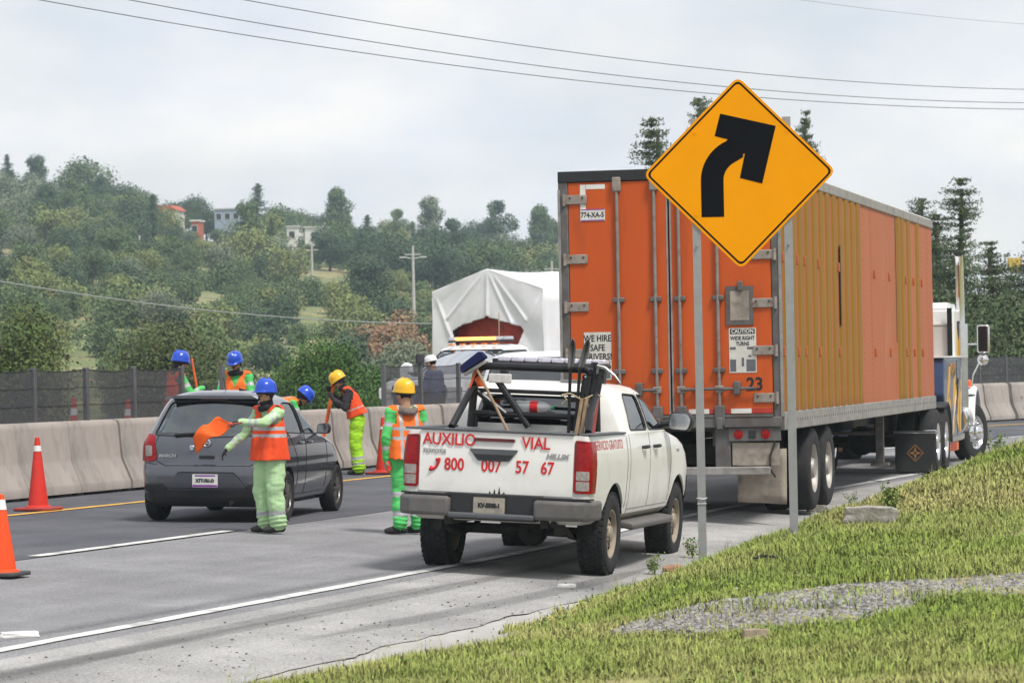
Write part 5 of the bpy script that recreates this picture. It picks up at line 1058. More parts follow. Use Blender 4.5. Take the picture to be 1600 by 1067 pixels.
# ================================================================ orange box trailer
pm('door_orange', (.50, .080, .009), .55, var=.10, scale=1.4, dirt=((.17, .04, .015), 3.2, .54, .78, .55), stretch=(1, 1, .22)); pm('side_salmon', (.385, .112, .042), .65, var=.07, scale=1.1, dirt=((.40, .26, .18), 1.8, .56, .8, .35), stretch=(1, 1, .35))
dirtied('rib_mustard', (.25, .122, .006), 1.15, 1.55, (.05, .03, .014), .7, .65, 0.); pm('rail_alu', (.30, .285, .27), .55, .35, var=.18, scale=5, dirt=((.10, .08, .06), 6., .5, .72, .6)); pm('frame_dirty', (.12, .116, .115), .7, .2, var=.25, scale=6, dirt=((.10, .065, .045), 7., .48, .7, .7))
pm('hinge_grey', (.27, .235, .205), .65, .2, var=.2, scale=9, dirt=((.11, .07, .045), 12., .52, .7, .7)); pm('rod_grey', (.25, .225, .21), .55, .35, var=.2, scale=7, dirt=((.13, .08, .05), 9., .5, .7, .6)); pm('flap_beige', (.31, .27, .225), .85, var=.2, scale=4, dirt=((.09, .075, .065), 5., .48, .7, .7)); pm('roof_white', (.7, .7, .7), .5)
pm('tape_white', (.68, .67, .63), .5, var=.1); pm('tape_red', (.42, .04, .03), .5); pm('sticker_grey', (.115, .12, .135), .6, var=.1); pm('sign_pale', (.56, .545, .50), .6, var=.1, scale=9, dirt=((.35, .32, .28), 8., .55, .75, .4)); pm('rib_dark', (.05, .035, .012), .7)
TP = dict(loc=(1.855, 38.12, -.02), yaw=.2394); tr = root('box_trailer', TP['loc'], TP['yaw'], 'orange box trailer with mustard ribs standing half on the shoulder', 'trailer')
TL, HWD, ZB, ZT = 15.9, 1.3, 1.25, 3.97
def tb(name, lo, hi, mat, parent=None, bevel=0.): return MB().b2(lo, hi).obj(name, mat, parent or tr, 30, bevel)
mb = MB().b2((-HWD + .03, .16, 1.12), (HWD - .03, TL - .06, 1.24)); mb.obj('floor', 'frame_dirty', tr)
tb('roof', (-HWD + .02, .1, 4.06), (HWD - .02, TL - .03, 4.12), 'roof_white'); tb('front_wall', (-HWD + .02, TL - .05, 1.12), (HWD - .02, TL, 4.05), 'side_salmon')
ribs = [.45 + .583 * k for k in range(0, 12)] + [11.35, 11.85, 12.6, 13.75]
edges = [0.06] + [r for r in ribs[:12]] + [8.2, 9.55, 10.9] + ribs[12:] + [TL]
for s in (1, -1):
    for a, b in zip(edges[:-1], edges[1:]): tb('side_panel', (s * (HWD - .03), a + .004, ZB), (s * (HWD - .012), b - .004, ZT), 'side_salmon')
    me = MB().prism([(s * (HWD - .0125), -.165), (s * (HWD + .014), -.13), (s * (HWD + .014), .13), (s * (HWD - .0125), .165)], ZB + .003, ZT - .003, 'z').mesh('rib'); me.materials.append(MATS['rib_mustard'])
    for r in ribs: o = bpy.data.objects.new('side_rib', me); COL.objects.link(o); o.parent = tr; o.location.y = r
    tb('black_streak', (s * (HWD + .0145), 4.93, 2.3), (s * (HWD + .0155), 4.99, 3.35), 'rib_dark'); tb('black_streak', (s * (HWD - .0115), 11.02, 2.1), (s * (HWD - .0105), 11.12, 3.95), 'rib_dark')
    tb('top_rail', (s * (HWD - .05), .05, ZT), (s * (HWD + .012), TL, 4.10), 'rail_alu', None, .012); tb('bottom_rail', (s * (HWD - .04), .05, 1.04), (s * (HWD + .014), TL, ZB), 'rail_alu', None, .01)
    mb = MB()
    for k in range(78): mb.box((s * (HWD + .0145), .25 + k * .2, 1.15), (.002, .045, .03))
    mb.obj('rail_holes', 'frame_dirty', tr, kind='stuff')
    mb = MB()
    for y in (7.35, 8.2, 9.55, 10.9, 14.4, 15.1):
        for k in range(34): mb.box((s * (HWD - .0115), y + .03, ZB + .05 + k * .08), (.004, .014, .014))
    mb.obj('rivets', 'rib_dark', tr, kind='stuff')
    for y in (.2, 1.32, 1.9, 3.1, 4.85, 8.5, 10.2, 12.2, 13.2, 14.3):
        for z in (3.05, 1.95): MB().prism(rounded([(y - .025, z - .06), (y + .025, z - .06), (y + .012, z + .06), (y - .012, z + .06)], .015), s * (HWD - .012), s * (HWD + .022), 'x').obj('side_hook', 'side_salmon', tr, 30, .008)
# rear frame and doors
for s in (1, -1):
    tb('corner_post', (s * (HWD - .10), -.02, 1.04), (s * (HWD + .016), .06, 4.0), 'frame_dirty', None, .012); tb('post_trim', (s * (HWD - .012), -.03, 1.2), (s * (HWD + .02), -.012, 3.9), 'rail_alu')
tb('header', (-HWD - .016, -.03, 3.985), (HWD + .016, .10, 4.115), 'plastic_black', None, .01); tb('sill', (-HWD, -.05, 1.08), (HWD, .12, 1.20), 'frame_dirty', None, .012); tb('sill_plate', (-HWD + .1, -.056, 1.202), (HWD - .1, .0, 1.235), 'frame_dirty')
doors = []
for s in (-1, 1):
    d = tb('door', (s * .012, -.012, 1.24), (s * (HWD - .105), .045, 3.98), 'door_orange', None, .006); doors.append(d)
    for z in (3.78, 3.08, 2.52, 1.97, 1.42):
        h = MB().b2((s * (HWD - .33), -.034, z - .055), (s * (HWD - .06), -.013, z + .055)).obj('hinge', 'hinge_grey', d, 30, .008); MB().tube([(s * (HWD - .055), -.035, z - .07), (s * (HWD - .055), -.035, z + .07)], .022, 8).obj('hinge_pin', 'hinge_grey', h)
        for e in (.28, .13): MB().tube([(s * (HWD - e), -.033, z + .02), (s * (HWD - e), -.042, z + .02)], .012, 6).obj('hinge_bolt', 'rib_dark', h)
    tb('weather_strip', (s * .0105, -.016, 1.24), (s * .03, -.0125, 3.98), 'rail_alu', d)
for x, d in ((-.606, doors[0]), (-.164, doors[0]), (.122, doors[1]), (.572, doors[1])):
    r_ = MB().tube([(x, -.045, 1.15), (x, -.045, 4.03)], .020, 10).obj('lock_rod', 'rod_grey', d)
    for z in (2.59, 1.75): MB().b2((x - .07, -.062, z - .03), (x + .07, -.013, z + .03)).obj('rod_guide', 'frame_dirty', r_, 30, .012)
    MB().b2((x - .06, -.075, 1.10), (x + .06, -.013, 1.34)).b2((x - .035, -.095, 1.06), (x + .035, -.05, 1.2)).obj('rod_cam', 'frame_dirty', r_, 30, .012); MB().b2((x - .05, -.075, 3.86), (x + .05, -.013, 4.03)).obj('rod_keeper', 'hinge_grey', r_, 30, .012)
for x, sg, d in ((-.164, -1, doors[0]), (.122, 1, doors[1]), (.572, 1, doors[1]), (-.606, -1, doors[0])):
    h = MB().tube([(x, -.06, 1.53), (x + sg * .10, -.065, 1.53), (x + sg * .44, -.07, 1.535)], [.026, .018, .016], 8).obj('lock_handle', 'frame_dirty', d); MB().b2((x + sg * .21 - .04, -.085, 1.46), (x + sg * .21 + .04, -.013, 1.62)).obj('handle_hasp', 'frame_dirty', h, 30, .014); MB().b2((x - .05, -.07, 1.49), (x + .05, -.013, 1.57)).obj('handle_base', 'hinge_grey', h, 30, .01)
def sticker(name, x0, x1, z0, z1, mat, d, y=-.0145): return tb(name, (x0, y, z0), (x1, -.011, z1), mat, d)
sticker('white_tape', -1.05, -.985, 3.66, 3.955, 'tape_white', doors[0]); sticker('white_tape', -.98, -.75, 3.90, 3.955, 'tape_white', doors[0])
pl = sticker('trailer_plate', -1.05, -.755, 3.525, 3.665, 'plate_white', doors[0], -.018); lettering('plate_number', '774-XA-5', .085, 'ink_black', pl, (-.905, -.0185, 3.595), sx=.82, bold=.002)
for z in (3.527, 3.653): tb('plate_band', (-1.045, -.0195, z), (-.76, -.0178, z + .012), 'ink_violet', pl)
sg_ = sticker('hiring_sign', -1.035, -.71, 1.66, 2.22, 'sign_pale', doors[0], -.017); tb('sign_lower_panel', (-1.02, -.0185, 1.675), (-.725, -.0165, 1.88), 'sticker_grey', sg_)
for b, z in (('WE HIRE', 2.145), ('SAFE', 2.035), ('DRIVERS!', 1.93)): lettering('lettering', b, .105, 'ink_black', sg_, (-.872, -.0175, z), sx=.80, bold=.002)
dh = sticker('document_holder', .665, .985, 2.27, 2.72, 'frame_dirty', doors[1], -.03); tb('holder_plate', (.715, -.033, 2.325), (.935, -.0295, 2.665), 'flap_beige', dh); MB().b2((.80, -.06, 2.66), (.87, -.03, 2.78)).obj('holder_clip', 'frame_dirty', dh, 30, .015)
cs = sticker('caution_sign', .69, 1.01, 1.715, 2.235, 'sign_pale', doors[1], -.017); tb('caution_header', (.705, -.0185, 2.165), (.995, -.0165, 2.225), 'ink_black', cs); lettering('lettering', 'CAUTION', .066, 'tape_white', cs, (.85, -.0187, 2.195), sx=.88, bold=.001)
for b, z in (('WIDE RIGHT', 2.115), ('TURNS', 2.05)): lettering('lettering', b, .062, 'ink_black', cs, (.85, -.0175, z), sx=.80, bold=.0015)
for x0, x1, z0, z1 in ((.70, .77, 1.985, 2.015), (.90, 1.0, 1.985, 2.015), (.70, .77, 1.73, 1.87), (.89, 1.0, 1.73, 1.87), (.835, .865, 1.79, 1.89), (.915, .95, 1.895, 1.92)): tb('diagram_block', (x0, -.0185, z0), (x1, -.0165, z1), 'sticker_grey', cs)
lettering('lettering', '23', .21, 'ink_black', doors[1], (.985, -.0135, 1.575), sx=.95, bold=.006)
for k, (x0, x1) in enumerate(((-1.19, -.95), (-.95, -.70), (-.70, -.45), (-.45, -.2), (.2, .45), (.45, .70), (.70, .95), (.95, 1.19))): sticker('reflective_tape', x0, x1 - .01, 1.245, 1.30, 'tape_white' if k % 2 == (0 if k < 4 else 0) else 'tape_red', doors[0 if k < 4 else 1])
# under the rear: lamps, guard, flaps
for s in (1, -1):
    lbx = tb('lamp_box', (s * .66, -.02, .92), (s * (HWD - .03), .06, 1.078), 'frame_dirty', None, .008)
    for x in (.78, 1.10): MB().lathe([(.058, -.03), (.058, -.012), (.05, -.004), (0, 0)], 18, T(s * x, -.03, 1.0) @ Matrix.Rotation(R(90), 4, 'X')).obj('tail_lamp', 'lamp_red', lbx)
    MB().b2((s * .905, -.035, .955), (s * .985, -.018, 1.045)).obj('centre_lamp', 'plastic_black', lbx, 30, .01)
    tb('guard_strut', (s * .50, .0, .55), (s * .68, .05, 1.08), 'frame_dirty', None, .01); tb('rear_plate', (s * .70, .02, .64), (s * (HWD - .05), .04, .90), 'flap_beige')
    mb = MB(); n = 6
    for j in range(n + 1):
        for i in range(9): f, g = i / 8, j / n; mb.v.append((s * (.70 + .58 * f), .34 + .05 * math.sin(f * 4) * (1 - g) + .03 * g, .20 + .62 * g - .03 * f * (1 - g)))
    for j in range(n):
        for i in range(8): mb.f.append((j * 9 + i, j * 9 + i + 1, (j + 1) * 9 + i + 1, (j + 1) * 9 + i)); mb.m.append(0)
    mb.obj('mud_flap', 'flap_beige', tr, 60, fix=False).modifiers.new('solid', 'SOLIDIFY').thickness = .01
    MB().tube([(s * 1.22, .0, .95), (s * 1.15, -.01, .75), (s * 1.14, .0, .6), (s * 1.2, .02, .5)], .014, 6).obj('air_hose', 'chassis', tr)
    tb('frame_beam', (s * .42, .3, .86), (s * .56, 7, 1.118), 'frame_dirty'); tb('landing_leg', (s * .95 - .06, 11.4, .30), (s * .95 + .06, 11.52, 1.12), 'frame_dirty', None, .01); tb('landing_foot', (s * .95 - .13, 11.33, .26), (s * .95 + .13, 11.59, .30), 'frame_dirty')
tb('suspension_light_block', (-.62, 1.9, .60), (.62, 4.7, .85), 'chassis'); tb('air_tank', (-.55, 5.2, .55), (.55, 6.2, .85), 'chassis', None, .1); tb('guard_bar', (-1.15, -.02, .53), (1.15, .07, .625), 'rail_alu', None, .012)  # suspension box added to block light and darken the trailer underside
for y in np.arange(1., 15, 1.2): tb('floor_beam', (-1.2, y, 1.02), (1.2, y + .08, 1.119), 'frame_dirty')
MB().tube([(-.95, 11.46, .75), (.95, 11.46, .75)], .03, 8).obj('leg_brace', 'frame_dirty', tr)
wt = wheel_meshes(.515, .27, .30, 'dual'); pm('rim_pale', (.36, .34, .31), .5, .3, var=.12, dirt=((.2, .17, .13), 8., .5, .75, .4))
for y in (2.65, 3.9):
    for s in (1, -1):
        wheel(tr, wt, (s * 1.135, y, .515), s, ('tyre', 'rim_pale')); wheel(tr, wt, (s * .80, y, .515), -s, ('tyre', 'rim_pale'))
    MB().tube([(-.95, y, .515), (.95, y, .515)], .075, 10).obj('axle', 'chassis', tr)
    for s in (1, -1): MB().lathe([(.05, -.12), (.1, -.1), (.1, .1), (.05, .12)], 12, T(s * .35, y - .25, .55) @ Matrix.Rotation(R(90), 4, 'X')).obj('brake_chamber', 'chassis', tr)
# ================================================================ wrecker tractor in front of the trailer
pm('truck_white', (.74, .74, .73), .3, var=.04, coat=.5); pm('cab_beige', (.55, .50, .46), .55, var=.06, dirt=((.4, .35, .31), 3., .5, .75, .3)); pm('panel_blue', (.045, .075, .15), .3, var=.08, coat=.5); pm('graphic_yellow', (.62, .33, .02), .4, var=.1); pm('graphic_gold', (.35, .17, .05), .45); pm('flood_yellow', (.70, .42, .02), .35); pm('lamp_orange', (.85, .13, .02), .25, coat=.5); pm('step_orange', (.60, .16, .01), .5); pm('step_red', (.35, .02, .01), .5)
wk = root('wrecker_truck', tuple((posem(**TP) @ T(.22, .1, 0)).translation), TP['yaw'] - .002, 'white and blue wrecker tractor with chrome stack coupled to the trailer', 'truck')
def wb(name, lo, hi, mat, parent=None, bevel=.02): return MB().b2(lo, hi).obj(name, mat, parent or wk, 30, bevel)
for s in (1, -1): wb('frame_rail', (s * .38, 13.6, .70), (s * .48, 22.4, .95), 'chassis')
wb('fifth_wheel', (-.5, 14.6, .955), (.5, 15.6, 1.04), 'chassis')
ws = wheel_meshes(.52, .28, .30, 'steer'); wdr = wheel_meshes(.52, .28, .30, 'dual')
for y in (15.0, 16.25):
    for s in (1, -1): wheel(wk, wdr, (s * 1.10, y, .52), s, ('tyre', 'chrome')); wheel(wk, wdr, (s * .76, y, .52), -s, ('tyre', 'chrome'))
    MB().tube([(-.9, y, .52), (.9, y, .52)], .08, 10).lathe([(.05, -.25), (.2, -.15), (.24, 0), (.2, .15), (.05, .25)], 14, T(0, y, .55) @ Matrix.Rotation(R(90), 4, 'X')).obj('drive_axle', 'chassis', wk)
for s in (1, -1): wheel(wk, ws, (s * 1.10, 21.4, .52), s, ('tyre', 'chrome'), 'liner', -.34)
MB().tube([(-1, 21.4, .52), (1, 21.4, .52)], .07, 10).obj('steer_axle', 'chassis', wk)
for s in (1, -1):
    fl = MB().prism(rounded([(s * .62, .06), (s * 1.26, .06), (s * 1.26, .66), (s * .62, .66)], .05), 14.30, 14.315, 'y').obj('mud_flap', 'rubber_black' if 'rubber_black' in MATS else 'tyre', wk); MB().b2((s * .60, 14.29, .67), (s * 1.28, 14.33, .72)).obj('flap_hanger', 'chrome', fl, 30, .01)
    e_ = MB()
    for a in range(4):
        c, sn = math.cos(a * math.pi / 2), math.sin(a * math.pi / 2); pts = [(.02, .02), (.11, 0), (.02, -.02)]; q = [(s * .94 + (p[0] * c - p[1] * sn), 14.296, .36 + (p[0] * sn + p[1] * c)) for p in pts]; e_.add(q, [(0, 1, 2)])
    for a in range(4):
        c, sn = math.cos(a * math.pi / 2), math.sin(a * math.pi / 2); e_.tube([(s * .94 + c * .13, 14.296, .36 + sn * .13), (s * .94 + -sn * .13, 14.296, .36 + c * .13)], .006, 4)
    e_.obj('star_emblem', 'graphic_gold', fl, fix=False)
    # rear quarter fender over the drive wheels
    mb = MB(); A_ = np.linspace(R(-5), R(120), 14); Pf = [(16.25 + .62 * math.cos(a), .52 + .62 * math.sin(a)) for a in A_]; n = len(Pf)
    mb.add([(s * .80, *p) for p in Pf] + [(s * 1.27, *p) for p in Pf], [(i, i + 1, i + 1 + n, i + n) for i in range(n - 1)]); mb.obj('quarter_fender', 'plastic_black', wk, 60, fix=False).modifiers.new('solid', 'SOLIDIFY').thickness = .03
    # body side box with painted letters
    bx_ = MB().prism(rounded([(16.95, .52), (19.45, .52), (19.45, 1.86), (16.75, 1.86), (16.6, 1.25)], .05), s * .70, s * 1.17, 'x').obj('side_box', 'panel_blue', wk, 30, .02); wb('box_skirt', (s * .72, 16.9, .44), (s * 1.175, 19.47, .522), 'rail_alu', bx_, .005); wb('box_gap', (s * 1.1705, 18.62, .55), (s * 1.1735, 18.68, 1.82), 'liner', bx_, 0); wb('box_top', (s * .7, 16.7, 1.862), (s * 1.175, 19.47, 1.89), 'truck_white', bx_, .005)
    step = wb('step_box', (s * .85, 17.2, .28), (s * 1.16, 18.9, .435), 'step_orange', None, .01); wb('step_recess', (s * 1.1605, 17.6, .30), (s * 1.1645, 18.5, .42), 'step_red', step, 0)
x1 = 1.1725
lettering('lettering', 'TONY', .26, 'graphic_gold', wk, (x1 + .002, 18.0, 1.66), RIGHT, sx=1.35, bold=.008, shear=.2)
for pts in ([(16.85, .95), (17.15, 1.0), (17.75, 1.72), (17.45, 1.72)], [(17.3, .75), (17.65, .62), (17.55, 1.15), (17.2, 1.25)], [(17.9, 1.05), (18.15, 1.1), (18.5, 1.58), (18.15, 1.5)], [(17.75, .55), (18.05, .60), (18.95, 1.55), (18.75, 1.2), (18.4, 1.42)], [(18.55, .8), (18.85, .58), (18.95, 1.0), (19.3, 1.5), (18.8, 1.1)], [(18.95, .6), (19.15, .58), (19.4, 1.25), (19.2, 1.3)]):
    MB().prism(rounded(pts, .04, 2), x1 - .001, x1 + .0025, 'x').obj('painted_letter', 'graphic_yellow', wk)
for pts in ([(17.78, .62), (17.9, .66), (18.5, 1.2), (18.35, 1.25)], [(19.22, .9), (19.3, .9), (19.42, 1.7), (19.35, 1.7)]): MB().prism(pts, x1 + .003, x1 + .004, 'x').obj('painted_highlight', 'tape_white', wk)
# cab: back wall, sides, roof, glass, hood
cabp = [(18.85, 1.0), (20.85, 1.0), (20.85, 1.95), (20.45, 2.70), (18.85, 2.70)]
MB().prism(rounded(cabp, .05), -1.12, 1.12, 'x').obj('cab', 'truck_white', wk, 30, .05, seg=3); wb('cab_back', (-1.08, 18.78, 1.0), (1.08, 18.846, 2.42), 'cab_beige', None, .02); wb('back_window', (-.55, 18.772, 2.48), (.62, 18.846, 2.66), 'glass_dark', None, .02); wb('gutter_rail', (-1.1, 18.77, 2.42), (1.1, 18.846, 2.455), 'cab_beige', None, .006)
MB().prism(rounded([(18.85, 2.70), (20.42, 2.70), (20.25, 2.80), (19.0, 2.82)], .04), -1.0, 1.0, 'x').obj('cab_roof', 'truck_white', wk, 30, .05, seg=3)
for s in (1, -1):
    wb('side_window', (s * 1.115, 19.35, 1.98), (s * 1.124, 20.35, 2.5), 'glass_dark', None, .0); MB().prism([(18.95, 1.1), (19.3, 1.1), (19.6, 2.0), (19.3, 2.4), (19.2, 1.8)], s * 1.121, s * 1.126, 'x').obj('painted_flame', 'graphic_yellow', wk); MB().prism([(19.3, 1.1), (19.5, 1.1), (19.45, 1.9), (19.35, 1.6)], s * 1.121, s * 1.127, 'x').obj('painted_flame', 'panel_blue', wk)
    MB().prism(rounded([(20.86, 1.0), (22.75, 1.0), (22.75, 1.52), (20.86, 1.80)], .06), 0, s * .78, 'x').obj('hood', 'truck_white', wk, 30, .06, seg=3)
    # front fender arch
    mb = MB(); A_ = np.linspace(R(5), R(178), 18); Pf = [(21.4 + .70 * math.cos(a), .70 + .66 * math.sin(a)) for a in A_]; n = len(Pf); mb.add([(s * .74, *p) for p in Pf] + [(s * 1.22, *p) for p in Pf] + [(s * 1.27, p[0], p[1] - .06) for p in Pf], [(i, i + 1, i + 1 + n, i + n) for i in range(n - 1)] + [(i + n, i + 1 + n, i + 1 + 2 * n, i + 2 * n) for i in range(n - 1)])
    mb.obj('front_fender', 'truck_white', wk, 60, fix=False).modifiers.new('solid', 'SOLIDIFY').thickness = .03
    MB().prism(rounded([(20.05, .42), (20.55, .42), (20.60, .62), (20.68, 1.1), (20.62, 1.30), (20.05, 1.28)], .05), s * .72, s * 1.10, 'x').obj('fender_skirt', 'truck_white', wk, 30, .03)
    tk = MB().lathe([(0, 19.5), (.26, 19.5), (.28, 19.52), (.28, 20.5), (.26, 20.54), (0, 20.54)], 24, T(s * .98, 0, .78) @ Matrix.Rotation(R(-90), 4, 'X')).obj('fuel_tank', 'chrome', wk)
    for y in (19.62, 20.35): MB().lathe([(.287, y), (.287, y + .06)], 24, T(s * .98, 0, .78) @ Matrix.Rotation(R(-90), 4, 'X')).obj('tank_strap', 'plastic_black', tk)
    wb('cab_step', (s * 1.0, 20.0, .66), (s * 1.32, 20.75, .70), 'chrome', None, .01); wb('cab_step', (s * .95, 20.0, 1.18), (s * 1.30, 20.5, 1.215), 'plastic_black', None, .01)
    st = MB().tube([(s * 1.16, 19.60, 1.86), (s * 1.16, 19.60, 2.45)], .125, 14).obj('muffler', 'chrome', wk); MB().tube([(s * 1.16, 19.60, 1.0), (s * 1.16, 19.60, 1.86)], .115, 14).obj('muffler_lower', 'steel', st)
    MB().tube([(s * 1.16, 19.60, 2.45), (s * 1.16, 19.60, 3.45), (s * 1.16, 19.56, 3.56), (s * 1.16, 19.50, 3.66)], [.078, .072, .072, .076], 14, cap=False).obj('exhaust_stack', 'chrome', st); MB().tube([(s * 1.16, 19.515, 3.645), (s * 1.16, 19.50, 3.664)], .07, 14).obj('stack_mouth', 'liner', st); wb('stack_guard', (s * 1.02, 18.70, 1.9), (s * 1.10, 18.765, 2.72), 'liner', None, .005)
    mm = MB().prism(rounded([(s * 1.34, 1.94), (s * 1.56, 1.94), (s * 1.56, 2.44), (s * 1.34, 2.44)], .05), 20.62, 20.72, 'y').obj('mirror', 'chrome', wk, 30, .02); MB().prism(rounded([(s * 1.36, 1.97), (s * 1.525, 1.97), (s * 1.525, 2.41), (s * 1.36, 2.41)], .03), 20.61, 20.618, 'y').obj('mirror_glass', 'black_gloss', mm); MB().tube([(s * 1.12, 20.6, 2.1), (s * 1.36, 20.66, 2.1)], .018, 6).obj('mirror_arm', 'chrome', mm)
    MB().lathe([(0, -.07), (.05, -.065), (.09, -.03), (.10, 0), (.10, .02), (0, .03)], 18, T(s * 1.44, 20.6, 1.82) @ Matrix.Rotation(R(-90), 4, 'X')).obj('round_mirror', 'chrome', wk); MB().tube([(s * 1.20, 20.95, 1.34), (s * 1.24, 20.85, 1.55), (s * 1.38, 20.62, 1.78)], .014, 6).obj('mirror_stalk', 'chrome', wk)
    MB().lathe([(.055, 0), (.055, .1), (.03, .13), (0, .13)], 12, T(s * 1.12, 21.15, 1.34)).obj('turn_signal', 'lamp_orange', wk)
wb('bumper', (-1.22, 22.75, .40), (1.22, 22.95, .78), 'chrome', None, .05); wb('grille', (-.45, 22.745, .95), (.45, 22.78, 1.5), 'chrome', None, .02)
for x in (.62, -.3): MB().lathe([(.10, 0), (.10, .10), (.06, .14), (0, .14)], 14, T(x, 19.3, 2.82)).obj('beacon', 'lamp_orange', wk)
fd = MB().b2((.0, 18.35, 1.95), (.07, 18.42, 2.95)).b2((.0, 18.35, 1.0), (.07, 18.42, 1.96)).obj('flood_mast', 'plastic_black', wk)
for z, m, r in ((2.72, 'flood_yellow', .13), (2.45, 'graphic_gold', .08), (2.2, 'flood_yellow', .08)):
    MB().b2((.10, 18.36, z - r), (.10 + 1.9 * r, 18.5, z + r)).obj('flood_housing', m, fd, 30, .03); MB().lathe([(0, 0), (r * .72, 0), (r * .72, -.01)], 16, T(.10 + r * .95, 18.35, z) @ Matrix.Rotation(R(90), 4, 'X')).obj('flood_lens', 'lamp_orange' if r > .1 else 'lamp_amber', fd)
MB().lathe([(0, -.02), (.08, -.02), (.11, 0), (.11, .03), (0, .03)], 16, T(.10, 18.76, 2.93 - .1) @ Matrix.Rotation(R(90), 4, 'X')).obj('work_light', 'lamp_clear', wk); MB().lathe([(.06, -.01), (.085, -.015), (.095, 0), (.095, .02), (.06, .02)], 18, T(.20, 18.775, 1.98) @ Matrix.Rotation(R(90), 4, 'X')).obj('air_port', 'graphic_gold', wk)
# ================================================================ road sign
pm('sign_yellow', (.78, .30, .001), .6, var=.04, scale=2, spec=.06); pm('sign_black', (.005, .0055, .008), .7, spec=.05); pm('post_steel', (.33, .33, .335), .5, .55, var=.1, scale=8, dirt=((.25, .24, .23), 5., .5, .7, .4))
X0, Y0, Zc, hd = 1.978, 28.0, 3.430, .826
sp = root('warning_sign', (X0, Y0, .2), R(2.0), 'yellow diamond warning sign with black right bend arrow on two steel posts', 'road sign')
def dia(h, r): return rounded([(0, -h), (h, 0), (0, h), (-h, 0)], r, 6)
pz = Zc - .2
MB().prism([(x, z + pz) for x, z in dia(hd, .07)], -.012, .0, 'y').obj('sign_plate', 'sign_yellow', sp, 30)
o_, i_ = dia(hd - .028, .05), dia(hd - .050, .042); mb = MB(); n = len(o_)
mb.add([(x, -.0135, z + pz) for x, z in o_] + [(x, -.0135, z + pz) for x, z in i_], [(k, (k + 1) % n, (k + 1) % n + n, k + n) for k in range(n)]); mb.obj('border_line', 'sign_black', sp, 0, fix=False)
# arrow: shaft rises, bends to the right; square-cut head turned 15 degrees
sc_ = 1.655 / 303.
def sg(x_, y_): return ((x_ - 1154.5) * sc_ * .998 , (271.5 - y_) * sc_ + pz)
cl = [(1111.5, 340)] + [(1111.5, 285)]
for k in range(1, 13):
    a = R(180 - 72 * k / 12); cl.append((1111.5 + 52 + 52 * math.cos(a), 283 - 50 * math.sin(a)))
cl += [(1150, 228), (1166, 222), (1186, 214)]
L2, R2 = [], []
for k, p in enumerate(cl):
    a, b = Vector(cl[max(0, k - 1)]), Vector(cl[min(len(cl) - 1, k + 1)]); t = (b - a).normalized(); nn = Vector((t.y, -t.x)) * 17.8; L2.append(Vector(p) + nn); R2.append(Vector(p) - nn)
mb = MB(); k = len(cl); mb.add([(sg(*p)[0], -.0140, sg(*p)[1]) for p in L2] + [(sg(*p)[0], -.0140, sg(*p)[1]) for p in R2], [(i, i + 1, i + 1 + k, i + k) for i in range(k - 1)])
mb.add([(sg(*p)[0], -.0146, sg(*p)[1]) for p in ((1126, 178), (1213, 199), (1190, 289), (1155, 279.5), (1164, 240), (1150, 222), (1116.5, 213))], [tuple(range(7))]); mb.obj('bend_arrow', 'sign_black', sp, 0, fix=False)
for xt, xb, zb in ((1.600 - X0, 1.605 - X0, .12), (2.386 - X0, 2.392 - X0, .22)):
    p = MB().prism([(-.035, 0), (.035, 0), (.035, .05), (.030, .05), (.030, .005), (-.030, .005), (-.030, .05), (-.035, .05)], zb - .4 - .2, pz + .475, 'z').obj('post', 'post_steel', sp, 30); p.location = ((xt + xb) / 2, .004, 0)
    for z in (pz + .35, pz - .35, pz - .62): MB().tube([((xt + xb) / 2, -.02, z), ((xt + xb) / 2, .012, z)], .010, 6).obj('bolt', 'post_steel' if z < pz - .5 else 'sign_yellow', p).location = (-(xt + xb) / 2, -.004, 0)
MB().tube([(-.42, -.004, .45), (-.36, -.012, .44), (-.33, .01, .45)], .006, 5).tube([(-.415, .0, .40), (-.335, .0, .40)], .006, 5).obj('wire_tie', 'post_steel', sp)
# ================================================================ traffic cones
pm('cone_red', (.62, .035, .022), .5, var=.08, dirt=((.3, .05, .04), 5., .5, .75, .5)); pm('cone_orange', (.80, .075, .012), .45, var=.06); pm('cone_base', (.35, .045, .04), .7, var=.15, dirt=((.1, .08, .07), 6., .5, .7, .5)); pm('cone_white', (.72, .71, .70), .5, var=.1); pm('cone_foot', (.06, .06, .06), .8)
def cone(s, u, h, rb, lab, m='cone_red', mbase='cone_base', bands=((.80, .88),), base=.24, tilt=0.):
    x, y = xy(s, u); t = root('traffic_cone', (x, y, zg(s, u) + .012), RA, lab, 'traffic cone', 'traffic cones along the closure', tilt)
    MB().prism(rect(-base, base, -base, base, .05), 0, .035, 'z').obj('base', mbase, t, 30, .01)
    rad = lambda f: rb * (1 - f) + .028 * f
    MB().lathe([(rb + .03, .035), (rb + .025, .05), (rad(.06), .06)] + [(rad(f), .035 + (h - .035) * f) for f in (.1, .3, .6, .9)] + [(rad(1) , h - .008), (rad(1) - .008, h), (0, h)], 24).obj('cone_body', m, t)
    for a, b in bands: MB().lathe([(rad(a) + .003, .035 + (h - .035) * a), (rad(b) + .003, .035 + (h - .035) * b)], 24).obj('reflective_band', 'cone_white', t)
cone(16.3, -7.95, .90, .13, 'red cone with white band in front of the left barriers')
cone(5.75, -2.97, .72, .13, 'bright orange cone with black foot cut by the left edge of the photo', 'cone_orange', 'cone_foot', ((.80, .93),), .20)
cone(28.75, -8.12, .90, .13, 'dull red cone behind the worker in the green trousers', 'cone_red', 'cone_base', ((.78, .83),))
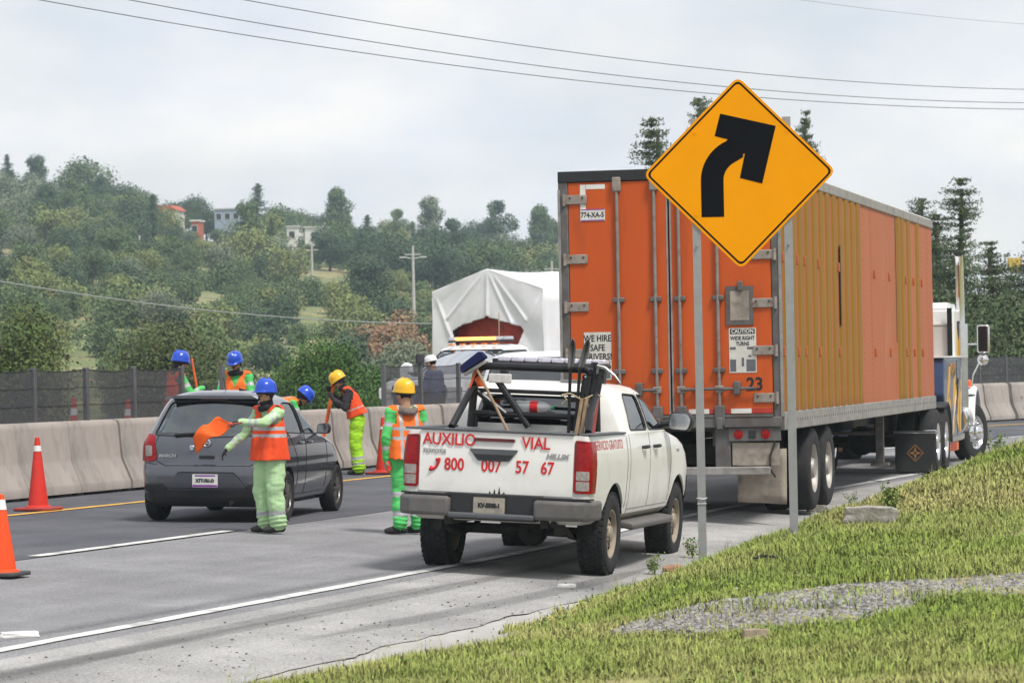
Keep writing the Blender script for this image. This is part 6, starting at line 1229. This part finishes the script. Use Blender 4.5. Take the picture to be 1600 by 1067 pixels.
cone(22.2, -10.35, 1.30, .15, 'red cone behind the dark screen, left of the two seen through it'); cone(24.0, -10.35, 1.25, .15, 'red cone behind the dark screen next to the blue helmeted worker')
# ================================================================ people
PAL = dict(skin=pm('skin', (.40, .225, .15), .6, var=.12, scale=12, sub=.05), hair=pm('hair', (.012, .010, .009), .8), eye=pm('eye', (.02, .018, .016), .3), black=pm('cloth_black', (.014, .014, .017), .9, var=.3, bump=.4, bscale=60), glove=pm('glove', (.02, .019, .02), .85, var=.2), shoe=pm('shoe', (.022, .02, .02), .6, var=.25),
           silver=pm('reflective', (.40, .41, .42), .45, .1, var=.1), pale=pm('cloth_pale', (.40, .60, .32), .85, var=.12, scale=5, bump=.3, bscale=60, dirt=((.45, .48, .36), 3., .5, .75, .35)), green=pm('cloth_green', (.085, .50, .13), .85, var=.14, scale=5, bump=.3, bscale=60), lime=pm('cloth_lime', (.34, .66, .03), .85, var=.12, scale=5, bump=.3, bscale=60),
           vest_red=pm('vest_red', (.78, .075, .015), .75, var=.1, scale=6, bump=.3, bscale=50), vest_orange=pm('vest_orange', (.86, .16, .018), .75, var=.1, scale=6, bump=.3, bscale=50), grey=pm('cloth_grey', (.155, .13, .115), .9, var=.15, bump=.4, bscale=70), blue=pm('cloth_blue', (.06, .09, .20), .9, var=.15), charcoal=pm('cloth_charcoal', (.035, .032, .036), .9, var=.25, bump=.4, bscale=60), white=pm('cloth_white', (.70, .70, .70), .8))
pm('helmet_blue', (.012, .065, .48), .28, var=.05, coat=.4); pm('helmet_yellow', (.80, .44, .01), .3, var=.05, coat=.4); pm('strap', (.03, .03, .035), .8)
def remesh(mb, voxel, smooth=6):
    o = bpy.data.objects.new('r', mb.mesh('r')); m = o.modifiers.new('r', 'REMESH'); m.mode = 'VOXEL'; m.voxel_size = voxel
    s_ = o.modifiers.new('s', 'SMOOTH'); s_.iterations = smooth; s_.factor = .5; return evald([o], o)
def segs_mb(segs):
    mb = MB()
    for a, b, ra, rb, *_ in segs:
        a, b = Vector(a), Vector(b); d = b - a; L_ = d.length
        if L_ < 1e-5: d = Vector((0, 0, 1)); L_ = 1e-3
        d = d.normalized(); pts, rs = [], []
        for k in range(4): t = math.cos(R(90) * k / 4 ); 
        for ang in (80, 50, 22): pts.append(a - d * ra * math.sin(R(ang))); rs.append(max(.002, ra * math.cos(R(ang))))
        pts += [a, b]; rs += [ra, rb]
        for ang in (22, 50, 80): pts.append(b + d * rb * math.sin(R(ang))); rs.append(max(.002, rb * math.cos(R(ang))))
        mb.tube(pts, rs, 12)
    return mb
def seg_dist(C, a, b, ra, rb):
    a, b = np.array(a, float), np.array(b, float); d = b - a; L2_ = max(d @ d, 1e-9); t = np.clip((C - a) @ d / L2_, 0, 1); p = a + t[:, None] * d
    return np.linalg.norm(C - p, axis=1) - (ra + (rb - ra) * t), t
def hand_segs(w, dirn, nrm, side, curl, tag, open_=.0):
    """palm, four unequal jointed fingers, thumb from the side of the palm; nrm points out of the palm"""
    d = Vector(dirn).normalized(); n = Vector(nrm); n = (n - d * n.dot(d)).normalized(); x = d.cross(n).normalized() * side; w = Vector(w); S = []
    for o in (-.026, 0, .026): S.append((w + x * o * .6, w + d * .075 + x * o, .018, .017, tag))
    for i, (o, L_) in enumerate(((-.033, .068), (-.011, .078), (.011, .072), (.032, .056))):
        p = w + d * .078 + x * o; a = 0
        for k, f in enumerate((.45, .32, .25)):
            a += curl * (.6 + .25 * k); q = p + (d * math.cos(a) + n * math.sin(a)) * L_ * f; S.append((p, q, .0105 - .0012 * k, .0095 - .0012 * k, tag)); p = q
    p = w + d * .022 - x * .032; q = p + (d * .55 - x * .65 + n * .4).normalized() * .042; r_ = q + (d * .8 - x * .1 + n * .55 * (1 + curl)).normalized() * .034; S += [(p, q, .0135, .0115, tag), (q, r_, .011, .0095, tag)]
    return S
DEF = dict(pelvis=(0, 0, .95), waist=(0, .0, 1.08), chest=(0, .01, 1.28), neck=(0, -.005, 1.46), head=(0, .03, 1.60), sl=(-.185, 0, 1.405), el=(-.25, -.02, 1.13), wl=(-.265, .07, .89), sr=(.185, 0, 1.405), er=(.25, -.02, 1.13), wr=(.265, .07, .89), hl=(-.095, 0, .92), kl=(-.115, .03, .50), al=(-.12, -.02, .10), hr=(.095, 0, .92), kr=(.115, .03, .50), ar=(.12, -.02, .10))
def person(label, loc, yaw, J=None, scale=1., top='green', legs='green', hands='glove', vest='vest_orange', helmet='helmet_blue', mask='black', hood=None, headrot=(0, 0, 0), hdir=None, bag=1., vst=None, lst=((.60, .72),), ast=((.35, .50),), hem=-.02, group='road workers', voxel=.0115, toes=None, curl=.5, lower=True, cap=None):
    P = dict(DEF); P.update(J or {}); P = {k: Vector(v) for k, v in P.items()}; S = []
    add = lambda a, b, ra, rb, tag, nm='': S.append((Vector(a), Vector(b), ra, rb, tag, nm))
    up = (P['neck'] - P['pelvis']).normalized(); rt = (P['sr'] - P['sl']).normalized()
    for o in (-.07, 0, .07): add(P['pelvis'] + rt * o, P['waist'] + rt * o, .112, .105, legs if abs(o) < 9 else legs, 'pelvis'); add(P['waist'] + rt * o, P['chest'] + rt * o * 1.15, .108, .112, top, 'torso')
    add(P['chest'] - rt * .10, P['neck'] - rt * .10 - up * .10, .10, .075, top, 'torso'); add(P['chest'] + rt * .10, P['neck'] + rt * .10 - up * .10, .10, .075, top, 'torso'); add(P['sl'], P['sr'], .072, .072, top, 'torso')
    add(P['neck'] - up * .07, P['head'] - Vector((0, .03, .05)), .062, .056, mask or 'skin', 'neck')
    for sd, k in ((-1, 'l'), (1, 'r')):
        add(P['s' + k], P['e' + k], .068, .058, top, 'upper_' + k); add(P['e' + k], P['w' + k], .056, .046, top, 'fore_' + k)
        hd_ = (hdir or {}).get(k) or (tuple(P['w' + k] - P['e' + k]), (-sd, .1, -.1))
        for q in hand_segs(P['w' + k] + (P['w' + k] - P['e' + k]).normalized() * .03, hd_[0], hd_[1], sd, (curl if not isinstance(curl, dict) else curl.get(k, .5)), hands): add(*q, 'hand')
        add(P['h' + k], P['k' + k], .098 * bag, .082 * bag, legs, 'thigh_' + k); add(P['k' + k], P['a' + k] + Vector((0, 0, .02)), .080 * bag, .082 * bag, legs, 'calf_' + k); add(P['pelvis'] + rt * sd * .06, P['h' + k], .112, .102 * bag, legs, 'pelvis')
        tv = Vector((toes or {}).get(k, (sd * .04, 1, 0))).normalized(); a = P['a' + k]; z0 = Vector((0, 0, .042 - a.z)) if a.z < .3 else Vector((0, 0, -.06)); add(a + Vector((0, 0, -.02)), a + z0 - tv * .03, .045, .042, 'shoe', 'shoe'); add(a + z0 - tv * .05, a + z0 + tv * .10, .042, .046, 'shoe', 'shoe'); add(a + z0 + tv * .10, a + z0 + tv * .16 - Vector((0, 0, .006)), .046, .036, 'shoe', 'shoe')
    HM_ = T(*P['head']) @ Matrix.Rotation(headrot[2], 4, 'Z') @ Matrix.Rotation(headrot[0], 4, 'X') @ Matrix.Rotation(headrot[1], 4, 'Y')
    hs = lambda a, b, ra, rb, tag: add(HM_ @ Vector(a), HM_ @ Vector(b), ra, rb, tag, 'head')
    face = 'skin'; low = mask or 'skin'
    hs((0, -.015, .035), (0, .005, .04), .088, .085, 'hair' if not mask else mask); hs((0, .02, .0), (0, .03, -.01), .076, .072, face); hs((0, .03, -.055), (0, .045, -.085), .062, .046, low); hs((0, .09, .005), (0, .112, -.028), .012, .016, face if not mask else low); hs((-.02, .085, -.075), (.02, .085, -.075), .014, .014, low)
    hs((-.05, .075, .03), (.05, .075, .03), .02, .02, face)
    for e in (-1, 1): hs((e * .033, .094, .008), (e * .033, .096, .008), .010, .010, 'eye'); hs((e * .082, -.005, .01), (e * .084, -.01, -.03), .016, .013, face if not mask or mask == 'hair' else low)
    body = remesh(segs_mb(S), voxel)
    co, no = vnorm(body); nv = len(co); tags = sorted({s_[4] for s_ in S} | {'silver'}); ti = {t: i for i, t in enumerate(tags)}
    # cloth folds
    D_ = np.stack([seg_dist(co, *s_[:4])[0] for s_ in S]); am = D_.argmin(0); cloth = np.array([s_[4] not in ('skin', 'eye', 'glove', 'shoe', 'hair') and s_[5] not in ('head', 'hand', 'neck') for s_ in S])[am]
    disp = np.array([(.017 * noise.noise(Vector((c[0] * 6, c[1] * 6, c[2] * 9 + yaw))) + .007 * noise.noise(Vector((c[0] * 13, c[1] * 13, c[2] * 26 + yaw)))) if k else 0. for c, k in zip(co, cloth)])
    low_leg = np.clip((.30 - co[:, 2]) / .2, 0, 1) * cloth; disp += low_leg * .008 * np.sin(co[:, 2] * 130 + co[:, 0] * 20)
    co2 = co + no * disp[:, None]; body.vertices.foreach_set('co', co2.reshape(-1)); body.update()
    F = np.array([p.center[:] for p in body.polygons]); DT = [seg_dist(F, *s_[:4]) for s_ in S]; D_ = np.stack([d[0] for d in DT]); am = D_.argmin(0); mi = np.array([ti[s_[4]] for s_ in S])[am]
    tt = np.stack([d[1] for d in DT])[am, np.arange(len(F))]; nm = np.array([s_[5] for s_ in S])[am]
    for rng_, pre in ((lst, 'calf_'), (ast, 'fore_'), (ast, 'upper_')):
        for a, b in rng_ or (): sel = np.char.startswith(nm, pre) & (tt > a) & (tt < b); mi[sel] = ti['silver']
    body.materials.clear(); body.polygons.foreach_set('material_index', mi.astype(np.int32))
    t = root('person', loc, yaw, label, 'person', group); t.scale = (scale,) * 3
    mk('body', body, [PAL[x] for x in tags], t, 180)
    if vest:
        VS = []; Lx = (P['neck'] - P['pelvis']).length
        for o in (-.085, 0, .085): VS.append((P['pelvis'] + rt * o + up * (hem - .10), P['chest'] + rt * o, .148 + max(0, bag - 1.05) * .13, .132)); VS.append((P['chest'] + rt * o, P['neck'] + rt * o * 1.1 - up * .055, .132, .086))
        VS.append((P['sl'] + up * .012 + rt * .02, P['sr'] + up * .012 - rt * .02, .085, .085))
        vm = remesh(segs_mb(VS), .014, 5); vc, vn_ = vnorm(vm)
        fl = np.array([(.010 * noise.noise(Vector((c[0] * 8, c[1] * 8, c[2] * 6 + 3 + yaw))) + .006 * noise.noise(Vector((c[0] * 20, c[1] * 20, c[2] * 16)))) for c in vc])
        al = (vc - np.array(P['pelvis'])) @ np.array(up); fl += np.clip((.18 - al) / .3, 0, 1) * (.02 + .014 * np.sin(np.arctan2(vc[:, 1], vc[:, 0]) * 7))
        vc = vc + vn_ * fl[:, None]; lt = (vc - np.array(P['pelvis'])) @ np.array(rt); vc -= np.array(rt) * (lt - np.clip(lt, -.222, .222))[:, None] * .85; vm.vertices.foreach_set('co', vc.reshape(-1)); vm.update(); bm = bmesh.new(); bm.from_mesh(vm)
        fw = rt.cross(up) * -1.0
        fw = up.cross(rt); kill = []
        for f in bm.faces:
            c = f.calc_center_median(); a = (c - P['pelvis']).dot(up); lat = (c - P['pelvis']).dot(rt); fr = (c - P['chest']).dot(fw)
            bad = a < hem or (c - (P['neck'] + up * .02)).length < .088 or abs(lat) > .235 or (fr > 0 and a > Lx - .22 and abs(lat) < (a - (Lx - .22)) * .42)
            for k in 'lr':
                d_ = (P['e' + k] - P['s' + k]).normalized(); v = c - P['s' + k]; q = v.dot(d_)
                if -.02 < q < .13 and (v - d_ * q).length < .10 and abs(lat) > .14: bad = True
                if q >= .13 and (v - d_ * q).length < .075 and (P['w' + k] - P['chest']).dot(fw) > .2 and fr > 0: bad = True
            if bad: kill.append(f)
            else:
                f.material_index = 0
                for kind, lo_, hi_ in (vst or ()):
                    if (kind == 'h' and lo_ < a / Lx < hi_) or (kind == 'v' and lo_ < abs(lat) < hi_) or (kind == 'x' and abs(abs(lat) - (.13 - .16 * (a / Lx - .55))) < .024 and a / Lx > .5 and fr < 0) or (kind == 'm' and abs(lat) < hi_ and a / Lx < lo_ and fr < 0): f.material_index = 1
        bmesh.ops.delete(bm, geom=kill, context='FACES'); vm.materials.clear(); bm.to_mesh(vm); bm.free()
        o = mk('safety_vest', vm, [PAL[vest], PAL['silver']], t, 180); sm_ = o.modifiers.new('solid', 'SOLIDIFY'); sm_.thickness = .008
    if hood:
        mb = MB().lathe([(.075, -.03), (.105, -.05), (.135, -.04), (.14, .0), (.115, .03), (.085, .035), (.07, .01)], 22, T(*(P['neck'] + up * .0)) @ Matrix.Rotation(.1, 4, 'X'), closed=True); hm = remesh(mb, .012, 4); hc, hn = vnorm(hm)
        hc += hn * np.array([.012 * noise.noise(Vector(c) * 16) for c in hc])[:, None]; back = np.clip(-(hc[:, 1] - P['neck'].y), 0, 1); hc[:, 2] -= back * .25; hc[:, 1] -= back * .25; hm.vertices.foreach_set('co', hc.reshape(-1)); hm.update(); hm.materials.clear(); mk('hood', hm, PAL[hood], t, 180)
    if helmet:
        mb = MB(); n = 28; prof_ = [(1.06, -.012), (1.03, 0), (1.0, .03), (.97, .06), (.88, .095), (.72, .122), (.5, .14), (.25, .149), (0, .151)]
        for r_, z in prof_:
            for j in range(n):
                a = 2 * math.pi * j / n; ridge = 1 + (.025 if abs(math.cos(a)) < .16 and r_ < .99 else 0); x_, y_ = .118 * r_ * math.cos(a), .138 * r_ * math.sin(a)
                if r_ > 1.04: y_ += .045 * max(0, math.sin(a)) ** 2
                mb.v.append((x_, y_, z * ridge + (.012 * (1 - abs(math.cos(a)) * 6) if abs(math.cos(a)) < .16 and .2 < r_ < .99 else 0)))
        for i in range(len(prof_) - 1):
            for j in range(n): mb.f.append((i * n + j, i * n + (j + 1) % n, (i + 1) * n + (j + 1) % n, (i + 1) * n + j)); mb.m.append(0)
        hmM = HM_ @ T(0, .005, .052) @ Matrix.Rotation(R(6), 4, 'X'); me = mb.mesh('helmet'); me.transform(hmM); h_ = mk('hard_hat', me, helmet, t, 50); h_.modifiers.new('solid', 'SOLIDIFY').thickness = .006
        me = MB().lathe([(1.0, -.035), (1.0, .0)], 24).mesh('band'); me.transform(hmM @ Matrix.Diagonal((.099, .118, 1, 1))); mk('headband', me, 'strap', h_)
    if cap:
        mb = MB().lathe([(1.03, -.02), (1.0, .03), (.85, .07), (.5, .095), (0, .1)], 20); me = mb.mesh('cap'); me.transform(HM_ @ T(0, 0, .045) @ Matrix.Diagonal((.10, .115, 1, 1))); c_ = mk('cap', me, PAL[cap], t, 60); me = MB().prism(rounded([(-.08, .07), (.08, .07), (.07, .19), (-.07, .19)], .05), .035, .043, 'z').mesh('peak'); me.transform(HM_ @ T(0, 0, 0)); mk('cap_peak', me, PAL[cap], c_, 60)
    return t
def stand(s, u): x, y = xy(s, u); return (x, y, zg(s, u) + .012)
# flagger
FL = person('flagger in blue helmet, black face cover and red-orange vest waving a flag beside the hatchback', stand(12.65, -3.30), R(-142), dict(sl=(-.18, .03, 1.40), el=(-.15, .26, 1.29), wl=(.06, .41, 1.30), er=(.30, .10, 1.15), wr=(.41, .27, 1.00), al=(-.10, -.01, .10), ar=(.11, -.04, .10), head=(0, .045, 1.60), kl=(-.105, .04, .5)),
            .925, 'pale', 'pale', 'glove', 'vest_red', 'helmet_blue', 'black', 'black', (R(-3), 0, R(-12)), {'l': ((.85, .5, -.05), (.3, 0, -1)), 'r': ((.4, .4, -.8), (-.6, -.6, -.3))}, 1.27, (('h', .33, .41), ('h', .48, .56)), ((.62, .76),), ((.30, .44), (.56, .70)), -.10, toes={'l': (.55, .8, 0), 'r': (.75, .65, 0)}, curl={'l': 1.0, 'r': .55})
fm = posem(FL.location, R(-92)) @ Matrix.Diagonal((.925, .925, .925, 1))
ft = root('flag', (0, 0, 0), 0, 'orange cloth flag held out by the flagger in the blue helmet', 'flag'); ft.matrix_world = fm
mb = MB(); nU, nV = 22, 12
for i in range(nU + 1):
    f = i / nU
    for j in range(nV + 1): g = j / nV - .5; w_ = .07 + .20 * min(1, f * 1.25) ** .8; mb.v.append((-.33 + .10 * f + .035 * math.sin(f * 6 + g * 4) * f, .42 + .46 * f - .16 * abs(g) * f * f + .09 * g * f, 1.285 - .16 * f ** 1.5 - g * w_ + .03 * math.sin(f * 9 + g * 5) - .03 * f * g))
for i in range(nU):
    for j in range(nV): mb.f.append((i * (nV + 1) + j, i * (nV + 1) + j + 1, (i + 1) * (nV + 1) + j + 1, (i + 1) * (nV + 1) + j)); mb.m.append(0)
pm('flag_orange', (.90, .13, .015), .7, var=.08); mb.obj('flag_cloth', 'flag_orange', ft, 180, fix=False).modifiers.new('solid', 'SOLIDIFY').thickness = .003
MB().tube([(-.345, .30, 1.30), (-.33, .47, 1.275)], .010, 6).obj('flag_stick', 'red_paint', ft)
# worker seen from behind beside the pickup
person('worker in yellow helmet and orange vest seen from behind, standing left of the pickup', stand(13.4, -2.0), R(-22), dict(el=(-.26, -.03, 1.13), wl=(-.25, .02, .88), kl=(-.10, .02, .5), al=(-.10, -.03, .1)), .94, 'green', 'green', 'skin', 'vest_orange', 'helmet_yellow', None, 'grey', (0, 0, R(18)), None, 1.05, (('h', .28, .36), ('h', .50, .58), ('v', .075, .115)), ((.02, .20), (.62, .80)), ((.42, .60),), -.08, toes={'l': (-1, .4, 0), 'r': (-.7, .8, 0)})
# worker leaning on a pole by the barrier
person('worker in yellow helmet and lime trousers leaning on an orange pole beside the barrier', stand(28.4, -8.42), R(-95), dict(waist=(0, .04, 1.08), chest=(0, .10, 1.26), neck=(0, .17, 1.42), head=(0, .27, 1.53), sl=(-.18, .16, 1.37), sr=(.18, .16, 1.37), el=(-.24, .20, 1.10), wl=(-.10, .40, 1.26), er=(.22, .30, 1.14), wr=(.06, .42, 1.36), kl=(-.12, .05, .5), al=(-.13, 0, .1)), .96, 'charcoal', 'lime', 'glove', 'vest_red', 'helmet_yellow', 'black', 'black', (R(-38), 0, R(-10)), {'l': ((.2, .3, .8), (1, .2, 0)), 'r': ((-.1, .4, .8), (-1, .2, 0))}, 1.30, (('h', .27, .31),), ((.55, .68), (.80, .90)), None, .02, curl=1.1)
x, y = xy(28.4, -8.42); pt = root('orange_pole', (x - .5, y, zg(28.4, -8.42)), 0, 'orange pole with bare tip held by the worker in lime trousers', 'pole'); MB().tube([(-.17, .02, .0), (.14, .0, 1.48)], .028, 8).obj('shaft', 'orange_vinyl', pt); MB().tube([(.14, 0, 1.48), (.175, 0, 1.66)], [.022, .018], 8).obj('tip', 'wood', pt)
# worker bending behind the hatchback
person('worker in blue helmet bending forward behind the hatchback near the barrier', stand(24.7, -8.4), R(72), dict(pelvis=(0, -.05, .92), waist=(0, .06, 1.04), chest=(0, .24, 1.17), neck=(0, .40, 1.26), head=(0, .53, 1.28), sl=(-.18, .36, 1.20), sr=(.18, .36, 1.20), el=(-.20, .40, .93), wl=(-.10, .52, .72), er=(.20, .40, .93), wr=(.10, .52, .72), kl=(-.12, .08, .5), kr=(.12, .02, .5)), .98, 'green', 'green', 'glove', 'vest_orange', 'helmet_blue', 'black', None, (R(-52), 0, 0), None, 1.1, (('h', .30, .40), ('v', .08, .12)), ((.6, .75),), ((.3, .5),), .0)
# two workers behind the barrier
person('worker in blue helmet seen through the end of the dark screen, holding a shovel', tuple(Vector(stand(25.75, -10.35)) + Vector((0, 0, .06))), R(60), dict(el=(-.24, .06, 1.14), wl=(-.12, .30, 1.05), er=(.24, .12, 1.15), wr=(.10, .36, 1.25), head=(0, .05, 1.60)), 1.06, 'green', 'green', 'glove', 'vest_red', 'helmet_blue', 'black', None, (R(-14), 0, 0), None, 1.05, (('h', .3, .38),), ((.6, .75),), ((.35, .55),), -.05, curl=1.0)
x, y = xy(25.75, -10.35); pt = root('shovel', (x + .30, y + .16, zg(25, -10.3)), 0, 'long handled shovel held upright behind the end of the dark screen', 'shovel'); MB().tube([(.14, 0, .5), (-.08, 0, 1.86)], .018, 8).obj('handle', 'orange_vinyl', pt); MB().prism(rounded([(.05, .1), (.25, .1), (.25, .38), (.20, .5), (.10, .5), (.05, .38)], .05), -.01, .01, 'y').obj('blade', 'blade_steel', pt)
person('worker in blue helmet with black balaclava looking down behind the hatchback roof', tuple(Vector(stand(27.95, -10.3)) + Vector((0, 0, .06))), R(188), dict(el=(-.25, .10, 1.13), wl=(-.06, .28, 1.12), er=(.25, .10, 1.13), wr=(.05, .28, 1.06), head=(0, .06, 1.60)), 1.06, 'green', 'green', 'glove', 'vest_orange', 'helmet_blue', 'black', 'black', (R(-22), 0, R(-8)), {'l': ((.6, .5, .1), (1, 0, 0)), 'r': ((-.6, .5, .1), (-1, 0, 0))}, 1.05, (('h', .3, .38),), ((.6, .75),), ((.35, .55),), -.05)
person('person in white cap and blue shirt behind the dark screen by the escort pickup', stand(36.6, -10.5), R(-60), dict(head=(0, .05, 1.60), el=(-.24, .05, 1.13), wl=(-.2, .25, 1.0)), 1.08, 'blue', 'charcoal', 'skin', None, None, None, None, (R(-12), 0, 0), None, 1.0, None, None, None, cap='white', group='bystanders')
# ================================================================ air
hz = bpy.data.materials.new('haze_air'); hz.use_nodes = True; nt = hz.node_tree; nt.nodes.remove(nt.nodes['Principled BSDF'])
pv = nt.nodes.new('ShaderNodeVolumePrincipled'); pv.inputs['Color'].default_value = (.68, .85, 1., 1); pv.inputs['Density'].default_value = .00032; pv.inputs['Anisotropy'].default_value = .2
nt.links.new(pv.outputs[0], nt.nodes['Material Output'].inputs['Volume'])
zmin = min(v.co.z for v in bpy.data.objects['terrain'].data.vertices) - 1.
ztop = max(max((o.matrix_world @ Vector(c)).z for c in o.bound_box) for o in scn.objects if o.type == 'MESH') + 1.
MB().b2((-960, -960, zmin), (960, 960, ztop)).obj('haze', hz, None, 0, kind='stuff', label='thin summer haze in the air over road and hillside', cat='haze')
bpy.data.scenes.remove(TMP)
